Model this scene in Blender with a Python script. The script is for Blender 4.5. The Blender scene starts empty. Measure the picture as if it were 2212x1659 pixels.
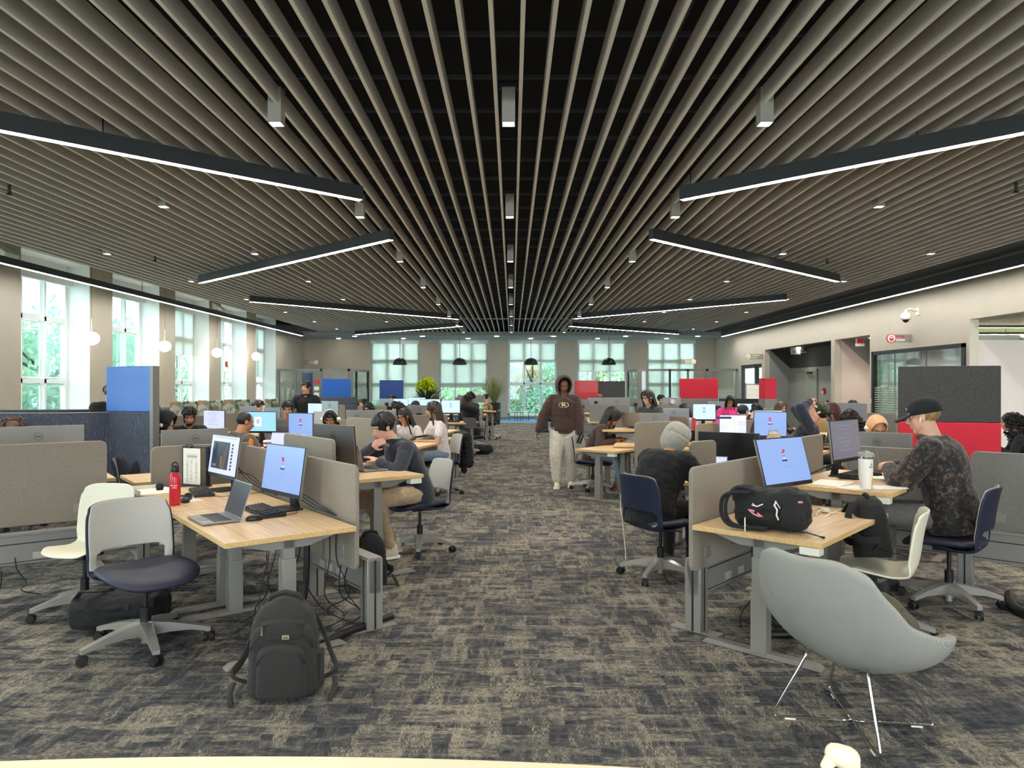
import bpy, math, random
from mathutils import Vector, Matrix, Euler, noise
PI = math.pi
sc = bpy.context.scene
COL = sc.collection
F, CX, HY, CH = 1534.0, 1106.0, 835.0, 1.6      # focal length in pixels, vanishing point of the aisle, horizon row, eye height

def at(x, y, d):
    """room point seen at photo pixel (x, y) at distance d down the room"""
    return Vector(((x - CX) * d / F, d, CH - (y - HY) * d / F))

def D(*v): return Vector(v)
def rz_of(heading): return math.radians(heading - 90)
def lin(c): return c / 12.92 if c <= 0.04045 else ((c + 0.055) / 1.055) ** 2.4
def S(r, g, b): return (lin(r / 255), lin(g / 255), lin(b / 255), 1)

# ---------------------------------------------------------------- materials
M = {}
def nodes_of(name):
    m = bpy.data.materials.new(name); m.use_nodes = True
    nt = m.node_tree; b = nt.nodes['Principled BSDF']
    return m, nt, b
def N(nt, typ, **kw):
    n = nt.nodes.new(typ)
    for k, v in kw.items():
        if k in n.inputs: n.inputs[k].default_value = v
        else: setattr(n, k, v)
    return n
def coords(nt, scale=(1, 1, 1), rot=(0, 0, 0), kind='Object'):
    tc = nt.nodes.new('ShaderNodeTexCoord'); mp = nt.nodes.new('ShaderNodeMapping')
    mp.inputs['Scale'].default_value = scale; mp.inputs['Rotation'].default_value = rot
    nt.links.new(tc.outputs[kind], mp.inputs['Vector']); return mp.outputs['Vector']
def ramp(nt, fac, stops):
    r = nt.nodes.new('ShaderNodeValToRGB'); e = r.color_ramp.elements
    while len(e) < len(stops): e.new(0.5)
    for el, (p, c) in zip(e, stops): el.position = p; el.color = c
    nt.links.new(fac, r.inputs['Fac']); return r.outputs['Color']
def mat(name, color, rough=0.5, metal=0.0, noise_amt=0.0, noise_scale=60.0, bump=0.0, bump_scale=200.0, spec=0.5, sheen=0.0, coat=0.0, stretch=(1, 1, 1)):
    m, nt, b = nodes_of(name)
    b.inputs['Roughness'].default_value = rough; b.inputs['Metallic'].default_value = metal
    b.inputs['Specular IOR Level'].default_value = spec
    b.inputs['Sheen Weight'].default_value = sheen; b.inputs['Coat Weight'].default_value = coat
    b.inputs['Base Color'].default_value = color
    if noise_amt > 0:
        v = coords(nt, stretch); n = N(nt, 'ShaderNodeTexNoise', Scale=noise_scale, Detail=3.0)
        nt.links.new(v, n.inputs['Vector'])
        lo = tuple(c * (1 - noise_amt) for c in color[:3]) + (1,); hi = tuple(min(1, c * (1 + noise_amt)) for c in color[:3]) + (1,)
        nt.links.new(ramp(nt, n.outputs['Fac'], [(0.3, lo), (0.7, hi)]), b.inputs['Base Color'])
    if bump > 0:
        v = coords(nt, stretch); n = N(nt, 'ShaderNodeTexNoise', Scale=bump_scale, Detail=2.0)
        nt.links.new(v, n.inputs['Vector'])
        bp = N(nt, 'ShaderNodeBump', Strength=bump, Distance=0.01)
        nt.links.new(n.outputs['Fac'], bp.inputs['Height']); nt.links.new(bp.outputs['Normal'], b.inputs['Normal'])
    M[name] = m; return m
def emit(name, color, strength):
    m, nt, b = nodes_of(name)
    b.inputs['Base Color'].default_value = (0, 0, 0, 1); b.inputs['Emission Color'].default_value = color
    b.inputs['Emission Strength'].default_value = strength; b.inputs['Roughness'].default_value = 0.3
    M[name] = m; return m

# ---------------------------------------------------------------- mesh builder
def frame_z(d):
    d = Vector(d).normalized(); up = Vector((0, 0, 1)) if abs(d.z) < 0.95 else Vector((0, 1, 0))
    x = up.cross(d).normalized(); return x, d.cross(x).normalized()
class MB:
    def __init__(s, M0=None): s.v = []; s.f = []; s.M = M0
    def add(s, vs, fs):
        o = len(s.v)
        s.v += [tuple(s.M @ Vector(p)) if s.M else tuple(p) for p in vs]
        s.f += [tuple(o + i for i in f) for f in fs]; return s
    def box(s, c, size, rz=0, rx=0, ry=0):
        R = Euler((rx, ry, rz)).to_matrix(); c = Vector(c); h = [k / 2 for k in size]
        vs = [c + R @ Vector((sx * h[0], sy * h[1], sz * h[2])) for sz in (-1, 1) for sy in (-1, 1) for sx in (-1, 1)]
        return s.add(vs, [(0, 2, 3, 1), (4, 5, 7, 6), (0, 1, 5, 4), (2, 6, 7, 3), (0, 4, 6, 2), (1, 3, 7, 5)])
    def bar(s, p0, p1, w, h, up=(0, 0, 1)):
        p0 = Vector(p0); p1 = Vector(p1); d = (p1 - p0).normalized(); x = Vector(up).cross(d).normalized() * w / 2; y = d.cross(x).normalized() * h / 2
        vs = [p + a * x + b * y for p in (p0, p1) for a, b in ((-1, -1), (1, -1), (1, 1), (-1, 1))]
        return s.add(vs, [(3, 2, 1, 0), (4, 5, 6, 7), (0, 1, 5, 4), (1, 2, 6, 5), (2, 3, 7, 6), (3, 0, 4, 7)])
    def tube(s, pts, r, n=8, sq=1.0, caps=True):
        pts = [Vector(p) for p in pts]; rs = r if isinstance(r, (list, tuple)) else [r] * len(pts)
        vs = []; fs = []; px = None
        for i, p in enumerate(pts):
            d = (pts[min(i + 1, len(pts) - 1)] - pts[max(i - 1, 0)])
            if d.length < 1e-9: d = Vector((0, 0, 1))
            d.normalize()
            if px is None: x, y = frame_z(d)
            else:
                x = (px - d * px.dot(d)); x = x.normalized() if x.length > 1e-6 else frame_z(d)[0]; y = d.cross(x)
            px = x
            for k in range(n):
                a = 2 * PI * k / n; vs.append(p + x * math.cos(a) * rs[i] + y * math.sin(a) * rs[i] * sq)
        for i in range(len(pts) - 1):
            for k in range(n):
                a = i * n + k; b = i * n + (k + 1) % n; fs.append((a, b, b + n, a + n))
        if caps: fs.append(tuple(range(n))[::-1]); fs.append(tuple(range((len(pts) - 1) * n, len(pts) * n)))
        return s.add(vs, fs)
    def cyl(s, p0, p1, r0, r1=None, n=16): return s.tube([p0, p1], [r0, r0 if r1 is None else r1], n)
    def cap(s, p0, p1, r0, r1, n=12):
        """tapered capsule"""
        p0 = Vector(p0); p1 = Vector(p1); d = (p1 - p0)
        if d.length < 1e-6: return s.ball(p0, (r0,) * 3, n=n)
        d.normalize(); pts = []; rs = []
        for k in (-0.98, -0.8, -0.5): pts.append(p0 + d * r0 * k); rs.append(r0 * math.sqrt(1 - k * k))
        pts += [p0, p1]; rs += [r0, r1]
        for k in (0.5, 0.8, 0.98): pts.append(p1 + d * r1 * k); rs.append(r1 * math.sqrt(1 - k * k))
        return s.tube(pts, rs, n)
    def ball(s, c, rad, R=None, n=14, m=9):
        c = Vector(c); vs = []; fs = []
        if not isinstance(rad, (tuple, list)): rad = (rad,) * 3
        for i in range(1, m):
            t = PI * i / m
            for k in range(n):
                a = 2 * PI * k / n; p = Vector((rad[0] * math.sin(t) * math.cos(a), rad[1] * math.sin(t) * math.sin(a), rad[2] * math.cos(t)))
                vs.append(c + (R @ p if R else p))
        for i in range(m - 2):
            for k in range(n): a = i * n + k; b = i * n + (k + 1) % n; fs.append((a, a + n, b + n, b))
        t = Vector((0, 0, rad[2])); top = len(vs); vs.append(c + (R @ t if R else t)); vs.append(c - (R @ t if R else t))
        for k in range(n):
            fs.append((top, k, (k + 1) % n)); j = (m - 2) * n; fs.append((top + 1, j + (k + 1) % n, j + k))
        return s.add(vs, fs)
    def loft(s, rings, closed=True, caps=True):
        n = len(rings[0]); vs = [p for r in rings for p in r]; fs = []
        for i in range(len(rings) - 1):
            for k in range(n if closed else n - 1):
                a = i * n + k; b = i * n + (k + 1) % n; fs.append((a, b, b + n, a + n))
        if caps and closed: fs.append(tuple(range(n))[::-1]); fs.append(tuple(range((len(rings) - 1) * n, len(rings) * n)))
        return s.add(vs, fs)
    def lathe(s, prof, n=24, c=(0, 0, 0), caps=True):
        c = Vector(c)
        return s.loft([[c + Vector((r * math.cos(2 * PI * k / n), r * math.sin(2 * PI * k / n), z)) for k in range(n)] for r, z in prof], caps=caps)
    def prism(s, poly, a, b, axis='z'):
        """extrude a 2-D outline between a and b along an axis"""
        def P(p, h): return {'z': (p[0], p[1], h), 'y': (p[0], h, p[1]), 'x': (h, p[0], p[1])}[axis]
        n = len(poly); vs = [P(p, a) for p in poly] + [P(p, b) for p in poly]
        fs = [tuple(range(n))[::-1], tuple(range(n, 2 * n))] + [(k, (k + 1) % n, n + (k + 1) % n, n + k) for k in range(n)]
        return s.add(vs, fs)
    def grid(s, fn, nu, nv, skip=None):
        vs = [fn(i / nu, j / nv) for j in range(nv + 1) for i in range(nu + 1)]; fs = []
        for j in range(nv):
            for i in range(nu):
                if skip and skip((i + .5) / nu, (j + .5) / nv): continue
                a = j * (nu + 1) + i; fs.append((a, a + 1, a + nu + 2, a + nu + 1))
        return s.add(vs, fs)
def rrect(w, h, r, n=5, cx=0, cy=0):
    out = []
    for qx, qy, a0 in ((1, 1, 0), (-1, 1, 90), (-1, -1, 180), (1, -1, 270)):
        for k in range(n + 1):
            a = math.radians(a0 + 90 * k / n); out.append((cx + qx * (w / 2 - r) + r * math.cos(a), cy + qy * (h / 2 - r) + r * math.sin(a)))
    return out

def to_mesh(name, mb, smooth=True, sharp=0.7):
    me = bpy.data.meshes.new(name); me.from_pydata(mb.v, [], mb.f); me.update()
    import bmesh
    bm = bmesh.new(); bm.from_mesh(me); bmesh.ops.recalc_face_normals(bm, faces=bm.faces)
    loose = [v for v in bm.verts if not v.link_faces]
    if loose: bmesh.ops.delete(bm, geom=loose, context='VERTS')
    bm.to_mesh(me); bm.free()
    if smooth:
        me.polygons.foreach_set('use_smooth', [True] * len(me.polygons))
        if sharp: me.set_sharp_from_angle(angle=sharp)
    return me
def obj(name, mb, m, parent=None, loc=(0, 0, 0), rot=(0, 0, 0), bevel=0, sub=0, solid=0, smooth=True, sharp=0.7, label=None, kind=None, seg=2):
    me = mb if isinstance(mb, bpy.types.Mesh) else to_mesh(name, mb, smooth, sharp)
    if m is not None: me.materials.append(M[m] if isinstance(m, str) else m)
    o = bpy.data.objects.new(name, me); COL.objects.link(o)
    o.location = loc; o.rotation_euler = rot
    if parent: adopt(o, parent)
    if solid: k = o.modifiers.new('solid', 'SOLIDIFY'); k.thickness = solid; k.offset = 0
    if bevel: k = o.modifiers.new('bevel', 'BEVEL'); k.width = bevel; k.segments = seg; k.limit_method = 'ANGLE'; k.angle_limit = 0.6
    if sub: k = o.modifiers.new('sub', 'SUBSURF'); k.levels = sub; k.render_levels = sub
    if label: o['label'] = label
    if kind: o['kind'] = kind
    return o
def tag(o, label, cat, group=None, kind=None):
    o['label'] = label; o['category'] = cat
    if group: o['group'] = group
    if kind: o['kind'] = kind
    return o
def thing(name, label, cat, loc=(0, 0, 0), rz=0, group=None, scale=1.0):
    o = bpy.data.objects.new(name, None); COL.objects.link(o); o.empty_display_size = 0.1
    o.location = loc; o.rotation_euler = (0, 0, rz); o.scale = (scale,) * 3
    return tag(o, label, cat, group)
def struct(name, mb, m, **kw): return obj(name, mb, m, kind='structure', **kw)
KIDS = {}
CH_ = {}
TS = bpy.data.scenes.new('workbench'); TVL = TS.view_layers[0]
def evaluated_mesh(o):
    TS.collection.objects.link(o); TVL.update()
    me = bpy.data.meshes.new_from_object(o.evaluated_get(TVL.depsgraph)); bpy.data.objects.remove(o); return me
def kids(o): return CH_.get(o.name, [])
def adopt(c, p): c.parent = p; CH_.setdefault(p.name, []).append(c)
def dup(root, loc, rz, label=None, group=None, scale=None, swap=None, skip=()):
    """copy a thing with copies of its parts and sub-parts; swap replaces material names"""
    def cp(o, parent):
        c = o.copy(); COL.objects.link(c)
        if parent: adopt(c, parent)
        if swap and c.type == 'MESH' and len(c.data.materials) and c.data.materials[0].name in swap:
            key = (c.data.name, swap[c.data.materials[0].name])
            if key not in KIDS:
                d = c.data.copy(); d.materials[0] = M[swap[c.data.materials[0].name]]; KIDS[key] = d
            c.data = KIDS[key]
        for k in kids(o):
            if k.name.split('.')[0] not in skip: cp(k, c)
        return c
    r = cp(root, None); r.location = loc; r.rotation_euler = (0, 0, rz)
    if scale: r.scale = (scale,) * 3
    if label: r['label'] = label
    if group: r['group'] = group
    elif 'group' in r: del r['group']
    return r
TXT = {}
def text(s, size, m, parent, loc, rot, name='lettering', ext=0.0008, align='CENTER', bold=0.0):
    key = (s, size, m, ext, align, bold)
    if key not in TXT:
        cu = bpy.data.curves.new('text_curve', 'FONT'); cu.body = s; cu.size = size; cu.extrude = ext; cu.offset = bold
        cu.align_x = align; cu.align_y = 'CENTER'
        tmp = bpy.data.objects.new('text_curve', cu); me = evaluated_mesh(tmp); me.name = name; me.materials.clear(); me.materials.append(M[m]); TXT[key] = me
    o = bpy.data.objects.new(name, TXT[key]); COL.objects.link(o); adopt(o, parent); o.location = loc; o.rotation_euler = rot
    return o
# ---------------------------------------------------------------- material library
mat('wall_beige', S(192, 181, 161), 0.85, bump=0.05, bump_scale=300, noise_amt=0.03, noise_scale=3)
mat('wall_grey', S(150, 148, 142), 0.85, noise_amt=0.03, noise_scale=3)
mat('wall_rose', S(208, 192, 182), 0.85, noise_amt=0.02, noise_scale=3)
mat('wall_dark', S(62, 62, 62), 0.85, noise_amt=0.04, noise_scale=3)
mat('trim_white', S(232, 234, 232), 0.5)
mat('deck_black', S(14, 16, 19), 0.9, noise_amt=0.5, noise_scale=2)
mat('bar_black', S(40, 46, 50), 0.5)
mat('band_dark', S(58, 60, 64), 0.8, noise_amt=0.03, noise_scale=4)
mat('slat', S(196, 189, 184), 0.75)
mat('slat_lit_underside', S(240, 233, 222), 0.7)
mat('fixture_black', S(44, 46, 50), 0.55)
mat('fixture_grey', S(160, 154, 146), 0.5)
mat('soffit', S(150, 152, 150), 0.8)
mat('metal_grey', S(148, 143, 136), 0.42, metal=0.25)
mat('metal_dark', S(60, 60, 60), 0.4, metal=0.6)
mat('alu', S(200, 196, 188), 0.28, metal=0.65)
mat('chrome', S(225, 225, 225), 0.08, metal=1.0)
mat('plastic_black', S(22, 22, 24), 0.45, noise_amt=0.1, noise_scale=20)
mat('plastic_white', S(238, 232, 216), 0.4)
mat('plastic_ivory', S(236, 229, 205), 0.42)
mat('plastic_grey', S(186, 180, 170), 0.5)
mat('navy', S(28, 34, 56), 0.5, noise_amt=0.05, noise_scale=10)
mat('navy_seat', S(40, 42, 60), 0.55, bump=0.05, bump_scale=400)
mat('rubber', S(20, 20, 20), 0.6)
mat('cable_black', S(16, 16, 16), 0.5)
mat('cable_white', S(235, 228, 205), 0.5)
mat('black_cloth', S(21, 21, 21), 0.8, noise_amt=0.25, noise_scale=50, bump=0.2, bump_scale=500, sheen=0.03)
mat('pack_cloth', S(46, 44, 41), 0.85, noise_amt=0.1, noise_scale=80, bump=0.2, bump_scale=600, sheen=0.05)
mat('olive_cloth', S(92, 86, 70), 0.85, noise_amt=0.15, noise_scale=60, bump=0.2, bump_scale=500)
mat('screen_black', S(24, 24, 26), 0.25)
mat('bezel', S(26, 26, 28), 0.35)
mat('monitor_back', S(132, 128, 122), 0.4, metal=0.35)
mat('monitor_logo', S(38, 36, 36), 0.4)
mat('laptop_metal', S(150, 148, 150), 0.35, metal=0.7)
mat('key_dark', S(40, 38, 42), 0.5)
mat('glossy_red', S(205, 28, 50), 0.3, coat=0.3)
mat('paper', S(244, 238, 224), 0.8)
mat('print_grey', S(150, 145, 138), 0.8)
mat('lid_grey', S(170, 165, 155), 0.3)
mat('cup_white', S(242, 236, 222), 0.35)
mat('cup_red', S(190, 30, 35), 0.5)
mat('orange_paper', S(205, 125, 60), 0.7)
mat('tan_leather', S(190, 170, 140), 0.5, noise_amt=0.2, noise_scale=30, bump=0.4, bump_scale=60)
mat('board_blue', S(10, 84, 170), 0.35, coat=0.05, noise_amt=0.04, noise_scale=3)
mat('board_navy', S(18, 58, 122), 0.4)
mat('board_red', S(200, 30, 52), 0.75, noise_amt=0.08, noise_scale=90)
mat('board_red_glass', S(186, 26, 32), 0.3, coat=0.1)
mat('felt_dark', S(64, 64, 63), 0.95, noise_amt=0.22, noise_scale=45, bump=0.3, bump_scale=300)
mat('felt_grey', S(128, 126, 122), 0.95, noise_amt=0.1, noise_scale=60)
mat('lounge_fabric', S(186, 184, 176), 0.9, sheen=0.2)
mat('pot_black', S(20, 22, 26), 0.4)
mat('rug_light', S(190, 200, 205), 0.9)
mat('lamp_black', S(36, 34, 30), 0.3)
mat('sign_acrylic', S(160, 152, 142), 0.4)
mat('sign_red', S(214, 50, 52), 0.4)
mat('sign_cream', S(240, 232, 190), 0.4)
mat('sign_white', S(245, 240, 228), 0.4)
mat('door_grey', S(140, 139, 132), 0.6, noise_amt=0.02, noise_scale=5)
mat('frame_black', S(30, 34, 38), 0.45)
mat('frame_grey', S(120, 118, 113), 0.45, metal=0.3)
mat('wood_box', S(205, 165, 110), 0.6, noise_amt=0.1, noise_scale=10)
mat('bark', S(90, 80, 68), 0.9, noise_amt=0.3, noise_scale=12)
mat('lawn_green', S(120, 140, 90), 0.9, noise_amt=0.3, noise_scale=1)
mat('table_cream', S(250, 234, 200), 0.4)
emit('tube_light', (1.0, 0.95, 0.87, 1), 34.0)
emit('tube_light_cool', (0.96, 0.97, 1.0, 1), 16.0)
emit('globe_light', (1.0, 0.95, 0.78, 1), 8.0)
emit('spot_light', (1.0, 0.94, 0.82, 1), 20.0)
emit('scr_blue', S(134, 162, 214), 0.54)
emit('scr_pale', S(178, 205, 235), 0.68)
emit('scr_white', S(214, 222, 245), 0.68)
emit('scr_sky', S(140, 190, 225), 0.65)
emit('scr_lilac', S(180, 185, 235), 0.68)
emit('scr_dim', S(120, 116, 128), 0.40)
emit('scr_dark', S(50, 56, 66), 0.43)
emit('scr_line', S(120, 130, 165), 0.50)
emit('scr_red', S(190, 30, 60), 0.58)
emit('scr_navy', S(40, 50, 90), 0.43)
emit('scr_warm', S(150, 120, 95), 0.50)

def plank_wood():
    m, nt, b = nodes_of('oak'); v = coords(nt, (1.2, 26, 26)); n = N(nt, 'ShaderNodeTexNoise', Scale=2.2, Detail=6.0, Distortion=0.6)
    nt.links.new(v, n.inputs['Vector'])
    v2 = coords(nt, (3, 240, 240)); n2 = N(nt, 'ShaderNodeTexNoise', Scale=1.0, Detail=3.0); nt.links.new(v2, n2.inputs['Vector'])
    mx = N(nt, 'ShaderNodeMath', operation='MULTIPLY_ADD'); mx.inputs[1].default_value = 0.35
    nt.links.new(n2.outputs['Fac'], mx.inputs[0]); nt.links.new(n.outputs['Fac'], mx.inputs[2])
    c = ramp(nt, mx.outputs[0], [(0.45, S(196, 158, 112)), (0.65, S(220, 186, 140)), (0.85, S(230, 200, 158))])
    nt.links.new(c, b.inputs['Base Color']); b.inputs['Roughness'].default_value = 0.38; M['oak'] = m
    m, nt, b = nodes_of('oak_edge'); v = coords(nt, (2, 30, 60)); n = N(nt, 'ShaderNodeTexNoise', Scale=2.0, Detail=3.0); nt.links.new(v, n.inputs['Vector'])
    nt.links.new(ramp(nt, n.outputs['Fac'], [(0.35, S(205, 165, 105)), (0.65, S(222, 186, 128))]), b.inputs['Base Color']); b.inputs['Roughness'].default_value = 0.5; M['oak_edge'] = m
plank_wood()
def fabric(name, a, b_, scale=260, big=0.0):
    m, nt, b = nodes_of(name); v = coords(nt); n = N(nt, 'ShaderNodeTexNoise', Scale=scale, Detail=4.0, Roughness=0.7); nt.links.new(v, n.inputs['Vector'])
    nt.links.new(ramp(nt, n.outputs['Fac'], [(0.36, a), (0.64, b_)]), b.inputs['Base Color'])
    bp = N(nt, 'ShaderNodeBump', Strength=0.25, Distance=0.004); nt.links.new(n.outputs['Fac'], bp.inputs['Height']); nt.links.new(bp.outputs['Normal'], b.inputs['Normal'])
    b.inputs['Roughness'].default_value = 0.95; b.inputs['Sheen Weight'].default_value = 0.25; M[name] = m
fabric('screen_fabric', S(126, 115, 100), S(156, 144, 127), 220)
fabric('screen_fabric_grey', S(116, 111, 103), S(144, 139, 130), 220)
def wavy():
    m, nt, b = nodes_of('wave_fabric')
    outs = []
    for k, (fx, ph) in enumerate(((5.0, 0.0), (5.0, 40.0))):
        v = coords(nt, (2.2, 2.2, 0.42), (0, 0, 0.7)); n = N(nt, 'ShaderNodeTexNoise', Scale=6.0, Detail=1.0)
        off = N(nt, 'ShaderNodeVectorMath', operation='ADD'); off.inputs[1].default_value = (ph, ph, 0); nt.links.new(v, off.inputs[0])
        nt.links.new(off.outputs[0], n.inputs['Vector'])
        mu = N(nt, 'ShaderNodeMath', operation='MULTIPLY'); mu.inputs[1].default_value = 11.0; nt.links.new(n.outputs['Fac'], mu.inputs[0])
        fr = N(nt, 'ShaderNodeMath', operation='FRACT'); nt.links.new(mu.outputs[0], fr.inputs[0])
        cp = N(nt, 'ShaderNodeMath', operation='LESS_THAN'); cp.inputs[1].default_value = 0.10; nt.links.new(fr.outputs[0], cp.inputs[0]); outs.append(cp.outputs[0])
    mx = N(nt, 'ShaderNodeMath', operation='MAXIMUM'); nt.links.new(outs[0], mx.inputs[0]); nt.links.new(outs[1], mx.inputs[1])
    nt.links.new(ramp(nt, mx.outputs[0], [(0.0, S(62, 67, 80)), (1.0, S(92, 97, 110))]), b.inputs['Base Color']); b.inputs['Roughness'].default_value = 0.9
    M['wave_fabric'] = m
wavy()
def floral():
    for nm, c in (('floral_dark', [S(70, 75, 60), S(120, 110, 80), S(165, 165, 140)]), ('floral_light', [S(110, 125, 110), S(190, 195, 180), S(160, 120, 90)])):
        m, nt, b = nodes_of(nm); v = coords(nt); n = N(nt, 'ShaderNodeTexVoronoi', Scale=9.0); nt.links.new(v, n.inputs['Vector'])
        sp = N(nt, 'ShaderNodeSeparateColor'); nt.links.new(n.outputs['Color'], sp.inputs[0])
        nt.links.new(ramp(nt, sp.outputs[0], [(0.2, c[0]), (0.5, c[1]), (0.85, c[2])]), b.inputs['Base Color']); b.inputs['Roughness'].default_value = 0.9; M[nm] = m
floral()
def weave():
    m, nt, b = nodes_of('lounge_weave'); v = coords(nt)
    w = []
    for ax in ('X', 'Z'):
        t = N(nt, 'ShaderNodeTexWave', Scale=62.0, bands_direction=ax); nt.links.new(v, t.inputs['Vector']); w.append(t.outputs['Fac'])
    mu = N(nt, 'ShaderNodeMath', operation='MULTIPLY'); nt.links.new(w[0], mu.inputs[0]); nt.links.new(w[1], mu.inputs[1])
    nt.links.new(ramp(nt, mu.outputs[0], [(0.0, S(146, 143, 135)), (0.5, S(172, 169, 160))]), b.inputs['Base Color'])
    bp = N(nt, 'ShaderNodeBump', Strength=0.3, Distance=0.003); nt.links.new(mu.outputs[0], bp.inputs['Height']); nt.links.new(bp.outputs['Normal'], b.inputs['Normal'])
    b.inputs['Roughness'].default_value = 0.9; M['lounge_weave'] = m
weave()
def carpet(name, dark, mid, light, second):
    m, nt, b = nodes_of(name)
    def ns(scale, det=2.0, seed=0.0, rough=0.5, kind='ShaderNodeTexNoise'):
        v = coords(nt, scale); o = N(nt, 'ShaderNodeVectorMath', operation='ADD'); o.inputs[1].default_value = (seed, seed * 2, 0)
        nt.links.new(v, o.inputs[0]); n = N(nt, kind, Scale=1.0, Detail=det, Roughness=rough); nt.links.new(o.outputs[0], n.inputs['Vector']); return n.outputs['Fac']
    def mr(x, a, c):
        r = N(nt, 'ShaderNodeMapRange'); r.inputs['From Min'].default_value = a; r.inputs['From Max'].default_value = c; nt.links.new(x, r.inputs['Value']); return r.outputs['Result']
    def op(o, a, c):
        r = N(nt, 'ShaderNodeMath', operation=o)
        for i, x in enumerate((a, c)):
            if isinstance(x, float): r.inputs[i].default_value = x
            else: nt.links.new(x, r.inputs[i])
        return r.outputs[0]
    blocks = None
    for cx_, cy_, sd in ((.075, .20, 3.0), (.22, .065, 11.0)):
        v = coords(nt); dn = N(nt, 'ShaderNodeTexNoise', Scale=3.0, Detail=2.0); nt.links.new(v, dn.inputs['Vector'])
        wv = N(nt, 'ShaderNodeVectorMath', operation='MULTIPLY_ADD'); wv.inputs[1].default_value = (.10, .10, 0); nt.links.new(dn.outputs['Color'], wv.inputs[0]); nt.links.new(v, wv.inputs[2])
        dv = N(nt, 'ShaderNodeVectorMath', operation='MULTIPLY'); dv.inputs[1].default_value = (1 / cx_, 1 / cy_, 0); nt.links.new(wv.outputs[0], dv.inputs[0])
        fl = N(nt, 'ShaderNodeVectorMath', operation='FLOOR'); nt.links.new(dv.outputs[0], fl.inputs[0])
        wn = N(nt, 'ShaderNodeTexWhiteNoise', noise_dimensions='2D'); nt.links.new(fl.outputs[0], wn.inputs['Vector'])
        cell = mr(wn.outputs['Value'], .25, .85)
        soft = mr(ns((30, 7, 1) if cx_ < cy_ else (7, 30, 1), 2.0, sd), .36, .62)
        thr = mr(ns((330, 30, 1) if cx_ < cy_ else (30, 330, 1), 2.0, sd + 5, .7), .38, .60)
        part = op('MULTIPLY', op('ADD', op('MULTIPLY', cell, .55), op('MULTIPLY', soft, .55)), thr); blocks = part if blocks is None else op('MAXIMUM', blocks, part)
    patch = mr(ns((1.5, 1.5, 1), 2.0, 30.0), 0.30, 0.62)
    fac = op('MULTIPLY', blocks, op('ADD', op('MULTIPLY', patch, 0.45), 0.6))
    speck = mr(ns((240, 240, 1), 3.0, 7.0, 0.8), 0.45, 0.7)
    fac = op('ADD', fac, op('MULTIPLY', speck, 0.12))
    c1 = ramp(nt, fac, [(0.0, dark), (0.35, mid), (0.8, light)])
    mixn = N(nt, 'ShaderNodeMix', data_type='RGBA'); nt.links.new(mr(ns((2, 2, 1), 2.0, 50.0), 0.5, 0.7), mixn.inputs['Factor'])
    nt.links.new(c1, mixn.inputs['A']); c2 = ramp(nt, fac, [(0.0, second), (0.35, mid), (0.8, light)]); nt.links.new(c2, mixn.inputs['B'])
    nt.links.new(mixn.outputs['Result'], b.inputs['Base Color'])
    bp = N(nt, 'ShaderNodeBump', Strength=0.35, Distance=0.006); nt.links.new(fac, bp.inputs['Height']); nt.links.new(bp.outputs['Normal'], b.inputs['Normal'])
    b.inputs['Roughness'].default_value = 0.95; b.inputs['Specular IOR Level'].default_value = 0.15; M[name] = m
carpet('carpet', S(36, 42, 53), S(84, 84, 85), S(170, 160, 140), S(50, 46, 52))
carpet('carpet_blue', S(30, 110, 175), S(60, 150, 205), S(140, 195, 225), S(25, 90, 165))
def glassy(name, tint=(0.93, 0.98, 0.97, 1), gl=0.08):
    m = bpy.data.materials.new(name); m.use_nodes = True; nt = m.node_tree; nt.nodes.clear()
    out = nt.nodes.new('ShaderNodeOutputMaterial'); t = N(nt, 'ShaderNodeBsdfTransparent', Color=tint); g = N(nt, 'ShaderNodeBsdfGlossy', Roughness=0.02)
    lw = N(nt, 'ShaderNodeLayerWeight', Blend=0.25); mu = N(nt, 'ShaderNodeMath', operation='MULTIPLY_ADD'); mu.inputs[1].default_value = 0.5; mu.inputs[2].default_value = gl
    nt.links.new(lw.outputs['Fresnel'], mu.inputs[0]); mx = nt.nodes.new('ShaderNodeMixShader')
    nt.links.new(mu.outputs[0], mx.inputs[0]); nt.links.new(t.outputs[0], mx.inputs[1]); nt.links.new(g.outputs[0], mx.inputs[2]); nt.links.new(mx.outputs[0], out.inputs[0]); M[name] = m
glassy('glass', (0.86, 0.97, 0.97, 1), gl=0.02)
glassy('glass_clear', (0.97, 0.99, 0.985, 1), gl=0.03)
mat('monitor_slate', S(96, 93, 89), 0.4, metal=0.3)
mat('gold_plate', S(190, 175, 140), 0.4)
def sheer(name, col, trans, clear):
    m = bpy.data.materials.new(name); m.use_nodes = True; nt = m.node_tree; nt.nodes.clear()
    out = nt.nodes.new('ShaderNodeOutputMaterial'); d = N(nt, 'ShaderNodeBsdfDiffuse', Color=col); t = N(nt, 'ShaderNodeBsdfTranslucent', Color=col); c = N(nt, 'ShaderNodeBsdfTransparent', Color=(1, 1, 1, 1))
    a = nt.nodes.new('ShaderNodeMixShader'); a.inputs[0].default_value = trans; nt.links.new(d.outputs[0], a.inputs[1]); nt.links.new(t.outputs[0], a.inputs[2])
    b2 = nt.nodes.new('ShaderNodeMixShader'); b2.inputs[0].default_value = clear; nt.links.new(a.outputs[0], b2.inputs[1]); nt.links.new(c.outputs[0], b2.inputs[2])
    nt.links.new(b2.outputs[0], out.inputs[0]); M[name] = m
sheer('blind', S(215, 215, 208), 0.62, 0.16)
sheer('leaf_green', S(142, 172, 150), 0.45, 0.0); sheer('leaf_pale', S(172, 194, 160), 0.4, 0.0); sheer('leaf_rust', S(182, 158, 128), 0.4, 0.0)
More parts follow.
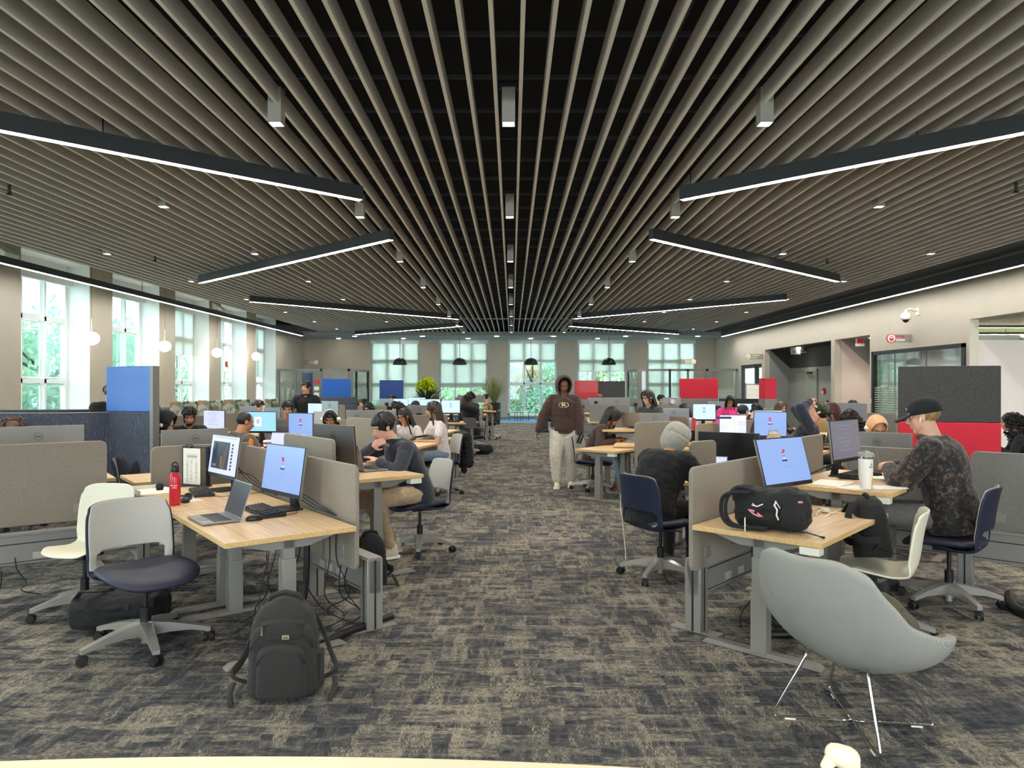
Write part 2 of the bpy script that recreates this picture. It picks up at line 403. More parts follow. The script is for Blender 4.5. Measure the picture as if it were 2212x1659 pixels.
sheer('leaf_grass', S(130, 140, 85), 0.3, 0.0); sheer('leaf_lime', S(170, 185, 40), 0.35, 0.0); sheer('leaf_deep', S(60, 85, 40), 0.3, 0.0)
def dots():
    """clear film with a band of white printed hexagon dots"""
    m = bpy.data.materials.new('dot_film'); m.use_nodes = True; nt = m.node_tree; nt.nodes.clear()
    out = nt.nodes.new('ShaderNodeOutputMaterial'); v = coords(nt, (1, 1, 1)); vo = N(nt, 'ShaderNodeTexVoronoi', Scale=16.0, Randomness=0.0); nt.links.new(v, vo.inputs['Vector'])
    lt = N(nt, 'ShaderNodeMath', operation='LESS_THAN'); lt.inputs[1].default_value = 0.36; nt.links.new(vo.outputs['Distance'], lt.inputs[0])
    t = N(nt, 'ShaderNodeBsdfTransparent', Color=(0.95, 0.97, 0.96, 1)); d = N(nt, 'ShaderNodeBsdfDiffuse', Color=S(225, 225, 215)); tr = N(nt, 'ShaderNodeBsdfTranslucent', Color=S(225, 225, 215))
    a = nt.nodes.new('ShaderNodeMixShader'); a.inputs[0].default_value = 0.5; nt.links.new(d.outputs[0], a.inputs[1]); nt.links.new(tr.outputs[0], a.inputs[2])
    mx = nt.nodes.new('ShaderNodeMixShader'); nt.links.new(lt.outputs[0], mx.inputs[0]); nt.links.new(t.outputs[0], mx.inputs[1]); nt.links.new(a.outputs[0], mx.inputs[2]); nt.links.new(mx.outputs[0], out.inputs[0]); M['dot_film'] = m
dots()
# ---------------------------------------------------------------- camera, sky
cam = bpy.data.cameras.new('camera'); camo = bpy.data.objects.new('camera', cam); COL.objects.link(camo)
cam.sensor_width = 36; cam.lens = 36 * F / 2212; cam.shift_y = 5.5 / 2212; cam.clip_start = 0.05; cam.clip_end = 300
camo.location = (0, 0, CH); camo.rotation_euler = (PI / 2, 0, 0); sc.camera = camo
sc.view_settings.view_transform = 'Standard'; sc.view_settings.look = 'None'; sc.view_settings.gamma = 1; sc.view_settings.exposure = 1.3
sc.view_settings.use_curve_mapping = False
w = bpy.data.worlds.new('sky'); sc.world = w; w.use_nodes = True; nt = w.node_tree
bg = nt.nodes['Background']; v = coords(nt, kind='Generated'); sp = N(nt, 'ShaderNodeSeparateXYZ'); nt.links.new(v, sp.inputs[0])
nt.links.new(ramp(nt, sp.outputs['Z'], [(0.0, (0.80, 0.93, 1.0, 1)), (0.5, (0.85, 0.95, 1.0, 1)), (1.0, (0.76, 0.9, 1.0, 1))]), bg.inputs['Color'])
bg.inputs['Strength'].default_value = 4.2

# ---------------------------------------------------------------- shell
LW, RW, BW = -10.2, 9.95, 34.8           # wall planes
ZS = 4.05                                 # underside of the slats
struct('floor', MB().box((0, 12.5, -0.05), (21.6, 39.0, 0.1)), 'carpet')
struct('floor_blue', MB().box((0.2, 33.4, -0.044), (21.0, 2.8, 0.1)), 'carpet_blue')
struct('trim_carpet_edge', MB().box((0.2, 31.85, -0.044), (21.0, 0.5, 0.1)), 'rug_light')
def wall(mb, axis, p0, p1, a0, a1, z1, holes):
    """wall slab between planes p0 and p1, running a0..a1, with rectangular holes (a, b, zlow, zhigh)"""
    def bx(a, b, za, zb):
        if b - a < 1e-4 or zb - za < 1e-4: return
        c = ((p0 + p1) / 2, (a + b) / 2, (za + zb) / 2); s_ = (abs(p1 - p0), b - a, zb - za)
        if axis == 'y': mb.box((c[1], c[0], c[2]), (s_[1], s_[0], s_[2]))
        else: mb.box(c, s_)
    cur = a0
    for a, b, zl, zh in sorted(holes):
        bx(cur, a, 0, z1); bx(a, b, 0, zl); bx(a, b, zh, z1); cur = b
    bx(cur, a1, 0, z1); return mb
LWIN = [14.75 + 3.382 * k for k in range(-4, 5)]
struct('wall_left', wall(MB(), 'x', LW, LW - 0.67, -3.0, BW + 0.4, 5.05, [(a, a + 2.42, 0.45, 4.5) for a in LWIN]), 'wall_beige')
BWIN = [-6.94, -3.58, -0.2, 3.2, 6.62]
struct('wall_back', wall(MB(), 'y', BW, BW + 0.4, LW, RW + 0.2, 5.05, [(a, a + 2.4, 0.17, 3.9) for a in BWIN]), 'wall_beige')
RH = [(28.3, 30.9, 0, 2.52), (22.15, 27.95, 0, 3.04), (19.75, 21.9, 0, 3.04), (15.56, 19.55, 0, 2.55), (9.0, 15.44, 0, 3.06)]
struct('wall_right', wall(MB(), 'x', RW, RW + 0.2, -3.0, BW + 0.4, 5.05, RH), 'wall_beige')
# recesses behind the right wall
r1 = MB().box((10.76, 28.05, 1.6), (1.2, 0.18, 3.2)).box((11.07, 25.0, 1.16), (0.2, 5.9, 2.31))
struct('wall_recess', r1, 'wall_grey')
dk = MB().box((11.07, 25.0, 2.71), (0.2, 5.9, 0.8)).box((10.81, 25.0, 3.1), (1.3, 6.0, 0.12))
dk.prism([(10.16, 3.04), (10.97, 3.04), (10.97, 2.31)], 27.93, 27.955, 'y')
struct('wall_recess_dark', dk, 'wall_dark')
struct('wall_recess_rose', MB().box((10.81, 22.0, 1.6), (1.3, 0.18, 3.2)).box((11.2, 20.8, 1.6), (0.2, 2.6, 3.2)).box((10.81, 19.65, 1.6), (1.3, 0.16, 3.2)), 'wall_rose')
struct('ceiling_recess', MB().prism([(10.16, 3.04), (11.1, 3.04), (11.1, 2.2)], 21.88, 21.905, 'y').box((10.81, 20.8, 3.1), (1.3, 2.5, 0.12)), 'felt_grey')
struct('wall_side_room', MB().box((14.7, 15.62, 1.31), (9.0, 0.12, 2.62)).box((19.2, 17.0, 1.8), (0.2, 19.0, 3.6)).box((15.4, 26.2, 1.8), (8.0, 0.1, 3.6)), 'wall_rose')
struct('ceiling_side_room', MB().box((14.75, 17.0, 3.36), (9.1, 18.6, 0.1)), 'wall_rose')
struct('floor_side_room', MB().box((14.0, 10.5, -0.05), (8.0, 12.0, 0.1)), 'carpet')
# office behind the dark framed glazing
struct('wall_office', MB().box((14.0, 17.6, 1.5), (0.2, 3.8, 3.0)).box((12.1, 19.5, 1.5), (3.9, 0.1, 3.0)), 'trim_white')
struct('ceiling_office', MB().box((12.1, 17.55, 2.59), (3.8, 3.8, 0.05)), 'trim_white')
struct('floor_office', MB().box((12.0, 17.6, -0.05), (4.1, 4.0, 0.1)), 'carpet')
struct('floor_recess', MB().box((10.7, 25.0, -0.05), (1.3, 12.0, 0.1)), 'carpet')
# ceiling deck, grid bars and slats
struct('ceiling', MB().box((0, 15.5, 5.0), (21.9, 38.5, 0.1)), 'deck_black')
g = MB()
for k in range(44): g.box((0, 0.9 + 0.73 * k, ZS + 0.17), (17.4, 0.025, 0.03))
struct('ceiling_grid', g, 'bar_black')
struct('ceiling_duct', MB().tube([(2.35, -1, 4.75), (2.35, 31, 4.75)], 0.05, 8).tube([(-3.6, -1, 4.7), (-3.6, 31, 4.7)], 0.16, 12).tube([(1.5, -1, 4.8), (1.5, 31, 4.8)], 0.02, 6), 'bar_black')
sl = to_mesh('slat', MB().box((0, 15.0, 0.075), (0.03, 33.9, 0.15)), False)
sl.materials.append(M['slat']); sl.materials.append(M['slat_lit_underside'])
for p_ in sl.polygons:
    if p_.normal.z < -.9: p_.material_index = 1  # paler colour paints in the light on the slat undersides
k0 = -42
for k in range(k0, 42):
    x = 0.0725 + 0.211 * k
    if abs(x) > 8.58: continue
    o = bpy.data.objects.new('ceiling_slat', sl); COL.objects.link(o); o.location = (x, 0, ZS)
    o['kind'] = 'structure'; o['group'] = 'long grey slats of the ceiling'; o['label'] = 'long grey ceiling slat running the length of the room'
struct('ceiling_band_right', MB().box((9.27, 15.5, ZS + 0.1), (1.36, 37.5, 0.1)), 'band_dark')
struct('ceiling_corner_left', MB().box((-9.4, 32.4, ZS + 0.1), (1.7, 4.8, 0.1)), 'band_dark')
struct('ceiling_pocket_left', MB().box((-9.4, 13.4, 4.8), (1.7, 33.2, 0.06)), 'soffit')
struct('ceiling_soffit_back', MB().box((0, 33.4, 3.96), (20.2, 2.8, 0.1)).box((0, 32.0, 4.0), (20.2, 0.06, 0.18)), 'soffit')
struct('ceiling_fascia_back', MB().box((0, 31.97, 4.35), (18.0, 0.06, 0.55)), 'deck_black')
struct('wall_rear', wall(MB(), 'y', -3.2, -3.0, -10.8, 10.2, 5.05, [(a, a + 3.0, 0.3, 4.1) for a in (-8.5, -1.5, 5.5)]), 'wall_beige')  # openings behind the camera are added to let in fill daylight
struct('baseboard_left', MB().box((LW + 0.01, 16, 0.05), (0.02, 37, 0.1)), 'band_dark')
struct('baseboard_back', MB().box((0, BW - 0.01, 0.05), (20, 0.02, 0.1)), 'wall_grey')

# ---------------------------------------------------------------- windows
def window(name, M0, W, z0, z1, bars, trans, blind=None, parent_kind='structure'):
    """local x across, y outward, z up"""
    f = MB(M0); t = 0.07
    f.box((W / 2, 0, z0 + 0.05), (W, 0.12, 0.1)).box((W / 2, 0, z1 - 0.07), (W, 0.14, 0.14)).box((0.05, 0, (z0 + z1) / 2), (0.1, 0.12, z1 - z0)).box((W - 0.05, 0, (z0 + z1) / 2), (0.1, 0.12, z1 - z0))
    for b in bars: f.box((W * b, 0, (z0 + z1) / 2), (t, 0.1, z1 - z0))
    for z in trans: f.box((W / 2, 0, z), (W, 0.1, 0.1))
    # inner sash lines
    xs = [0.0] + list(bars) + [1.0]; zs = [z0] + list(trans) + [z1]
    for a, b in zip(xs, xs[1:]):
        for c, d in zip(zs, zs[1:]):
            xa, xb, za, zb = W * a + 0.07, W * b - 0.07, c + 0.08, d - 0.08
            for p, q in (((xa, za), (xb, za)), ((xb, za), (xb, zb)), ((xb, zb), (xa, zb)), ((xa, zb), (xa, za))):
                f.bar((p[0], 0.03, p[1]), (q[0], 0.03, q[1]), 0.03, 0.03, (0, 1, 0))
    w_ = struct(name, f, 'trim_white')
    obj('pane', MB(M0).box((W / 2, 0.03, (z0 + z1) / 2), (W - 0.05, 0.008, z1 - z0)), 'glass', w_)
    obj('window_sill', MB(M0).box((W / 2, -0.1, z0 - 0.0), (W, 0.3, 0.03)), 'trim_white', w_)
    if blind:
        bl = obj('roller_blind', MB(M0).box((W / 2, -0.09, (blind + z1) / 2), (W - 0.06, 0.004, z1 - blind)), 'blind', w_)
        obj('blind_rail', MB(M0).box((W / 2, -0.09, blind), (W - 0.06, 0.02, 0.03)), 'plastic_white', bl)
    obj('blind_cassette', MB(M0).box((W / 2, -0.1, z1 - 0.1), (W - 0.02, 0.12, 0.14)), 'trim_white', w_)
    return w_
rv = MB()
for a in LWIN:
    rv.box((LW - .33, a + .004, 2.475), (.64, .008, 4.05)).box((LW - .33, a + 2.416, 2.475), (.64, .008, 4.05)).box((LW - .33, a + 1.21, 4.496), (.64, 2.42, .008)).box((LW - .60, a + 1.21, 4.34), (.10, 2.40, .32)).box((LW - .3, a + 1.21, .46), (.6, 2.42, .02))
struct('trim_reveal_left', rv, 'trim_white')
n = 1
for i, a in enumerate(LWIN):
    M0 = Matrix.Translation((LW - 0.6, a, 0)) @ Matrix.Rotation(PI / 2, 4, 'Z')   # local x -> +y, local y -> -x (outward)
    bl = {6: 2.62, 8: 2.0}.get(i)
    window('window_%d' % n, M0, 2.42, 0.45, 4.18, (1 / 3, 2 / 3), (1.73, 3.16), bl); n += 1
for a, bl in zip(BWIN, (0.9, 1.55, 2.87, 2.35, 0.6)):
    window('window_%d' % n, Matrix.Translation((a, BW + 0.16, 0)), 2.4, 0.17, 3.88, (1 / 3, 2 / 3), (1.74, 2.87), bl); n += 1
def tinted_shadow(): pass
# ---------------------------------------------------------------- trees beyond the windows
random.seed(5)
def leaf_cloud(rx, rz, count, seed, size=0.22):
    r = random.Random(seed); mb = MB(); cl = [(r.gauss(0, .42), r.gauss(0, .42), r.uniform(-.9, .9)) for _ in range(26)]
    for i in range(count):
        c = cl[i % 26]; q = Vector((c[0] + r.gauss(0, .17), c[1] + r.gauss(0, .17), c[2] + r.gauss(0, .15)))
        p = Vector((q.x * rx, q.y * rx, q.z * rz)); s_ = size * r.uniform(.5, 1.2)
        R = Euler((r.uniform(0, 6), r.uniform(0, 6), r.uniform(0, 6))).to_matrix()
        mb.add([p + R @ Vector(k) * s_ for k in ((-.5, 0, 0), (0, -.22, .05), (.5, 0, 0), (0, .22, .05))], [(0, 1, 2, 3)])
    return mb
crowns = {m: to_mesh('crown_' + m, leaf_cloud(2.6, 3.6, 8000, i, .30), True, 0) for i, m in enumerate(('leaf_green', 'leaf_pale', 'leaf_rust'))}
for m, me in crowns.items(): me.materials.append(M[m])
tk = MB().tube([(0, 0, -4.6), (0.1, 0, -2), (0, 0.1, 0.5), (0.1, 0, 2.5)], [0.28, 0.22, 0.14, 0.05], 8)
rr = random.Random(3)
for _ in range(12):
    z = rr.uniform(-1.5, 2); a = rr.uniform(0, 2 * PI); L = rr.uniform(1.2, 2.4)
    tk.tube([(0, 0, z), (math.cos(a) * L * .5, math.sin(a) * L * .5, z + .5), (math.cos(a) * L, math.sin(a) * L, z + 1.1)], [.07, .05, .02], 5)
tkm = to_mesh('trunk', tk); tkm.materials.append(M['bark'])
spots = [(-17, 14, 'leaf_green'), (-18.5, 19.5, 'leaf_pale'), (-16.5, 25, 'leaf_green'), (-18, 30.5, 'leaf_green'), (-17, 36, 'leaf_pale'), (-22, 42, 'leaf_green'), (-27, 26, 'leaf_green'),
         (-7.5, 42.5, 'leaf_green'), (-2.5, 44, 'leaf_pale'), (1.2, 42, 'leaf_green'), (5.2, 45, 'leaf_green'), (8.5, 43, 'leaf_pale'), (-0.4, 46.5, 'leaf_rust'), (2.6, 44.5, 'leaf_rust'), (-12, 45, 'leaf_green'), (-28, 38, 'leaf_green'), (-24, 32, 'leaf_pale'), (-4.8, 50, 'leaf_green'), (3.5, 51, 'leaf_green')]
where = ['beyond the nearest left window', 'beyond the second left window', 'beyond the half-shaded left window', 'beyond the fourth left window', 'near the far left corner', 'well beyond the far left corner', 'set back from the left windows',
         'beyond the fully shaded back window', 'beyond the back window behind the lime plant', 'beyond the unshaded back window', 'beyond the back window right of the unshaded one', 'beyond the last back window', 'left in the unshaded back window', 'in the middle of the unshaded back window', 'beyond the back corner', 'far out past the left windows', 'far out left between two trees', 'far behind the back windows on the left', 'far behind the back windows on the right']
for (x, y, m), wh in zip(spots, where):
    kind = {'leaf_green': 'mid-green leafy tree', 'leaf_pale': 'pale yellow-green tree', 'leaf_rust': 'rust-tinged autumn tree'}[m]
    t = thing('tree', kind + ' ' + wh, 'tree', (x, y, rr.uniform(0.3, 1.2)), rr.uniform(0, 6))
    t.scale = (1, 1, rr.uniform(.8, 1.0))
    for nm, me in (('foliage', crowns[m]), ('trunk', tkm)):
        o = bpy.data.objects.new(nm, me); COL.objects.link(o); o.parent = t
struct('ground_outside', MB().box((-5, 30, -4.7), (120, 120, 0.2)), 'lawn_green')

# ---------------------------------------------------------------- lights
def linear(label, p0, p1, h=0.15, w_=0.09, sections=1, mt='tube_light', hang=None, grp=None):
    p0 = Vector(p0); p1 = Vector(p1); L = (p1 - p0).length; ang = math.atan2(p1.y - p0.y, p1.x - p0.x)
    t = thing('linear_light', label, 'ceiling light', p0, ang, grp)
    b = MB().box((L / 2, 0, h + 0.005), (L, w_, 0.02)).box((L / 2, w_ / 2, h / 2), (L, 0.008, h)).box((L / 2, -w_ / 2, h / 2), (L, 0.008, h)).box((0, 0, h / 2), (0.008, w_, h)).box((L, 0, h / 2), (0.008, w_, h))
    obj('housing', b, 'fixture_black', t, smooth=False)
    for k in range(sections):
        a = L * k / sections + 0.01; c = L * (k + 1) / sections - 0.01
        obj('diffuser', MB().box(((a + c) / 2, 0, 0.004), (c - a, w_ - 0.012, 0.012)), mt, t, smooth=False)
    if hang:
        for x in (0.12, L / 2, L - 0.12): obj('hanger', MB().cyl((x, 0, h), (x, 0, h + hang), 0.006, n=6), 'metal_dark', t)
    return t
ZL = 3.85
def pl(x, y):
    d = (ZL - CH) * F / (HY - y); return Vector(((x - CX) * d / F, d, ZL))
Ls = [((780, 433), (0, 283), 1.55, 'left of the aisle nearest the camera'), ((846, 518), (432, 612), 1.0, 'left of the aisle, second from the camera'), ((990, 690), (540, 652), 1.0, 'left of the aisle, third from the camera'), ((998, 705), (768, 723), 1.0, 'left of the aisle near the back windows')]
Rs = [((1472, 433), (2212, 288), 1.5, 'right of the aisle nearest the camera'), ((1407, 517), (1810, 609), 1.0, 'right of the aisle, second from the camera'), ((1240, 689), (1698, 648), 1.0, 'right of the aisle, third from the camera'), ((1230, 705), (1465, 722), 1.0, 'right of the aisle near the back windows')]
for a, b, ext, wh in Ls + Rs:
    p = pl(*a); q = pl(*b); q = p + (q - p) * ext
    linear('black diagonal linear ceiling light ' + wh, p, q, hang=0.2)
linear('long black linear light along the window wall', (-9.4, 31.8, 3.87), (-9.4, 4.3, 3.87), sections=5, hang=0.6, h=0.12, mt='tube_light_cool')
linear('long linear light along the right-hand wall', (9.35, 31.6, 3.82), (9.35, 4.0, 3.82), sections=5, h=0.2, w_=0.1, mt='tube_light_cool')
# square downlights hanging through the slats
def down(label, x, y, z=3.9, L=0.3, grp=None):
    t = thing('downlight', label, 'ceiling light', (x, y, z), 0, grp)
    b = MB()
    for sx in (-1, 1): b.box((sx * 0.054, 0, L / 2), (0.006, 0.115, L)).box((0, sx * 0.054, L / 2), (0.115, 0.006, L))
    obj('housing', b.box((0, 0, L), (0.115, 0.115, 0.01)), 'fixture_grey', t, smooth=False)
    obj('lens', MB().box((0, 0, 0.008), (0.09, 0.09, 0.006)), 'spot_light', t, smooth=False)
    ld = bpy.data.lights.new('beam', 'SPOT') if 'beam' not in bpy.data.lights else bpy.data.lights['beam']
    ld.energy = 55; ld.color = (1.0, .93, .82); ld.spot_size = math.radians(115); ld.spot_blend = 1.0; ld.shadow_soft_size = .05
    lo = bpy.data.objects.new('beam', ld); COL.objects.link(lo); adopt(lo, t); lo.location = (0, 0, -.01)
    obj('bracket', MB().box((0, 0, L + 0.03), (0.17, 0.04, 0.05)), 'bar_black', t, smooth=False)
    return t
ordw = ['nearest the camera', 'second from the camera', 'third from the camera', 'fourth from the camera', 'fifth from the camera', 'sixth from the camera', 'seventh from the camera', 'last before the back windows']
first = None
for k in range(-2, 8):
    y = 6.18 + 3.4 * k
    for x, col in ((-2.05, 'row left of the aisle'), (-0.03, 'row above the aisle'), (2.2, 'row right of the aisle'), (-4.7, 'outer left row'), (4.95, 'outer right row'), (-7.4, 'row nearest the window wall'), (7.65, 'row nearest the right-hand wall')):
        lab = 'square downlight between slats, %s, %s' % (col, ordw[k] if k >= 0 else 'overhead behind the camera' if k == -2 else 'just over the camera')
        z = 3.88 if abs(x) < 3 else 4.02
        if first is None: first = down(lab, x, y, z)
        else: dup(first, (x, y, z), 0, lab)
# round lights of the back soffit
for i, x in enumerate((-8.3, -7.2, -5.2, -4.1, -2.1, -0.7, 0.9, 1.9, 4.1, 5.2, 7.4, 8.5)):
    o = obj('round_downlight', MB().lathe([(0.001, -.02), (.09, -.02), (.09, .0)], 16), 'spot_light', loc=(x, 32.5 if i % 2 else 34.0, 3.905))
    tag(o, 'small round downlight in the soffit over the back windows', 'ceiling light', 'round downlights of the back soffit')
# globes along the window wall
for i, (px, py, r) in enumerate(((198, 731, .165), (356, 748, .165), (469, 762, .165), (553.5, 770, .165))):
    d = 9.75 * F / (CX - px); p = at(px, py, d)
    t = thing('globe_pendant', 'white glowing globe pendant, %s along the window wall' % ('nearest the camera', 'second', 'third', 'farthest')[i], 'pendant lamp', p)
    obj('globe', MB().ball((0, 0, 0), (r, r, r * .92), n=28, m=18), 'globe_light', t, sharp=0)
    obj('cord', MB().cyl((0, 0, r * .9), (0, 0, 4.75 - p.z), 0.004, n=6), 'metal_dark', t); obj('stem', MB().cyl((0, 0, r * .88), (0, 0, r + .3), 0.012, n=8), 'alu', t)
# black domes by the back windows
for i, px in enumerate((864, 993, 1147, 1315)):
    p = at(px, 788, 33.6)
    t = thing('dome_pendant', 'black dome pendant lamp, %s of four by the back windows' % ('leftmost', 'second from left', 'third from left', 'rightmost')[i], 'pendant lamp', p)
    obj('shade', MB().lathe([(.33, 0), (.325, .08), (.28, .19), (.2, .27), (.1, .31), (.02, .33)], 28, caps=False), 'lamp_black', t, solid=0.01, sharp=0)
    obj('bulb', MB().ball((0, 0, .14), .06), 'globe_light', t); obj('cord', MB().cyl((0, 0, .33), (0, 0, 3.92 - p.z), 0.012, n=6), 'metal_dark', t)
# sprinklers and projector-like brackets
for i, (px, py) in enumerate(((2195, 412), (1787, 566), (335, 572 - 10), (20, 417))):
    d = (3.98 - CH) * F / (HY - py); p = at(px, py, d)
    o = obj('sprinkler', MB().cyl((0, 0, 0), (0, 0, .1), 0.02, n=10).lathe([(.001, -.03), (.04, -.025), (.02, 0)], 12), 'bar_black', loc=p); tag(o, 'small black sprinkler head hanging from the slats', 'sprinkler', 'sprinkler heads in the ceiling')
for lab, px, py, d in (('nearest the camera', 18, 548, 14.0), ('farther down the window wall', 476, 668, 24.3)):
    p = at(px, py, d); t = thing('wall_speaker', 'white angled speaker on a pier between left windows, ' + lab, 'speaker', (LW + 0.02, p.y, p.z))
    obj('body', MB().prism([(0, 0), (.32, -.08), (.34, .0), (0, .22)], -.2, .2, 'y'), 'plastic_white', t, bevel=.01); obj('grille', MB().box((.17, 0, -.055), (.28, .34, .01), ry=.24), 'bar_black', t)
fa = thing('fire_alarm', 'red fire alarm strobe on a pier between left windows', 'fire alarm', (LW + 0.03, 25.3, 2.4)); obj('housing', MB().box((0, 0, 0), (.06, .13, .2)), 'cup_red', fa, bevel=.01); obj('strobe', MB().box((.04, 0, 0), (.03, .07, .05)), 'sign_white', fa)

cy = sc.cycles
cy.use_light_tree = False; cy.max_bounces = 5; cy.diffuse_bounces = 4; cy.glossy_bounces = 2; cy.transmission_bounces = 3; cy.transparent_max_bounces = 10
cy.caustics_reflective = False; cy.caustics_refractive = False; cy.use_adaptive_sampling = True; cy.adaptive_threshold = 0.09; cy.sample_clamp_indirect = 6.0
# ---------------------------------------------------------------- bench frames of the two desk clusters
def LP(u, v, z=0.0): return Vector((-.616 * u + .788 * v, .788 * u + .616 * v, z))
def RP(u, v, z=0.0): return Vector((.675 * u - .738 * v, .738 * u + .675 * v, z))
HL, HR = 38.0, 137.5

# ---------------------------------------------------------------- swivel chairs
PATH = [(.21, .435, .16), (.13, .455, .205), (.0, .437, .22), (-.11, .425, .225), (-.19, .445, .228), (-.225, .50, .230), (-.242, .58, .230), (-.254, .68, .230), (-.270, .78, .224), (-.292, .88, .205)]
def path_at(t, pts):
    t = max(0, min(0.9999, t)) * (len(pts) - 1); i = int(t); f = t - i
    P = [pts[max(0, min(len(pts) - 1, i + k))] for k in (-1, 0, 1, 2)]
    return [0.5 * ((2 * b) + (c - a) * f + (2 * a - 5 * b + 4 * c - d) * f * f + (-a + 3 * b - 3 * c + d) * f ** 3) for a, b, c, d in zip(*P)]
def shell(off=0.0, lo=0.0, slot=True, nu=20, nv=36, trim=1.0):
    def fn(a, b):
        t = lo + (1 - lo) * b; y, z, hw = path_at(t, PATH); u = (a * 2 - 1) * trim
        x = u * hw; back = min(1, max(0, (t - .42) / .2))
        y += back * .055 * u * u - off * back; z += (1 - back) * .028 * u ** 4 - off * (1 - back)
        if t > .93: z -= (abs(u) ** 6) * .03
        return (x, y, z)
    sk = (lambda a, b: abs(a * 2 - 1) < (.80 if abs(lo + (1 - lo) * b - .585) < .055 else .72) and .50 < lo + (1 - lo) * b < .665) if slot else None
    return MB().grid(fn, nu, nv, sk)
def swivel_base(t, legs=5, rot=0.3):
    obj('gas_column', MB().cyl((0, 0, .10), (0, 0, .25), .028).cyl((0, 0, .25), (0, 0, .41), .014), 'plastic_black', t)
    obj('mechanism', MB().box((0, -.01, .412), (.13, .2, .035)).tube([(.06, .02, .41), (.2, .04, .405)], .006, 6), 'plastic_black', t, bevel=.008)
    obj('hub', MB().cyl((0, 0, .065), (0, 0, .15), .034, .03, 20).cyl((0, 0, .03), (0, 0, .065), .02), 'alu', t)
    for k in range(legs):
        a = rot + 2 * PI * k / legs; c, s_ = math.cos(a), math.sin(a); R = Matrix.Rotation(a, 4, 'Z')
        b = MB(R)
        prof = [(.02, .165, .080, .030), (.12, .150, .090, .026), (.22, .125, .090, .021), (.325, .092, .066, .017)]
        b.loft([[Vector((x, -w, z1)), Vector((x, w, z1)), Vector((x, w, z0)), Vector((x, -w, z0))] for x, z1, z0, w in prof])
        b.cyl((.31, 0, .05), (.31, 0, .085), .010)
        leg = obj('leg', b, 'alu', t)
        q = R @ Vector((.318, 0, .03)); ca = a + 1.1 + k
        cb = MB(Matrix.Translation(q) @ Matrix.Rotation(ca, 4, 'Z'))
        for s2 in (-1, 1): cb.cyl((s2 * .008, 0, 0), (s2 * .026, 0, 0), .029, .026, 16)
        cb.box((0, .0, .018), (.03, .03, .03))
        obj('caster', cb, 'rubber', leg)
def make_chair(label, kind, loc, heading, rot=0.3, seat=.46, group=None):
    t = thing('swivel_chair' if kind == 'A' else 'shell_chair', label, 'chair', loc, rz_of(heading), group)
    t.scale = (1, 1, 1)
    if kind == 'A':
        obj('outer_shell', shell(.012, 0.0, True), 'navy', t, solid=.012, sub=1, sharp=0)
        obj('backrest', shell(-.004, .46, True, 20, 26, .95), 'plastic_grey', t, solid=.008, sub=1, sharp=0)
        sb = MB(); rings = []
        for z, k in ((.440, .80), (.447, .96), (.465, 1.03), (.485, 1.01), (.498, .92), (.502, .74), (.494, .45), (.490, .1)):
            ring = []
            for i in range(32):
                a = 2 * PI * i / 32; ca, sa = math.cos(a), math.sin(a)
                x = .232 * k * math.copysign(abs(ca) ** .62, ca); y = .245 * k * math.copysign(abs(sa) ** .7, sa)
                ring.append(Vector((x, y + .03, z - .035 * max(0, y / .22) ** 2 + .012 * (x / .21) ** 2)))
            rings.append(ring)
        obj('seat', sb.loft(rings), 'navy_seat', t, sub=1, sharp=0)
    else:
        obj('seat_shell', shell(.0, 0.0, False), 'plastic_ivory', t, solid=.014, sub=1, sharp=0)
    swivel_base(t, rot=rot)
    return t
chA = make_chair('grey-backed swivel chair with dark seat pushed away from the left front desk', 'A', (-2.25, 4.36, 0), 317, rot=.12); chA.scale = (1.14, 1.14, 1.0)
chW = make_chair('ivory shell chair behind the grey-backed chair on the left', 'W', (-3.02, 5.02, 0), 260, rot=.9)
def chair(label, loc, heading, kind='A', seat=.49, rot=None, group=None):
    c = dup(chA if kind == 'A' else chW, loc, rz_of(heading), label, group)
    c.scale = (1.05, 1.05, seat / .49); return c

# ---------------------------------------------------------------- sit-stand desks
def desk(label, loc, heading, W=1.24, Dp=.78, h=.74, box=True, group=None, legs=True):
    """local x along the edge, +y from the user towards the screen"""
    t = thing('standing_desk', label, 'desk', loc, rz_of(heading), group)
    obj('desktop', MB().box((0, 0, h - .015), (W, Dp, .03)), 'oak', t, bevel=.002)
    obj('edge_band', MB().box((0, -Dp / 2, h - .015), (W + .002, .003, .028)).box((-W / 2, 0, h - .015), (.003, Dp, .028)).box((W / 2, 0, h - .015), (.003, Dp, .028)), 'oak_edge', t, smooth=False)
    if legs:
        for s_ in (-1, 1):
            x = s_ * (W / 2 - .11); b = MB(); hh = h - .035
            b.box((x, 0, (hh + .55) / 2), (.06, .072, hh - .55)).box((x, 0, .46), (.07, .084, .25)).box((x, 0, .2), (.08, .096, .36))
            leg = obj('leg', b, 'metal_grey', t, bevel=.003)
            f = MB(); f.loft([[Vector((x + sx * w, y, z)) for sx, z in ((-1, 0.003), (1, 0.003), (1, hz), (-1, hz))] for y, w, hz in ((-.36, .036, .012), (-.33, .036, .03), (.33, .036, .03), (.36, .036, .012))])
            obj('foot', f, 'metal_grey', leg, bevel=.002)
            a = MB().prism([(-.33, hh), (-.12, hh - .06), (.12, hh - .06), (.33, hh)], x - .03, x + .03, 'x')
            obj('support_arm', a, 'metal_grey', leg, bevel=.002)
        obj('crossbar', MB().box((0, 0, h - .06), (W - .3, .05, .03)), 'metal_grey', t)
    if box: obj('outlet_box', MB().box((-W / 2 + .04, -Dp / 2 + .07, h - .055), (.075, .11, .045)), 'plastic_white', t, bevel=.004, label='white outlet box under the corner')
    return t
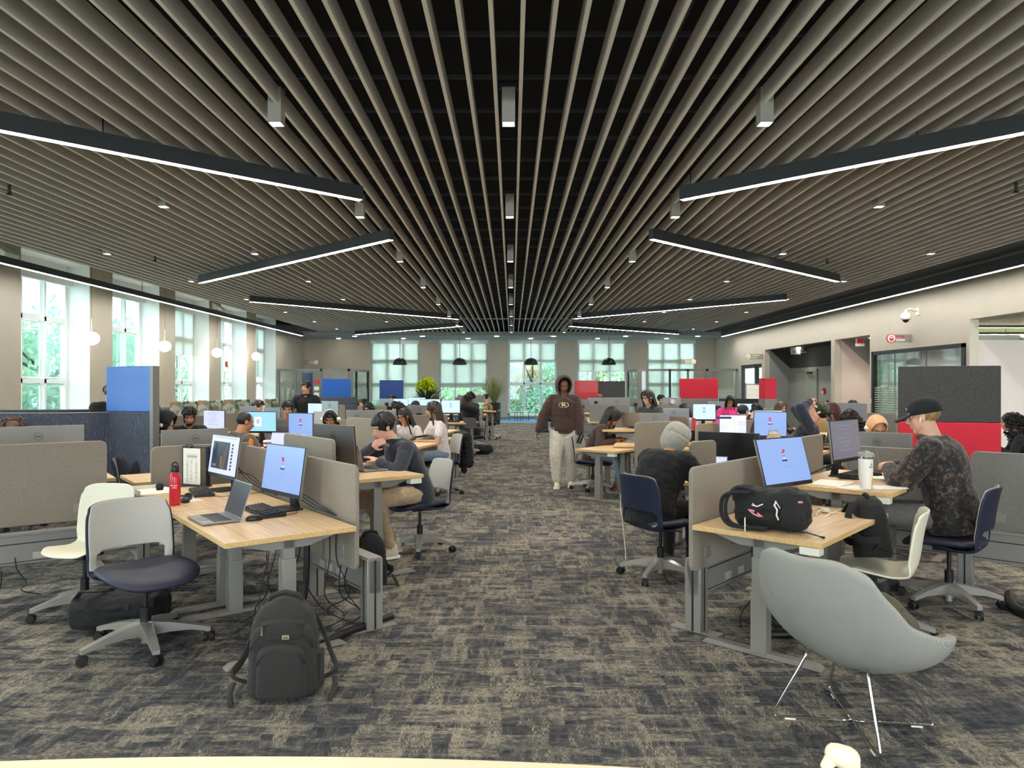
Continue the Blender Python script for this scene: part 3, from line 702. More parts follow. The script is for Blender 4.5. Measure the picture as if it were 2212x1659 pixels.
def pscreen(label, p0, p1, ztop, h=.66, grey=False, bracket=True, group=None):
    p0 = Vector(p0); p1 = Vector(p1); L = (p1.xy - p0.xy).length; a = math.atan2(p1.y - p0.y, p1.x - p0.x)
    t = thing('privacy_screen', label, 'screen', ((p0.x + p1.x) / 2, (p0.y + p1.y) / 2, ztop - h), a, group)
    obj('panel', MB().prism(rrect(L, h, .05, 6, 0, h / 2), -.015, .015, 'y'), 'screen_fabric_grey' if grey else 'screen_fabric', t, bevel=.008, seg=3)
    if bracket:
        for s_ in (-1, 1): obj('bracket', MB().box((s_ * (L / 2 - .2), 0, .1), (.07, .045, .07)), 'metal_grey', t, bevel=.004)
    return t
def pscreen_px(label, a, b, ztop, **k):
    q = []
    for x, y in (a, b): q.append(at(x, y, (CH - ztop) * F / (y - HY)))
    return pscreen(label, q[0], q[1], ztop, **k)
def beam(label, p0, p1, posts, outlets=()):
    p0 = Vector(p0); p1 = Vector(p1); L = (p1 - p0).length; a = math.atan2(p1.y - p0.y, p1.x - p0.x)
    t = thing('power_beam', label, 'bench frame', p0, a)
    obj('channel', MB().box((L / 2, 0, .35), (L, .085, .215)), 'metal_grey', t, bevel=.003)
    obj('top_cover', MB().box((L / 2, 0, .468), (L, .10, .022)), 'metal_grey', t, bevel=.004)
    obj('groove', MB().box((L / 2, 0, .40), (L - .01, .088, .008)).box((L / 2, 0, .262), (L - .01, .088, .006)), 'metal_dark', t)
    for x in posts:
        po = obj('post', MB().box((x, 0, .235), (.10, .115, .47)), 'metal_grey', t, bevel=.006)
        obj('post_groove', MB().box((x, 0, .235), (.012, .118, .45)).box((x - .052, .0, .235), (.004, .012, .45)), 'metal_dark', po)
        obj('foot_plate', MB().box((x, 0, .006), (.085, .34, .012)), 'metal_grey', po, bevel=.002)
    for x in outlets:
        for s_ in (-1, 1): obj('outlet', MB().box((x, s_ * .045, .30), (.085, .01, .05)), 'plastic_grey', t, bevel=.002)
    return t

# ---------------------------------------------------------------- monitors
def monitor(label, loc, heading, w=.56, h=.33, top=.46, tilt=0, kind='R', back='fixture', portrait=False, deep=True, logo='DELL', base=True, backmat='monitor_back', group=None):
    """stands on the desk at loc; the display looks along the heading"""
    t = thing('monitor', label, 'monitor', loc, rz_of(heading), group)
    zc = top - h / 2; T = Matrix.Translation((0, 0, zc)) @ Matrix.Rotation(math.radians(-tilt), 4, 'X').inverted()
    b = MB(T).prism(rrect(w, h, .006, 2), -.012, .0, 'y')
    obj('housing', MB(T).box((0, -.006, 0), (w, .018, h)), backmat, t, bevel=.004)
    obj('bezel', MB(T).box((0, .0045, 0), (w, .004, h)), 'bezel', t, smooth=False)
    dm = {'R': 'scr_blue', 'Rp': 'scr_pale', 'doc': 'scr_white', 'sky': 'scr_sky', 'web': 'scr_lilac', 'dim': 'scr_dim', 'off': 'screen_black', 'pale': 'scr_pale', 'lilac': 'scr_lilac'}[kind]
    ch = .028; dw, dh = w - .014, h - ch - .008
    dz = ch / 2 - .004
    d = obj('display', MB(T @ Matrix.Translation((0, .0075, dz))).box((0, 0, 0), (dw, .002, dh)), dm, t, smooth=False)
    def mark(name, x, z, ww, hh, m): obj(name, MB(T @ Matrix.Translation((-x, .0092, dz + z))).box((0, 0, 0), (ww, .0012, hh)), m, d, smooth=False)
    if kind in ('R', 'Rp'):
        m = 'scr_red' if kind == 'R' else 'scr_line'
        o = text('R', .062, m, d, T @ Vector((0, .0092, dz + .055)), (PI / 2 + math.radians(tilt), 0, PI), 'letter', bold=.002)
        mark('letter_serif', .0, .032, .03, .004, m); mark('word_line', 0, .015, .03, .005, 'scr_white'); mark('button', 0, -.002, .06, .011, 'scr_navy'); mark('outline', 0, -.04, .05, .002, 'scr_line'); mark('outline', 0, -.052, .05, .002, 'scr_line')
    if kind == 'doc':
        mark('header', -.12, .10, .2, .03, 'scr_navy')
        for k in range(9): mark('text_line', -.13, .07 - k * .018, .17 - .03 * (k % 3), .003, 'scr_line'); mark('text_line', .13, .05 - k * .018, .15 - .02 * (k % 2), .004, 'scr_line')
        mark('column_rule', .02, 0, .012, dh * .9, 'scr_lilac')
    if kind == 'web':
        mark('picture', -.06, -.005, dw * .62, dh * .72, 'scr_dark'); mark('picture_figure', -.16, .02, .05, .14, 'scr_navy'); mark('picture_glow', .02, -.04, .03, .15, 'scr_warm'); mark('picture_glow', -.03, -.06, .05, .10, 'scr_warm'); mark('picture_glow', .05, .02, .012, .16, 'scr_line'); mark('picture_caption', -.17, -.09, .08, .02, 'scr_line')
        for k in range(8): mark('thumbnail', .165, .09 - k * .028, .03, .018, 'scr_navy')
        mark('toolbar', 0, .142, dw * .9, .004, 'scr_line')
    if kind in ('dim', 'lilac', 'pale'):
        for k in range(7): mark('text_line', -.02 - .02 * (k % 2), dh * .38 - k * dh * .11, dw * (.5 - .1 * (k % 3)), .004, 'scr_line')
    if kind == 'sky': mark('window_box', -.02, 0, .1, .13, 'scr_white'); mark('figure', -.02, 0, .04, .06, 'scr_line')
    if logo:
        lo = obj('logo', MB(T @ Matrix.Translation((0, -.0165, h * .24))).add([(math.cos(2 * PI * k / 40) * r, y, math.sin(2 * PI * k / 40) * r) for r in (.034, .031) for y in (0, -.001) for k in range(40)], [(r, (r + 1) % 40, 80 + (r + 1) % 40, 80 + r) for r in range(40)] + [(40 + r, 40 + (r + 1) % 40, 120 + (r + 1) % 40, 120 + r) for r in range(40)]), 'monitor_logo', t, sharp=0)
        text(logo, .0185, 'monitor_logo', lo, T @ Vector((0, -.0172, h * .24)), (PI / 2 + math.radians(tilt), 0, 0), 'logo_lettering', bold=.0006)
    if base:
        obj('stand_neck', MB().loft([[Vector((sx * wd, y + dy, z)) for sx, dy in ((-1, -.012), (1, -.012), (1, .012), (-1, .012))] for z, wd, y in ((.008, .055, -.09), (.10, .035, -.075), (.18, .026, -.06), (min(top - .06, zc - .01), .026, -.05))]).box((0, -.03, zc - .04), (.1, .04, .08)), 'plastic_black', t, bevel=.004)
        obj('stand_base', MB().prism(rrect(.24, .19, .02, 3), 0, .010), 'plastic_black', t, bevel=.003)
    return t
def keyboard(label, loc, heading, group=None):
    t = thing('keyboard', label, 'keyboard', loc, rz_of(heading), group)
    obj('body', MB().loft([[Vector((sx * .222, y, z)) for sx, z in ((-1, 0), (1, 0), (1, hz), (-1, hz))] for y, hz in ((-.075, .014), (.075, .024))]), 'plastic_black', t, bevel=.003)
    kb = MB()
    for r in range(6):
        for c in range(21):
            if (r == 0 and 5 < c < 12) or (c in (14, 18)): continue
            w_ = .0165
            kb.box((-.205 + c * .0205, -.058 + r * .0225, .021 + r * .0016), (w_, .0175, .009))
        if r == 0: kb.box((-.04, -.058, .021), (.115, .0175, .009))
    obj('keys', kb, 'key_dark', t, bevel=.0015, seg=1)
    return t
def mouse(label, loc, heading):
    t = thing('mouse', label, 'mouse', loc, rz_of(heading))
    obj('shell', MB().ball((0, 0, .008), (.032, .056, .028), n=20, m=12), 'plastic_black', t, sharp=0); obj('wheel', MB().cyl((-.004, .03, .034), (.004, .03, .034), .006), 'metal_dark', t)
    t.location.z += .008 * 0; return t
def laptop(label, loc, heading, w=.34, dp=.235, ang=105, disp='scr_dark', body='laptop_metal', group=None, scr=1):
    """hinge at +y; the display looks along -y ... the user sits on the heading side"""
    t = thing('laptop', label, 'laptop', loc, rz_of(heading), group)
    obj('base', MB().box((0, dp / 2, .008), (w, dp, .014)), body, t, bevel=.004)
    kb = MB()
    for r in range(6):
        for c in range(14): kb.box((-w * .43 + c * w * .066, .055 + r * .019, .0155), (w * .056, .015, .002))
    obj('keys', kb, 'key_dark', t, smooth=False); obj('trackpad', MB().box((0, dp - .05, .0155), (.12, .07, .0012)), 'monitor_back', t, smooth=False)
    T = Matrix.Translation((0, 0, .012)) @ Matrix.Rotation(math.radians(ang - 90), 4, 'X')
    T = Matrix.Translation((0, 0, .012)) @ Matrix.Rotation(math.radians(90 - ang), 4, 'X').inverted()
    lid = obj('lid', MB(T).box((0, -.003, dp / 2), (w, .006, dp)), body, t, bevel=.002)
    obj('display', MB(T).box((0, .0012, dp / 2 + .004), (w - .014, .003, dp - .022)), disp, lid, smooth=False)
    return t
def cable(label, pts, m='cable_black', r=.0035, cat='cable', name='cable', group=None):
    P = [Vector(p) for p in pts]; out = []
    for i in range(len(P) - 1):
        a, b, c, d = P[max(0, i - 1)], P[i], P[i + 1], P[min(len(P) - 1, i + 2)]
        for k in range(8):
            f = k / 8; out.append(0.5 * ((2 * b) + (c - a) * f + (2 * a - 5 * b + 4 * c - d) * f * f + (-a + 3 * b - 3 * c + d) * f ** 3))
    out.append(P[-1]); o = obj(name, MB().tube([p - P[0] for p in out], r, 8), m, loc=P[0], sharp=0); return tag(o, label, cat, group)
# ================================================================ left front cluster
desk('oak sit-stand desk in front on the left, red bottle and laptop on it', LP(4.65, 1.545), HL, box=False)
desk('oak sit-stand desk next to the left front one, paper stand on it', LP(5.90, 1.545), HL, box=False)
desk('raised oak desk where the young man in the navy fleece leans', LP(5.88, 2.76), HL + 180, h=.85)
pscreen('beige privacy screen at the aisle end of the left front desk', LP(4.15, 2.0), LP(5.22, 2.0), 1.10, .67)
pscreen('beige privacy screen behind the left monitor that shows a web page', LP(5.27, 2.0), LP(6.33, 2.0), 1.09, .67)
pscreen('beige privacy screen behind the monitor of the young man in navy', LP(5.24, 2.33), LP(6.30, 2.33), 1.185, .64)
pscreen('beige privacy screen with the paper stand in front of it', LP(6.75, 1.32), LP(6.75, 2.17), 1.08, .64, bracket=False)
pscreen('wide beige privacy screen at the left edge of the picture, a monitor back above it', LP(6.50, -.1), LP(6.50, .95), 1.168, .62)
beam('grey steel power beam under the left front bench, its post standing by the aisle', LP(4.22, 2.16), LP(6.7, 2.16), (0.05, 1.0), (.45, .62, .75))
beam('grey steel power beam along the left edge of the picture', LP(6.62, 1.35), LP(6.62, -1.6), (.12, 2.4), (.85, 1.25, 1.65))
desk('oak desk behind the paper-stand screen', LP(7.42, 1.8), HL + 90, h=.74, W=1.1, Dp=.72)
desk('oak desk behind the wide left-edge screen', LP(7.42, .45), HL + 90, h=.80, W=1.3, Dp=.76)
monitor('black monitor with blue R login screen on the left front desk', LP(4.9, 1.80, .74), 225, .56, .35, .45, 8)
monitor('black monitor showing a web page with a dark picture, left of the R login one', LP(6.12, 1.75, .74), 224, .56, .35, .455, 8, 'web')
monitor('turned-away monitor with round logo, cut off by the left picture edge', LP(7.55, .57, .80), HL + 90, .70, .36, .45, 0, 'off')
monitor('turned-away wide monitor with round logo behind the paper-stand screen', LP(7.44, 1.85, .74), HL + 90, .62, .34, .44, 0, 'off')
monitor('turned-away black monitor beside the young man in the navy fleece', LP(5.83, 2.60, .85), 48, .60, .37, .42, 5, 'off', backmat='monitor_slate')
laptop('open grey laptop on the left front desk with a dark display', (-1.83, 4.64, .742), 219, .34, .23, 108)
keyboard('black keyboard in front of the blue login monitor', (-1.69, 4.84, .742), HL)
mouse('black mouse beside the open laptop on the left', (-1.655, 4.565, .742), HL)
keyboard('black keyboard beside the red bottle', at(435, 1066, 5.72) * 1.0, 30)
# red bottle
p = at(378, 1091, 0); d = .86 * F / (1091 - HY); p = at(378, 1091, d)
t = thing('water_bottle', 'red steel bottle with black loop lid on the left desk', 'bottle', (p.x, p.y, .742))
obj('body', MB().lathe([(.001, 0), (.036, 0), (.0385, .006), (.0385, .19), (.036, .21), (.026, .228), (.024, .24)], 32), 'glossy_red', t)
obj('lid', MB().lathe([(.027, .238), (.0285, .242), (.0285, .27), (.020, .285), (.001, .288)], 28).tube([(-.024 * math.cos(a), 0, .268 + .04 * math.sin(a)) for a in [PI * k / 10 for k in range(11)]], .006, 8), 'plastic_black', t)
text('Rutgers', .015, 'sign_white', t, (.012, -.0388, .145), (PI / 2, 0, .25), 'lettering')
obj('small_print', MB().box((.014, -.0385, .128), (.03, .0015, .004), rz=.25), 'sign_white', t)
# paper stand
p = LP(6.52, 1.63, .742)
t = thing('paper_stand', 'black-framed stand holding a printed sheet on the left desk', 'sign holder', p, rz_of(HL + 180 + 28))
f = MB()
for s_ in (-1, 1): f.box((s_ * .135, 0, .17), (.012, .045, .34))
f.box((0, 0, .335), (.28, .045, .012)).box((0, 0, .006), (.28, .09, .012)); f.tube([(.03, .0, .34), (.03, .012, .352), (.11, .012, .352), (.11, 0, .34)], .004, 6)
obj('frame', f, 'plastic_black', t, bevel=.003)
sh = obj('sheet', MB().box((.025, .024, .17), (.2, .002, .31)), 'paper', t, smooth=False)
obj('clip', MB().box((.05, .028, .335), (.05, .012, .02)), 'plastic_black', t)
ink = MB(); rr = random.Random(9); ink.box((.025, .0258, .275), (.15, .001, .002)).box((.025, .0258, .235), (.15, .001, .002))
for k in range(6): ink.box((-.03 + .02 * k, .0258, .255), (.012, .001, .02))
for r in range(22):
    for c in (-.03, .03, .075):
        if rr.random() < .8: ink.box((c, .0258, .215 - r * .0088), (rr.uniform(.012, .036), .001, .003))
obj('printing', ink, 'print_grey', sh, smooth=False)
# small things beside the bottle
for nm, lab, a, m, size in (('paper_sheet', 'white sheet under the small black camera on the left desk', (350, 1058), 'paper', (.3, .22)), ('paper_sheet', 'white note under the mouse by the red bottle', (415, 1081), 'paper', (.14, .12))):
    d = .858 * F / (a[1] - HY); p = at(*a, d)
    tag(obj(nm, MB().box((0, 0, .001), (size[0], size[1], .002)), m, loc=(p.x, p.y, .741), rot=(0, 0, math.radians(-35)), smooth=False), lab, 'paper')
p = LP(6.36, 1.25, .741); tag(obj('document_tray', MB().box((0, 0, .004), (.36, .24, .008)).box((-.18, 0, .02), (.006, .24, .035)).box((0, -.12, .02), (.36, .006, .035)), 'paper', loc=p, rot=(0, 0, math.radians(-52)), smooth=False), 'flat white paper tray at the far corner of the left desk', 'tray')
d = .84 * F / (1066 - HY); p = at(345, 1060, 5.85)
t = thing('webcam', 'small round black webcam lying beside the red bottle', 'webcam', (p.x, p.y, .742)); obj('ball', MB().ball((0, 0, .035), (.032, .032, .036)), 'plastic_black', t); obj('foot', MB().cyl((0, 0, 0), (0, 0, .01), .028), 'plastic_black', t)
p = at(392, 1075, 5.42); t = thing('headphones', 'black headphones lying behind the red bottle', 'headphones', (p.x, p.y, .745)); obj('band', MB().tube([(.07 * math.cos(a), .075 * math.sin(a), .01) for a in [2 * PI * k / 20 * .8 for k in range(21)]], .008, 8), 'plastic_black', t)
for s_ in (0, 1): obj('ear_cup', MB().cyl((.06, -.03 - s_ * .03, .012), (.075, -.05, .03), .03, .026), 'plastic_black', t)
mouse('black mouse behind the red bottle on the white note', at(400, 1083, 0) if 0 else Vector((-2.43, 5.28, .744)), 120)
chair('swivel chair with pale inner back under the young man in navy', (-.90, 6.93, 0), 214, rot=.5)

# ================================================================ right front cluster
desk('oak sit-stand desk in front on the right with the black bag on it', RP(4.645, 1.76), HR, W=1.27)
desk('raised oak desk in front of the man in the cap', RP(5.94, 1.745), HR, W=1.25, h=.87, box=True)
pscreen('beige privacy screen at the aisle end of the right front desk', RP(4.06, 2.19), RP(5.18, 2.19), 1.09, .66)
pscreen('beige privacy screen behind the tall turned monitor of the man in the cap', RP(5.41, 2.2), RP(6.43, 2.2), 1.185, .64)
pscreen('grey privacy screen between the white tumbler and the man in the cap', RP(6.78, 2.10), RP(6.78, 1.22), 1.07, .74, grey=True, bracket=False)
pscreen('wide grey privacy screen at the right edge of the picture', RP(6.75, 1.14), RP(6.75, .05), 1.08, .62, grey=True)
beam('grey steel power beam under the right front bench, its post standing by the aisle', RP(4.20, 2.25), RP(6.7, 2.25), (.05, 1.2), (.42, .62, .85))
beam('grey steel power beam along the right edge of the picture', RP(6.62, 2.1), RP(6.62, -1.4), (.95, 2.6), (1.9, 2.3))
monitor('black monitor with blue R login screen on the right front desk', RP(5.03, 1.98, .74), -54, .56, .35, .50, 15)
monitor('narrow-looking monitor with dim grey page beside the white tumbler', RP(6.10, 1.90, .87), 313, .56, .34, .46, 6, 'dim')
monitor('turned-away monitor with round logo behind the tan headscarf screen', RP(7.60, 2.07, .70), 50, .62, .36, .45, 0, 'off')
desk('oak desk behind the grey screen, the logo monitor stands on it', RP(7.72, 2.0), HR - 90 + 180, h=.70, W=1.2, Dp=.72)
keyboard('black keyboard between the tumbler and the dim monitor', at(1850, 1028, 5.75), 137)
mouse('black mouse right of the white tumbler', Vector((2.98, 5.83, .872)), 137)
for lab, a, sz, r in (('loose white sheets left of the white tumbler', (1795, 1044), (.34, .24), .5), ('folded white sheet in front of the white tumbler', (1850, 1054), (.24, .16), .2), ('white sheet right of the tumbler under the forearm', (1908, 1053), (.28, .16), -.3), ('white sheet under the hands of the man in the cap', (1912, 1034), (.2, .2), .2)):
    d = (CH - .872) * F / (a[1] - HY); p = at(a[0], a[1], d)
    tag(obj('paper_sheet', MB().box((0, 0, .002), (sz[0], sz[1], .003)).box((.02, .01, .005), (sz[0] * .9, sz[1] * .9, .002), rz=.12), 'paper', loc=(p.x, p.y, .871), rot=(0, 0, r + .3), smooth=False), lab, 'paper')
d = (CH - .872) * F / (1056 - HY); p = at(1870, 1056, d)
t = thing('tumbler', 'large white steel tumbler with grey lid on the raised right desk', 'tumbler', (p.x, p.y, .873))
obj('body', MB().lathe([(.001, 0), (.036, 0), (.038, .006), (.039, .055), (.046, .085), (.048, .12), (.0485, .215)], 32), 'cup_white', t)
obj('collar', MB().lathe([(.0485, .214), (.049, .216), (.049, .230), (.046, .231)], 32, caps=False), 'chrome', t)
obj('lid', MB().lathe([(.047, .229), (.052, .231), (.053, .252), (.048, .258), (.001, .258)], 32).box((0, 0, .263), (.03, .05, .012)).tube([(.052, 0, .252), (.062, 0, .238), (.06, 0, .222)], .005, 6), 'lid_grey', t)
lg = obj('emblem', MB().box((.012, -.0455, .175), (.006, .002, .014), rz=.3).box((.019, -.044, .177), (.006, .002, .014), rz=.3), 'metal_dark', t)
text('STANLEY', .0085, 'metal_dark', t, (.0155, -.0464, .158), (PI / 2, 0, .32), 'lettering')
chair('navy-backed swivel chair under the man in the patterned jacket', (3.20, 5.20, 0), HR, seat=.50, rot=.25)
chair('navy-backed swivel chair under the person in the grey hood', (1.25, 5.98, 0), 32, seat=.49, rot=.75)
# white shell chair with backpack
chair('white shell chair with a black backpack on its seat', (2.36, 4.62, 0), 150, 'W', seat=.46, rot=.2)
for c in kids(COL.objects['shell_chair.001'] if 'shell_chair.001' in COL.objects else chW): pass
# charger cable
import random as _r
q = [at(1745, 1105, 0)]
def on(x, y, z): d_ = (CH - z) * F / (y - HY); return at(x, y, d_)
cable('white charging cable tangled beside the black bag on the right desk', [on(1742, 1112, .745), on(1760, 1100, .748), on(1775, 1096, .752), on(1795, 1104, .75), on(1785, 1115, .748), on(1765, 1113, .75), on(1772, 1103, .758), on(1800, 1108, .75), on(1820, 1098, .748), on(1832, 1106, .748), on(1822, 1110, .748), on(1800, 1106, .752), on(1780, 1118, .748)], 'cable_white', .0028)
t = thing('charger', 'white plug charger on the tangled cable on the right desk', 'charger', on(1782, 1107, .742)); obj('plug', MB().box((0, 0, .016), (.045, .045, .028), rz=.4), 'plastic_white', t, bevel=.006); obj('pin', MB().box((.03, .012, .016), (.02, .003, .006), rz=.4), 'chrome', t)
cable('white cable hanging down by the navy chair back in the middle', [at(1352, 1046, 6.2), at(1343, 1060, 6.2), at(1340, 1090, 6.2), at(1344, 1120, 6.15), Vector((.98, 6.15, .2)), Vector((1.0, 6.15, .01)), Vector((1.1, 6.1, .006))], 'cable_white', .003)
t = thing('charger', 'white charger block hanging at the navy chair back', 'charger', at(1354, 1048, 6.2)); obj('block', MB().box((0, 0, 0), (.03, .03, .035)), 'plastic_white', t, bevel=.004)
# ---------------------------------------------------------------- cables under the desks
b0 = LP(5.0, 1.75); rr = random.Random(4)
def hang(label, base, n_, spread, z0, seed):
    r = random.Random(seed)
    for k in range(n_):
        x, y = base.x + r.uniform(-spread, spread), base.y + r.uniform(-spread, spread)
        cable('thin black cable ' + label, [(x, y, z0), (x + r.uniform(-.03, .03), y, z0 * .7), (x + r.uniform(-.08, .08), y + r.uniform(-.05, .05), z0 * .35), (x + r.uniform(-.12, .12), y + r.uniform(-.08, .08), .10 * r.random() + .03), (x + r.uniform(-.2, .2), y + r.uniform(-.1, .1), .012)], r=.004, group='cables ' + label)
hang('hanging under the left front desk', LP(4.75, 1.75), 5, .14, .68, 1)
hang('hanging from the beam end of the left front desk', LP(4.42, 2.02), 4, .07, .66, 2)
hang('hanging under the right front desk', RP(4.6, 1.95), 5, .12, .68, 3)
hang('trailing below the left-edge beam', LP(6.5, .2), 3, .3, .3, 5)
def sleeve(label, pts, r=.02): cable(label, pts, 'plastic_black', r, 'cable sleeve', 'cable_sleeve')
sleeve('thick black cable sleeve dropping from the left front desk', [LP(4.62, 1.85, .7), LP(4.6, 1.85, .45), LP(4.6, 1.83, .2), LP(4.58, 1.75, .03), LP(4.5, 1.6, .022)], .022)
sleeve('black ribbed cable sleeve lying by the big grey-black backpack', [at(688, 1395, 4.35), Vector((-1.05, 4.5, .04)), Vector((-.93, 4.72, .03)), Vector((-.82, 4.86, .03))], .025)
sleeve('black power strip tube on the floor under the right front desk', [RP(4.35, 1.9, .04), RP(4.5, 1.75, .03), RP(4.8, 1.6, .03)], .026)
sleeve('thick black cable hose looping on the floor at the right edge', [Vector((3.75, 5.35, .035)), Vector((3.55, 5.0, .035)), Vector((3.6, 4.7, .035)), Vector((3.9, 4.62, .035)), Vector((4.2, 4.75, .035))], .035)
for lab, c in (('wire cable basket under the left front desk', LP(4.5, 1.8, .60)), ('wire cable basket under the right front desk', RP(4.42, 2.0, .60))):
    t = thing('cable_basket', lab, 'basket', c, rz_of(HL if 'left' in lab else HR)); b = MB()
    for k in range(5): b.tube([(-.16, -.08 + k * .03, .1), (-.14, -.06 + k * .02, 0), (.14, -.06 + k * .02, 0), (.16, -.08 + k * .03, .1)], .0025, 5)
    for x in (-.12, 0, .12): b.tube([(x, -.07, .02), (x, -.05, -.002), (x, .03, -.002), (x, .05, .05)], .0025, 5)
    obj('wires', b, 'chrome', t, sharp=0); obj('bundled_cable', MB().tube([(-.1, -.02, .02), (0, .02, .04), (.1, -.01, .02)], .025, 8), 'cable_black', t, sharp=0)
for k, (a, b) in enumerate(((LP(4.95, 1.86, .75), LP(4.4, 1.97, .75)), (LP(6.1, 1.85, .78), LP(5.5, 1.97, .75)), (RP(5.0, 2.1, .76), RP(4.7, 2.1, .9)), (RP(6.15, 2.0, .9), RP(5.7, 2.1, .88)))):
    lab = ('behind the R login monitor on the left', 'behind the web page monitor', 'beside the R login monitor on the right', 'behind the dim monitor by the tumbler')[k]
    for j in range(3): cable('black monitor cable ' + lab, [a + Vector((0, 0, .18 - .04 * j)), a + Vector((.03 + .03 * j, .03, .08)), (a + b) / 2 + Vector((.02 * j, 0, .03 + .01 * j)), b], r=.0035, group='cables ' + lab)
cable('thin keyboard cable on the left front desk', [(-1.72, 4.93, .75), (-1.62, 4.99, .752), (-1.5, 4.95, .75), (-1.45, 4.88, .75)], r=.002)
cable('thin mouse cable on the left front desk', [(-1.60, 4.60, .752), (-1.52, 4.68, .75), (-1.45, 4.78, .75), (-1.48, 4.86, .75)], r=.002)
cable('thin cable beside the red bottle keyboard', [(-2.4, 5.6, .75), (-2.25, 5.5, .75), (-2.1, 5.6, .75), (-2.0, 5.75, .75)], r=.002)

# ---------------------------------------------------------------- lounge chair in front
def lounge():
    t = thing('lounge_chair', 'pale grey woven lounge chair on chrome wire legs in the right foreground', 'lounge chair', (1.62, 3.38, 0), rz_of(32))
    rim = [(0, .33, .85), (24, .34, .86), (42, .35, .82), (58, .355, .68), (70, .365, .58), (90, .38, .53), (112, .365, .505), (145, .31, .42), (180, .28, .385)]
    def rm(a):
        a = abs(a)
        for (a0, r0, z0), (a1, r1, z1) in zip(rim, rim[1:]):
            if a <= a1:
                f = (a - a0) / (a1 - a0); f = f * f * (3 - 2 * f); return r0 + (r1 - r0) * f, z0 + (z1 - z0) * f
        return rim[-1][1:]
    nA, nT = 48, 14
    rings = []
    for j in range(nT + 1):
        s_ = j / nT; ring = []
        for i in range(nA):
            ang = -180 + 360 * i / nA; r, z = rm(ang); a = math.radians(-90 + ang)
            k = math.sin(s_ * PI / 2) ** .9; zz = .315 + (z - .315) * (1 - math.cos(s_ * PI / 2)) ** .85
            back = math.cos(math.radians(ang))
            ring.append(Vector((r * k * math.cos(a) * 1.05, r * k * math.sin(a) - .05 * max(0, back) * s_ ** 3, zz)))
        rings.append(ring)
    rings[0] = [Vector((p.x * .0 + .03 * math.cos(2 * PI * i / nA), .03 * math.sin(2 * PI * i / nA), .315)) for i, p in enumerate(rings[0])]
    b = MB().loft(rings, caps=False); b.f.append(tuple(range(nA)))
    o = obj('shell', b, 'lounge_weave', t, sharp=0); k = o.modifiers.new('solid', 'SOLIDIFY'); k.thickness = .045; k.offset = 1.0; k = o.modifiers.new('sub', 'SUBSURF'); k.levels = 2; k.render_levels = 2
    seam = []
    for i in range(nA + 1):
        q = rings[9][i % nA]; seam.append(Vector((q.x * 1.0, q.y, q.z - .0)))
    cush = MB().loft([[Vector((.25 * k * math.cos(2 * PI * i / 28), .26 * k * math.sin(2 * PI * i / 28), z)) for i in range(28)] for z, k in ((.40, .6), (.41, .78), (.43, .84), (.445, .78), (.452, .5), (.454, .1))])
    obj('cushion', cush, 'lounge_fabric', t, sharp=0)
    for k in range(4):
        a = math.radians(50 + 90 * k); c, s_ = math.cos(a), math.sin(a); R_ = .36
        leg = obj('leg', MB().tube([(c * .2, s_ * .2, .335), (c * .215, s_ * .215, .30), (c * R_ * .985, s_ * R_ * .985, .04), (c * R_, s_ * R_, .014), (c * R_ * .94, s_ * R_ * .94, .009), (c * .06, s_ * .06, .009), (0, 0, .011)], .0065, 10), 'chrome', t, sharp=0)
        obj('glide', MB().cyl((c * .31, s_ * .31, .0), (c * .26, s_ * .26, .0), .009), 'plastic_white', leg)
    return t
lounge()
# white table edge at the camera and the small white piece
t = thing('long_table', 'cream-topped table whose gently curved edge crosses the bottom of the picture', 'table', (-.6, 1.1, 0))
ed = [(x, .568 - (8 - math.sqrt(64 - x * x))) for x in [-1.3 + 2.6 * k / 40 for k in range(41)]]
obj('tabletop', MB().prism(ed[::-1] + [(-1.3, -.55), (1.3, -.55)], .705, .735), 'table_cream', t, bevel=.008)
for s_ in (-1, 1): lg = obj('leg', MB().box((s_ * 1.0, 0, .36), (.06, .06, .70)), 'metal_grey', t); obj('foot', MB().box((s_ * 1.0, 0, .015), (.08, .7, .03)), 'metal_grey', lg)
p = at(1815, 1640, 1.62)
t = thing('plastic_hook', 'small blurred white plastic piece standing up at the bottom right', 'plastic piece', (p.x, p.y, .0))
hk = MB().cap((0.02, 0, .60), (.02, 0, .745), .023, .024, 14).cap((.018, 0, .752), (-.01, 0, .762), .026, .024, 14).cap((-.01, 0, .76), (-.034, 0, .735), .02, .011, 14)
obj('body', hk, 'table_cream', t, sharp=0)
obj('stem', MB().cyl((.02, 0, 0), (.02, 0, .62), .012), 'plastic_white', t)
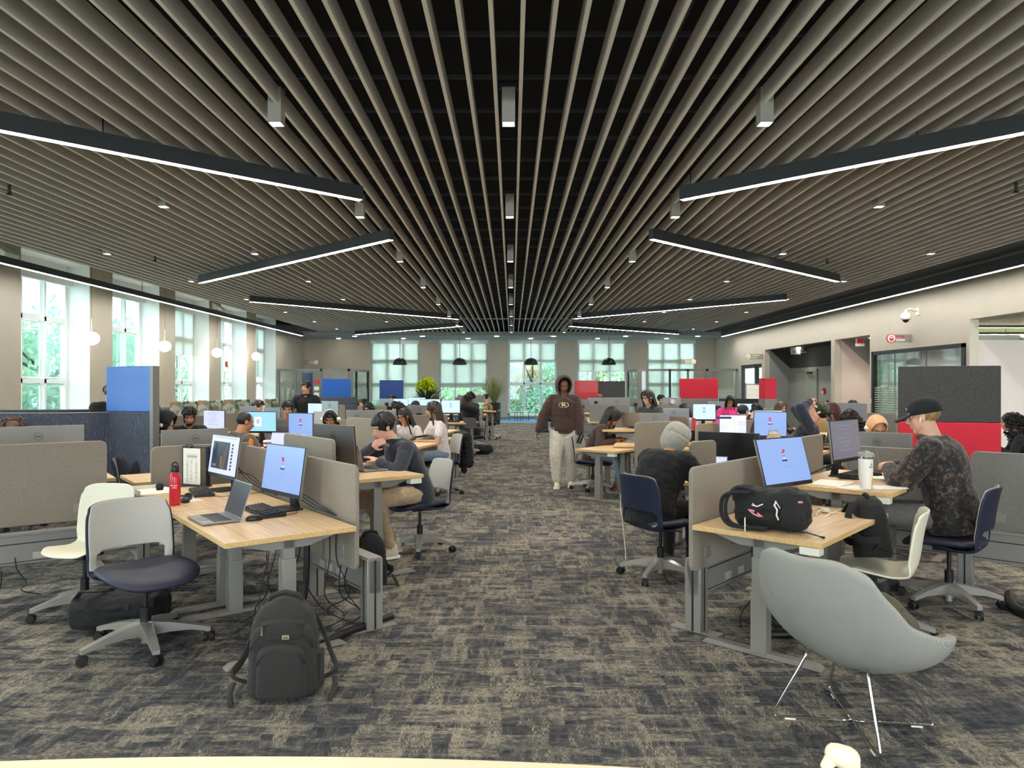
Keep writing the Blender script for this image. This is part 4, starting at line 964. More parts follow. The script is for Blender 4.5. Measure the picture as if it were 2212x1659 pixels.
# ================================================================ glazed rooms, signs and doors
def posts_box(name_label, pts, h, glass=True, zband=(1.05, 1.5), film=True):
    """glazed room front along a polyline of floor points; a point may carry a mullion width"""
    t = thing('glass_partition', name_label, 'glass room', (pts[0][0], pts[0][1], 0))
    o = Vector((pts[0][0], pts[0][1], 0))
    for (x0, y0, w0, m0), (x1, y1, w1, m1) in zip(pts, pts[1:]):
        a = Vector((x0, y0, 0)) - o; b = Vector((x1, y1, 0)) - o
        obj('head_rail', MB().bar(a + Vector((0, 0, h - .05)), b + Vector((0, 0, h - .05)), .09, .10), 'frame_grey', t, smooth=False)
        obj('sill_rail', MB().bar(a + Vector((0, 0, .04)), b + Vector((0, 0, .04)), .07, .08), 'frame_grey', t, smooth=False)
        if glass: obj('pane', MB().bar(a + Vector((0, 0, h / 2)), b + Vector((0, 0, h / 2)), .01, h - .12), 'glass_clear', t, smooth=False)
        if film: obj('dotted_film', MB().bar(a + Vector((0, -.012, (zband[0] + zband[1]) / 2)), b + Vector((0, -.012, (zband[0] + zband[1]) / 2)), .003, zband[1] - zband[0]), 'dot_film', t, smooth=False)
    for x, y, w_, m_ in pts:
        obj('post', MB().box((x - o.x, y - o.y, h / 2), (w_, .09, h)), m_, t, smooth=False)
    return t
def X(px, d): return (px - CX) * d / F
GL = 'frame_grey'
posts_box('grey-framed glass meeting room at the far left corner', [(X(601, 30.6), 30.6, .12, GL), (X(638, 30.4), 30.4, .08, GL), (X(694, 30.4), 30.4, .08, GL), (X(757, 30.4), 30.4, .22, GL), (X(770, 31.2), 31.2, .08, 'frame_black'), (X(795, 33.0), 33.0, .1, 'frame_black')], 2.36)
posts_box('grey-framed glass meeting room at the far right corner', [(X(1357, 33.0), 33.0, .06, 'frame_black'), (X(1381, 30.6), 30.6, .2, GL), (X(1447, 30.4), 30.4, .08, 'frame_black'), (X(1486, 30.4), 30.4, .08, GL), (X(1527, 30.4), 30.4, .1, GL), (X(1592, 30.4), 30.4, .12, GL)], 2.36)
for i, (x, w_, lab) in enumerate(((X(625, 33.9), .5, 'narrow navy board inside the far left glass room'),)): tag(obj('board', MB().box((0, 0, 0), (w_, .04, 1.25)), 'board_navy', loc=(-9.6, 33.3, 1.62), smooth=False), lab, 'board')
for i in range(3): tag(obj('notice', MB().box((0, 0, 0), (.22, .004, .16 + .05 * (i == 2))), ('sign_red', 'paper', 'paper')[i], loc=(X(684, 30.3), 30.3, 2.0 - .28 * i - .2), smooth=False), ('red notice on the glass room, topmost of three', 'pale notice on the glass room, middle of three', 'pale notice on the glass room, lowest of three')[i], 'notice')
# framed office glazing on the right wall
t = thing('office_glazing', 'large black-framed office window with frosted dots in the right wall', 'glass wall', (RW, 15.56, 0))
L = 3.99
for nm, b in (('frame', MB().box((0, L / 2, 2.51), (.12, L, .09)).box((0, .04, 1.27), (.12, .08, 2.55)).box((0, L - .04, 1.27), (.12, .08, 2.55)).box((0, L / 2, .04), (.12, L, .08))),): obj(nm, b, 'frame_black', t, smooth=False)
obj('pane', MB().box((.0, L / 2, 1.28), (.01, L - .16, 2.4)), 'glass_clear', t, smooth=False); obj('dotted_film', MB().box((-.012, L / 2, 1.1), (.003, L - .16, 1.0)), 'dot_film', t, smooth=False)
obj('glass_joint', MB().box((0, 2.9, 1.28), (.02, .02, 2.4)).box((0, 1.5, 1.28), (.02, .02, 2.4)), 'frame_grey', t, smooth=False)
tag(obj('office_chair_back', MB().prism(rrect(.42, .5, .08), -.02, .02, 'y'), 'board_red', loc=(10.75, 17.9, .98), rot=(0, 0, .5)), 'red-backed chair seen through the dotted office glass', 'chair')
# double door in the recess, alarm and reader
t = thing('door_1', 'grey double door with closer in the dark-topped recess', 'door', (10.96, 26.5, 0)); t['kind'] = 'structure'
obj('door_frame', MB().box((0, 0, 2.2), (.1, 2.1, .08)).box((0, -1.03, 1.1), (.1, .07, 2.2)).box((0, 1.03, 1.1), (.1, .07, 2.2)), 'door_grey', t, smooth=False)
for s in (-1, 1): lf = obj('leaf', MB().box((-.02, s * .5, 1.08), (.04, .98, 2.14)), 'door_grey', t, smooth=False); obj('handle', MB().box((-.06, s * .06, 1.0), (.04, .03, .12)), 'metal_dark', lf)
obj('closer', MB().box((-.07, -.5, 2.1), (.06, .4, .07)), 'metal_dark', t)
o = thing('fire_alarm', 'red and white alarm box beside the grey double door', 'fire alarm', (10.96, 24.9, 1.45)); obj('housing', MB().box((-.03, 0, .0), (.06, .13, .2)), 'cup_red', o); obj('label_plate', MB().box((-.065, 0, -.05), (.01, .1, .08)), 'sign_white', o)
o = thing('card_reader', 'small black card reader beside the grey double door', 'card reader', (10.95, 24.6, 1.05)); obj('body', MB().box((-.03, 0, 0), (.05, .08, .14)), 'plastic_black', o); obj('light', MB().box((-.057, 0, .04), (.004, .02, .01)), 'sign_red', o)
o = thing('light_switch', 'white switch plate on the rose wall left of the office glazing', 'switch', (9.94, 19.64, 1.2)); obj('plate', MB().box((0, 0, 0), (.012, .09, .13)), 'plastic_white', o); obj('rocker', MB().box((-.01, 0, 0), (.01, .03, .06)), 'paper', o)
# glass door of the conference room
t = thing('door_2', 'dark-framed glass door with tall handles near the far right corner', 'door', (RW + .1, 29.6, 0)); t['kind'] = 'structure'
obj('door_frame', MB().box((0, 0, 2.44), (.12, 2.6, .14)).box((0, 1.26, 1.25), (.12, .08, 2.5)).box((0, -1.26, 1.25), (.12, .08, 2.5)).box((0, -.45, 1.25), (.12, .2, 2.5)), 'frame_black', t, smooth=False)
obj('pane', MB().box((0, 0, 1.2), (.012, 2.5, 2.4)), 'glass', t, smooth=False); obj('handle', MB().box((-.12, -.25, 1.25), (.03, .03, .8)).box((-.12, -.65, 1.25), (.03, .03, .8)), 'frame_black', t)
struct('wall_conference_room', MB().box((13.5, 33.2, 1.6), (7.0, .1, 3.2)).box((13.5, 27.9, 1.6), (5.0, .1, 3.2)), 'trim_white')
struct('floor_conference_room', MB().box((13.0, 30.6, -.05), (6.1, 5.6, .1)), 'carpet')
# security camera
p = at(1960, 687, 17.4)
t = thing('security_camera', 'white dome security camera on an arm high on the right wall', 'camera', (RW, p.y, p.z + .12))
obj('arm', MB().tube([(0, 0, .05), (-.2, 0, .1), (-.3, 0, .06), (-.3, 0, -.02)], .03, 10).box((-.01, 0, .04), (.03, .14, .18)), 'plastic_white', t); obj('housing', MB().lathe([(.04, .02), (.1, -.01), (.115, -.06), (.115, -.14), (.1, -.16)], 24, (-.3, 0, 0)), 'plastic_white', t); obj('lens_dome', MB().ball((-.3, 0, -.16), (.075, .075, .075)), 'screen_black', t)
# blade signs
def sign(label, loc, rz, w_, h, lines, left=True, disc=('sign_red', 'sign_white'), plate='sign_acrylic'):
    """plate faces local -y"""
    t = thing('blade_sign', label, 'sign', loc, rz); s = -1 if left else 1
    obj('plate', MB().box((0, 0, 0), (w_, .02, h)), plate, t, bevel=.003); r = h * .56; cx_ = s * (w_ / 2 - r * .85)
    d = obj('disc', MB().cyl((cx_, -.02, 0), (cx_, .02, 0), r, n=32), disc[0], t); obj('ring', MB().cyl((cx_, -.024, 0), (cx_, -.02, 0), r * .86, n=32).cyl((cx_, .02, 0), (cx_, .022, 0), r * .8, n=32), disc[1], d); obj('emblem', MB().box((cx_, -.026, .0), (r * .9, .004, r * .7)).box((cx_, -.026, r * .45), (r * .5, .004, r * .15)).box((cx_, -.026, -r * .5), (r * .8, .004, r * .2)), disc[0], d); obj('emblem_centre', MB().box((cx_, -.029, .02), (r * .6, .004, r * .3)), disc[1], d)
    x0 = cx_ - s * r * 1.12; al = 'LEFT' if left else 'RIGHT'
    for i, (tx, m) in enumerate(lines): text(tx, h * (.36 if len(tx) < 8 else .26), m, t, (x0, -.0115, h * (.2 - .42 * i)), (PI / 2, 0, 0), 'lettering', align=al, bold=.004)
    obj('mount', MB().box((-s * (w_ / 2 + .01), 0, 0), (.02, .05, h * 1.1)), 'metal_grey', t)
    return t
p = at(1942.5, 731, 17.7); sign('blade sign reading PITCH ROOM with red disc, right wall', p, 0, .6, .2, [('PITCH', 'sign_red'), ('ROOM', 'sign_white')])
p = at(1630, 770.5, 28.1); sign('blade sign reading CONFERENCE ROOM beside the glass door', p, 0, .72, .2, [('CONFERENCE', 'sign_cream'), ('ROOM', 'sign_white')], disc=('sign_cream', 'sign_white'))
p = at(1487, 781.5, 30.3); sign('blade sign reading ROOM over the far right glass room', p, 0, .62, .2, [('STUDY', 'sign_cream'), ('ROOM', 'sign_white')], left=False, disc=('sign_cream', 'gold_disc') if 0 else ('sign_cream', 'sign_white'))
p = at(673, 782.5, 33.9); sign('blade sign reading Room over the far left glass room', (p.x - .0, p.y, p.z), 0, .62, .2, [('STUDY', 'sign_cream'), ('ROOM', 'sign_white')], left=False, disc=('sign_cream', 'sign_white'))
p = at(1718, 758, 26.0); sign('small white hanging sign in the dark recess', p, 0, .34, .26, [('REST', 'sign_acrylic'), ('ROOM', 'sign_acrylic')], disc=('sign_acrylic', 'sign_white'), plate='sign_white')
p = at(1857, 740, 20.6); t = thing('exit_sign', 'small red and white hanging sign in the rose recess', 'sign', p); obj('plate', MB().box((0, 0, .03), (.22, .03, .18)), 'sign_acrylic', t); obj('red_field', MB().box((0, -.018, .04), (.16, .006, .12)), 'sign_red', t); obj('caption', MB().box((0, -.018, -.07), (.26, .02, .08)), 'sign_white', t)
# lights of the side rooms
for lab, x0, y0, x1, y1, z in (('thin linear light in the side room behind the right opening, nearer one', 11.0, 19.8, 19.0, 19.8, 3.24), ('thin linear light in the side room behind the right opening, farther one', 11.0, 22.4, 19.0, 22.4, 3.24), ('short linear light added to brighten the glazed office', 12.0, 16.4, 12.0, 18.8, 2.5)):  # the office light is an added one that brightens the interior
    linear(lab, (x0, y0, z), (x1, y1, z), h=.05)
linear('linear light inside the room behind the glass door', (12.2, 29.0, 2.7), (12.2, 32.0, 2.7), h=.05)
struct('trim_side_door', MB().box((11.55, 15.54, 1.05), (.03, .02, 2.1)).box((11.95, 15.54, 2.1), (.8, .02, .03)).box((12.35, 15.54, 1.05), (.03, .02, 2.1)), 'wall_rose')
t = thing('ceiling_pendant', 'dark ring pendant in the side room behind the right opening', 'ceiling light', (14.6, 21.0, 3.05)); obj('ring', MB().tube([(.35 * math.cos(2 * PI * k / 24), .35 * math.sin(2 * PI * k / 24), .02) for k in range(25)], .025, 6).tube([(.3, 0, .02), (-.3, 0, .02)], .02, 6), 'bar_black', t); obj('cord', MB().cyl((0, 0, .02), (0, 0, .25), .008), 'metal_dark', t)

# ================================================================ free-standing booths and boards
def booth(label, p0, p1, zl, zt, lower, upper, thick=.06, post=False, split=None):
    p0 = Vector(p0); p1 = Vector(p1); L = (p1.xy - p0.xy).length; a = math.atan2(p1.y - p0.y, p1.x - p0.x)
    t = thing('booth_partition', label, 'partition', ((p0.x + p1.x) / 2, (p0.y + p1.y) / 2, 0), a)
    obj('lower_panel', MB().box((0, 0, zl / 2), (L, thick, zl)), lower, t, bevel=.012)
    if split: 
        obj('upper_panel', MB().box((-L * (1 - split) / 2, 0, (zl + zt) / 2), (L * split, thick * .8, zt - zl)), upper[0], t, bevel=.008); obj('upper_panel', MB().box((L * split / 2, 0, (zl + zt) / 2 - .01), (L * (1 - split), thick * .8, zt - zl - .02)), upper[1], t, bevel=.008)
    else: obj('upper_panel', MB().box((0, 0, (zl + zt) / 2), (L, thick * .8, zt - zl)), upper, t, bevel=.008)
    if post: obj('post', MB().box((L / 2 + .03, 0, zt / 2), (.05, thick + .03, zt)), 'frame_grey', t)
    return t
def bpx(label, xa, ya, xb, yb, zt, *a, **k):
    q = [at(x, y, (CH - zt) * F / (y - HY)) for x, y in ((xa, ya), (xb, yb))]; return booth(label, q[0], q[1], a[0], zt, *a[1:], **k)
booth('tall partition with glossy blue board above wave-patterned fabric, left', at(233, 800, 8.6), at(330, 800, 8.3), 1.30, 1.84, 'wave_fabric', 'board_blue', post=True)
booth('tall partition, black felt over red felt, on the right', at(1941, 800, 8.35), at(2160, 800, 8.0), .0 + 1.19, 1.835, 'board_red', 'felt_dark', thick=.12)
for lab, xa, xb, d, zt, zl, up, lo in (('far blue board with line reflections, above a dark lounge wall', 695, 758, 21.2, 1.835, 1.28, 'board_blue', 'wave_fabric'), ('far navy-blue board by the fully shaded back window', 820, 871, 24.5, 1.82, 1.2, 'board_navy', 'wave_fabric'), ('far bright red felt board over grey felt, right of the aisle', 1468, 1551, 20.5, 1.83, 1.255, 'board_red', 'felt_grey')):
    booth(lab, at(xa, 800, d), at(xb, 800, d), zl, zt, lo, up)
booth('far glossy red board beside a dark felt panel by the aisle', at(1241, 800, 25.0), at(1350, 800, 24.6), 1.15, 1.81, 'felt_grey', ('board_red_glass', 'felt_dark'), split=.475)
booth('narrow red felt partition end near the double door', at(1645, 800, 18.6), at(1671, 800, 18.6), 1.28, 1.815, 'felt_grey', 'board_red', thick=.5)
booth('dark low lounge wall under the far blue board', at(674, 880, 20.8), at(772, 880, 20.2), 1.1, 1.30, 'wave_fabric', 'wave_fabric')
booth('dark low lounge wall between the red boards on the right', at(1553, 880, 19.6), at(1640, 880, 19.2), 1.05, 1.27, 'felt_dark', 'felt_dark')
# curved lounge pods at the left edge
def pod(label, c, r, a0, a1, h, m='wave_fabric'):
    t = thing('lounge_pod', label, 'lounge seat', (c[0], c[1], 0)); n = 20
    def P(f, rr_, z): a = math.radians(a0 + (a1 - a0) * f); k = 3.2; ca, sa = math.cos(a), math.sin(a); q = (abs(ca) ** k + abs(sa) ** k) ** (-1 / k); return (rr_ * q * ca, rr_ * q * sa * .8, z)
    rings = [[Vector(P(i / n, rr_, z)) for rr_, z in ((r, .05), (r, h), (r - .05, h), (r - .05, .05))] for i in range(n + 1)]
    obj('wall', MB().loft(rings), m, t, bevel=.012); obj('piping', MB().tube([P(i / n, r, h) for i in range(n + 1)], .010, 6), 'felt_grey', t, sharp=0)
    obj('seat', MB().box((0, 0, .3), (r * 1.3, r * .9, .3)), 'felt_dark', t, bevel=.03)
pod('dark wave-patterned lounge pod at the left edge, nearer one', (-5.78, 9.05), 1.0, 180, 372, 1.29)
pod('dark wave-patterned lounge pod at the left edge, farther one', (-6.85, 10.9), 1.1, 180, 360, 1.27)
# floral banquette backs along the windows
for i, (xa, xb) in enumerate(((368, 426), (428, 480), (482, 539), (572, 602))):
    d0, d1 = 16.5 + i * 1.1, 16.9 + i * 1.1
    t = thing('banquette', 'high-backed floral lounge seat by the left windows, %s' % ('first from the left', 'second from the left', 'third from the left', 'farthest one')[i], 'lounge seat', (X((xa + xb) / 2, d0), d0, 0)); w_ = (xb - xa) * d0 / F
    obj('back_panel', MB().box((-w_ * .25, 0, .63), (w_ * .5, .1, 1.26)), 'floral_light', t, bevel=.02); obj('back_panel', MB().box((w_ * .25, 0, .63), (w_ * .5, .1, 1.26)), 'floral_dark', t, bevel=.02); obj('seat', MB().box((0, .35, .25), (w_, .55, .4)), 'felt_grey', t, bevel=.03)

# ================================================================ far screens
for lab, a, b, z, g in (
    ('beige privacy screen right behind the young man in navy', (749, 901.4), (848, 906), 1.23, 0),
    ('small beige screen edge beside the woman in headphones', (728, 905.5), (752, 906), 1.10, 0),
    ('beige screen right of the monitor where the man in the brown hoodie works', (560, 902.5), (618, 905), 1.10, 0),
    ('far beige screen behind the grey laptop lid', (690, 874), (746, 874), 1.15, 0),
    ('far beige screen in front of the woman in the dark headscarf', (772, 876), (836, 876), 1.15, 0),
    ('beige screen behind the long-haired woman in the white shirt', (890, 897), (967, 895.5), 1.12, 0),
    ('long low beige screen behind the bearded man', (340, 898), (446, 897), 1.12, 0),
    ('pale beige screen near the floral seats behind the black hood', (347, 880), (425, 878), 1.12, 1),
    ('grey-beige screen between the two left mid-room displays', (482, 893), (537, 892), 1.12, 1),
    ('pale wide screen far back left of the aisle', (823, 869.5), (866, 870), 1.10, 1),
    ('beige screen left of the person in the grey hood', (1372, 912.5), (1471, 908.5), 1.21, 0),
    ('beige screen whose rounded corner stands behind the grey hood', (1441, 898), (1487, 899.5), 1.12, 0),
    ('grey screen behind the woman with long curly hair', (1274, 872.7), (1359, 874.5), 1.25, 1),
    ('beige screen left of the display with the two-column document', (1503, 916), (1566, 912), 1.10, 0),
    ('beige screen between the document display and the tan bag', (1572, 911), (1643, 905), 1.10, 0),
    ('beige screen behind the black switched-off monitor', (1490, 954), (1545, 950), 1.10, 0),
    ('far beige screen right of the girl with pink letters', (1420, 874), (1474, 874), 1.20, 0),
    ('far beige screen behind the pale R login display', (1546, 877), (1576, 878), 1.12, 0),
    ('brown-grey screen framed in beige right of the pale login display', (1542, 883), (1564, 883), 1.05, 0),
    ('long grey screen behind the tan headscarf', (1835, 891), (1937, 893), 1.12, 1),
    ('far beige screen below the brown-haired head', (1648, 882), (1677, 882), 1.12, 0),
    ('beige screen behind the head at the back right edge', (2172, 879), (2212, 879), 1.12, 1)):
    t = pscreen_px(lab, a, b, z, grey=bool(g), bracket=False); zz = t.location.z; L = max(abs(v.co.x) for v in kids(t)[0].data.vertices)
    for s in (-1, 1): obj('support_post', MB().box((s * (L - .1), .0, -zz / 2 + .02), (.05, .04, zz + .04)), 'metal_grey', t, smooth=False)

# ================================================================ far work places: label, px centre, top row, distance, heading, kind, width, height, desk?
def station(label, px, ty, d, heading, kind='off', w=.54, h=.32, logo=None, bm='monitor_back', mk=True, hd=None, tilt=0):
    p = at(px, ty, d); dh = max(.66, min(.9, p.z - .46)); hv = Vector((math.cos(math.radians(heading)), math.sin(math.radians(heading)), 0))
    monitor(label, (p.x, p.y, dh), heading, w, h, p.z - dh, tilt, kind, logo=logo, backmat=bm)
    if 1:
        c = Vector((p.x, p.y, 0)) + hv * .20; desk('oak desk under the ' + label, c, heading + 180, W=1.15, h=dh, box=False, Dp=.72)
    if mk:
        c2 = Vector((p.x, p.y, dh + .002)) + hv * .30; keyboard('keyboard in front of the ' + label, c2, heading + 180)
ST = [('mid-room display with lilac text page, left', 463, 886, 10.6, 238, 'lilac', .50, .30, None, 1),
      ('light blue display with a white box, brown hoodie before it', 561, 889, 9.9, 262, 'sky', .50, .30, None, 1),
      ('blue display behind the white bottle', 650, 892, 8.9, 244, 'R', .40, .32, None, 1),
      ('brownish logo monitor back left of the young man', 773, 886, 10.2, 62, 'off', .42, .30, 'DELL', 1),
      ('bluish logo monitor back above the young man', 826, 885.5, 9.3, 75, 'off', .40, .31, 'DELL', 1),
      ('small blue-grey monitor back near the standing man', 714, 866.5, 12.6, 58, 'off', .40, .32, 'DELL', 1),
      ('pale blue monitor back under the floral seats', 536, 877, 12.6, 100, 'off', .30, .2, None, 1),
      ('pale blue monitor back left of the man with bangs', 588, 880, 12.0, 70, 'off', .34, .24, None, 1),
      ('narrow lit display just right of the standing man', 681, 871, 13.2, 235, 'pale', .40, .30, None, 1),
      ('wide brown monitor back behind the standing man', 697, 866, 16.0, 90, 'off', .62, .2, None, 1),
      ('logo monitor back between the two young women', 907, 875, 12.6, 78, 'off', .46, .28, 'DELL', 1),
      ('pale login display left of the man in black', 974, 864, 15.2, 268, 'Rp', .40, .30, None, 1),
      ('far blue display over the woman with long hair', 929, 862, 17.5, 262, 'pale', .52, .26, None, 1),
      ('far pale display left of the black-capped student', 866, 861, 19, 268, 'pale', .40, .22, None, 0),
      ('far small lilac display beside the navy-blue board', 836, 861, 20, 75, 'off', .46, .22, None, 0),
      ('far pale display under the lime plant', 898, 858.5, 20, 265, 'pale', .56, .22, None, 0),
      ('far bronze monitor back left of the boy in the leopard top', 1003, 858, 19, 90, 'off', .5, .2, None, 0),
      ('far monitor back by the tall dark planter', 1018, 853.5, 21, 92, 'off', .8, .22, None, 0),
      ('switched-off black display beyond the grey hood', 1573, 934, 7.2, 236, 'off', .62, .37, None, 1),
      ('display with a two-column document right of the aisle', 1583, 896, 9.6, 262, 'doc', .36, .30, None, 1),
      ('slanted blue login display behind the tan bag', 1664, 889, 8.9, 238, 'R', .40, .33, None, 1),
      ('bright display behind the black-haired man', 1659, 886, 11.0, 268, 'pale', .44, .26, None, 1),
      ('pale R login display behind the empty navy chair', 1521, 872, 12.4, 270, 'Rp', .40, .30, None, 1),
      ('wide logo monitor back under the pink letters', 1455, 882, 12.0, 90, 'off', .52, .28, 'DELL', 1),
      ('dark brown logo monitor back before the girl with glasses', 1414, 892, 10.2, 78, 'off', .42, .26, 'DELL', 1),
      ('logo monitor back above the curly-haired woman', 1333, 858.5, 14.2, 86, 'off', .50, .3, 'DELL', 1),
      ('far silver monitor back right of the girl with glasses', 1451, 858.5, 16.5, 90, 'off', .42, .26, None, 0),
      ('far pale monitor back beside the black haired girl in pink', 1551, 867, 16.0, 88, 'off', .46, .2, None, 0),
      ('far silver monitor back by the glossy red board', 1287, 859, 21, 92, 'off', .5, .2, None, 0),
      ('far dark monitor near the walking person', 1258, 864, 17.5, 80, 'off', .36, .26, None, 0),
      ('far small monitor back behind the glasses girl', 1373, 863, 20, 90, 'off', .42, .2, None, 0),
      ('far lit display over black hair before the red board', 1613, 871.5, 14.0, 262, 'pale', .36, .24, None, 0)]
for lab, px, ty, d, hd, kd, w_, h_, lg, mk in ST: station(lab, px, ty, d, hd, kd, w_, h_, lg, 'laptop_metal' if 'blue' in lab or 'silver' in lab or 'pale' in lab or 'wide logo' in lab else 'monitor_back', bool(mk))
# silver all-in-one with pale emblem
p = at(1836, 870.5, 12.0); t = thing('desktop_computer', 'wide silver desktop computer back with a pale emblem', 'computer', (p.x, p.y, .78)); obj('housing', MB().box((0, 0, p.z - .78 - .21), (.58, .03, .42)), 'laptop_metal', t, bevel=.01); obj('foot', MB().box((0, 0, .05), (.2, .16, .1)), 'laptop_metal', t); obj('emblem', MB().ball((-.12, -.018, p.z - .78 - .16), (.022, .003, .024)).ball((-.112, -.018, p.z - .78 - .13), (.006, .003, .01)), 'sign_white', t)
desk('oak desk under the silver desktop computer', (p.x, p.y + .25, 0), 270, h=.78, box=False, W=1.2)
# laptops and small things farther back
def lap(label, px, py, d, z, heading, disp='scr_lilac', ang=108, w=.32): p = at(px, py, d); laptop(label, (p.x, p.y, z + .001), heading, w, .22, ang, disp)
laptop('silver laptop open before the young man in navy', LP(5.83, 2.80, .852), HL, .33, .23, 104, 'scr_lilac')
lap('laptop with lilac page beside the red cup', 606, 966, 7.3, .90 - .0, 250)
lap('dark laptop lid beyond the pale login display by the aisle', 1018, 900, 14.6, .74, 60, 'scr_dark')
lap('small laptop with lit page beside the black jacket', 1533, 1004, 6.9, .70, 248, 'scr_lilac', 112)
lap('dark laptop used by the girl with pink letters', 1366, 893, 11.0, .98, 62, 'scr_dark')
lap('laptop of the woman with long curly hair', 1383, 968, 10.3, .72, 170, 'scr_dark')
t = thing('tablet_stand', 'grey slanted laptop lid left of the headphone woman', 'laptop', at(697, 905, 11.2)); obj('lid', MB().box((0, 0, .0), (.30, .01, .24), rx=-.3), 'laptop_metal', t); obj('base', MB().box((0, .1, -.12), (.3, .22, .015)), 'laptop_metal', t)
desk('oak desk used by the woman with long curly hair', at(1330, 0, 10.2) * Vector((1, 1, 0)) if 0 else (X(1325, 10.2), 10.2, 0), 140, h=.72, W=.98, Dp=.66)
desk('oak desk beyond the aisle end of the second left bench', (X(925, 12.6), 12.3, 0), 40, h=.72, box=False)
desk('narrow desk of the boy in the leopard top', (X(1050, 21.5), 21.5, 0), 90, h=.86, W=.6, Dp=.5)
desk('oak desk with the tan bag', (X(1672, 8.3), 8.25, 0), 50, h=.86, W=1.0, Dp=.66, box=False)
desk('oak desk carrying the girl with pink letters\' laptop', (X(1375, 10.9), 10.95, 0), 90, h=.95, W=1.1, Dp=.6, box=False)
desk('oak desk with the orange cloth', (X(1493, 9.6), 9.6, 0), 60, h=.78, W=.7, Dp=.5, box=False)
desk('oak desk with the red cup and white bottle', (X(610, 7.6), 7.55, 0), 60, h=.90, W=1.25, Dp=.75, box=False)
for lab, a, b, ps in (('grey power beam with its post by the aisle, second bench on the left', (X(984, 12.15), 12.15), (X(905, 13.3), 13.3), (.05,)), ('grey power beam with its post by the aisle, far left bench', (X(1041, 23.4), 23.4), (X(1032, 24.6), 24.6), (.05,)), ('grey power beam with its post by the aisle, second bench on the right', (X(1273, 12.3), 12.3), (X(1345, 13.4), 13.4), (.05,)), ('grey power beam behind the man in black by the aisle', (X(1038, 19.6), 19.6), (X(1015, 20.6), 20.6), (.05,))): beam(lab, (a[0], a[1], 0), (b[0], b[1], 0), ps)
# cup, bottle, bags
p = at(577.5, 948, 7.35); t = thing('paper_cup', 'red and white paper cup with lid on the mid-left desk', 'cup', (p.x, p.y, .903)); obj('cup', MB().lathe([(.001, 0), (.028, 0), (.041, .125), (.001, .125)], 24), 'cup_red', t); obj('lid', MB().lathe([(.043, .122), (.043, .132), (.038, .142), (.001, .142)], 24), 'paper', t); obj('band', MB().lathe([(.0365, .08), (.0375, .085), (.0395, .105)], 24, caps=False).lathe([(.0285, .001), (.0318, .025)], 24, caps=False), 'paper', t)
p = at(654.5, 946, 7.9); t = thing('white_bottle', 'short cream bottle in front of the blue display', 'bottle', (p.x, p.y, .902)); obj('body', MB().lathe([(.001, 0), (.036, 0), (.037, .01), (.037, .10), (.03, .115)], 24), 'cup_white', t); obj('lid', MB().lathe([(.030, .112), (.032, .115), (.030, .145), (.02, .16), (.001, .162)], 24), 'cup_white', t)
p = at(527, 958, 7.6); t = thing('paper_bag', 'crumpled orange-brown paper bag behind the web page monitor', 'bag', (p.x, p.y, .80)); rr = random.Random(2); obj('bag', MB().grid(lambda a, b: ((a - .5) * .2 + .01 * math.sin(9 * b), .04 * math.sin(a * 12) * b, .28 * b * (1 + .12 * math.sin(a * 9))), 14, 8), 'orange_paper', t, solid=.004); obj('fold', MB().box((0, .01, .1), (.16, .05, .2), rz=.1), 'orange_paper', t)
t.location.z = .74
p = at(1672, 953, 8.1); t = thing('handbag', 'tan leather drawstring bag on the desk behind the grey hood', 'bag', (p.x, p.y, .862)); rg = [[Vector((rx * math.cos(2 * PI * k / 20) * (1 + .06 * math.sin(5 * k)), ry * math.sin(2 * PI * k / 20), z)) for k in range(20)] for z, rx, ry in ((0, .07, .05), (.01, .105, .075), (.08, .108, .08), (.15, .085, .065), (.19, .06, .05), (.215, .075, .06))]; obj('body', MB().loft(rg), 'tan_leather', t, sub=1); obj('strap', MB().tube([(-.07, 0, .18), (-.05, 0, .24), (.03, 0, .245), (.07, 0, .17)], .007, 8), 'tan_leather', t)
for s in (-1, 1): obj('tassel', MB().cap((s * .05, -.07, .12), (s * .06, -.085, .03), .008, .014), 'tan_leather', t)
mouse('black mouse on the desk of the tan bag', at(1649, 960, 0) if 0 else (X(1650, 8.1), 8.05, .863), 60)
p = at(1493, 945, 9.6); t = thing('cloth', 'orange cloth lying on the desk behind the rounded screen', 'cloth', (p.x, p.y, .785)); obj('cloth', MB().ball((0, 0, .03), (.10, .07, .035)).ball((.05, .02, .04), (.06, .05, .04)), 'orange_paper', t); obj('fold', MB().ball((-.06, 0, .03), (.05, .04, .03)), 'orange_paper', t)
p = at(1543, 890, 11.8); t = thing('drinks_flask', 'coral flask left of the pale R login display', 'bottle', (X(1495, 12.3), 12.2, .80)); obj('body', MB().lathe([(.001, 0), (.04, 0), (.04, .2), (.03, .22)], 16), 'sign_red', t); obj('lid', MB().lathe([(.03, .22), (.03, .26), (.001, .26)], 16), 'sign_red', t)
p = at(1448, 870, 15.9); t = thing('mug', 'white mug on the shelf edge right of the girl with glasses', 'mug', (p.x, 15.72, 1.215)); obj('cup', MB().lathe([(.001, 0), (.035, 0), (.04, .1)], 20, caps=True), 'sign_white', t); obj('handle', MB().tube([(.04, 0, .08), (.065, 0, .07), (.065, 0, .03), (.038, 0, .02)], .006, 6), 'sign_white', t)
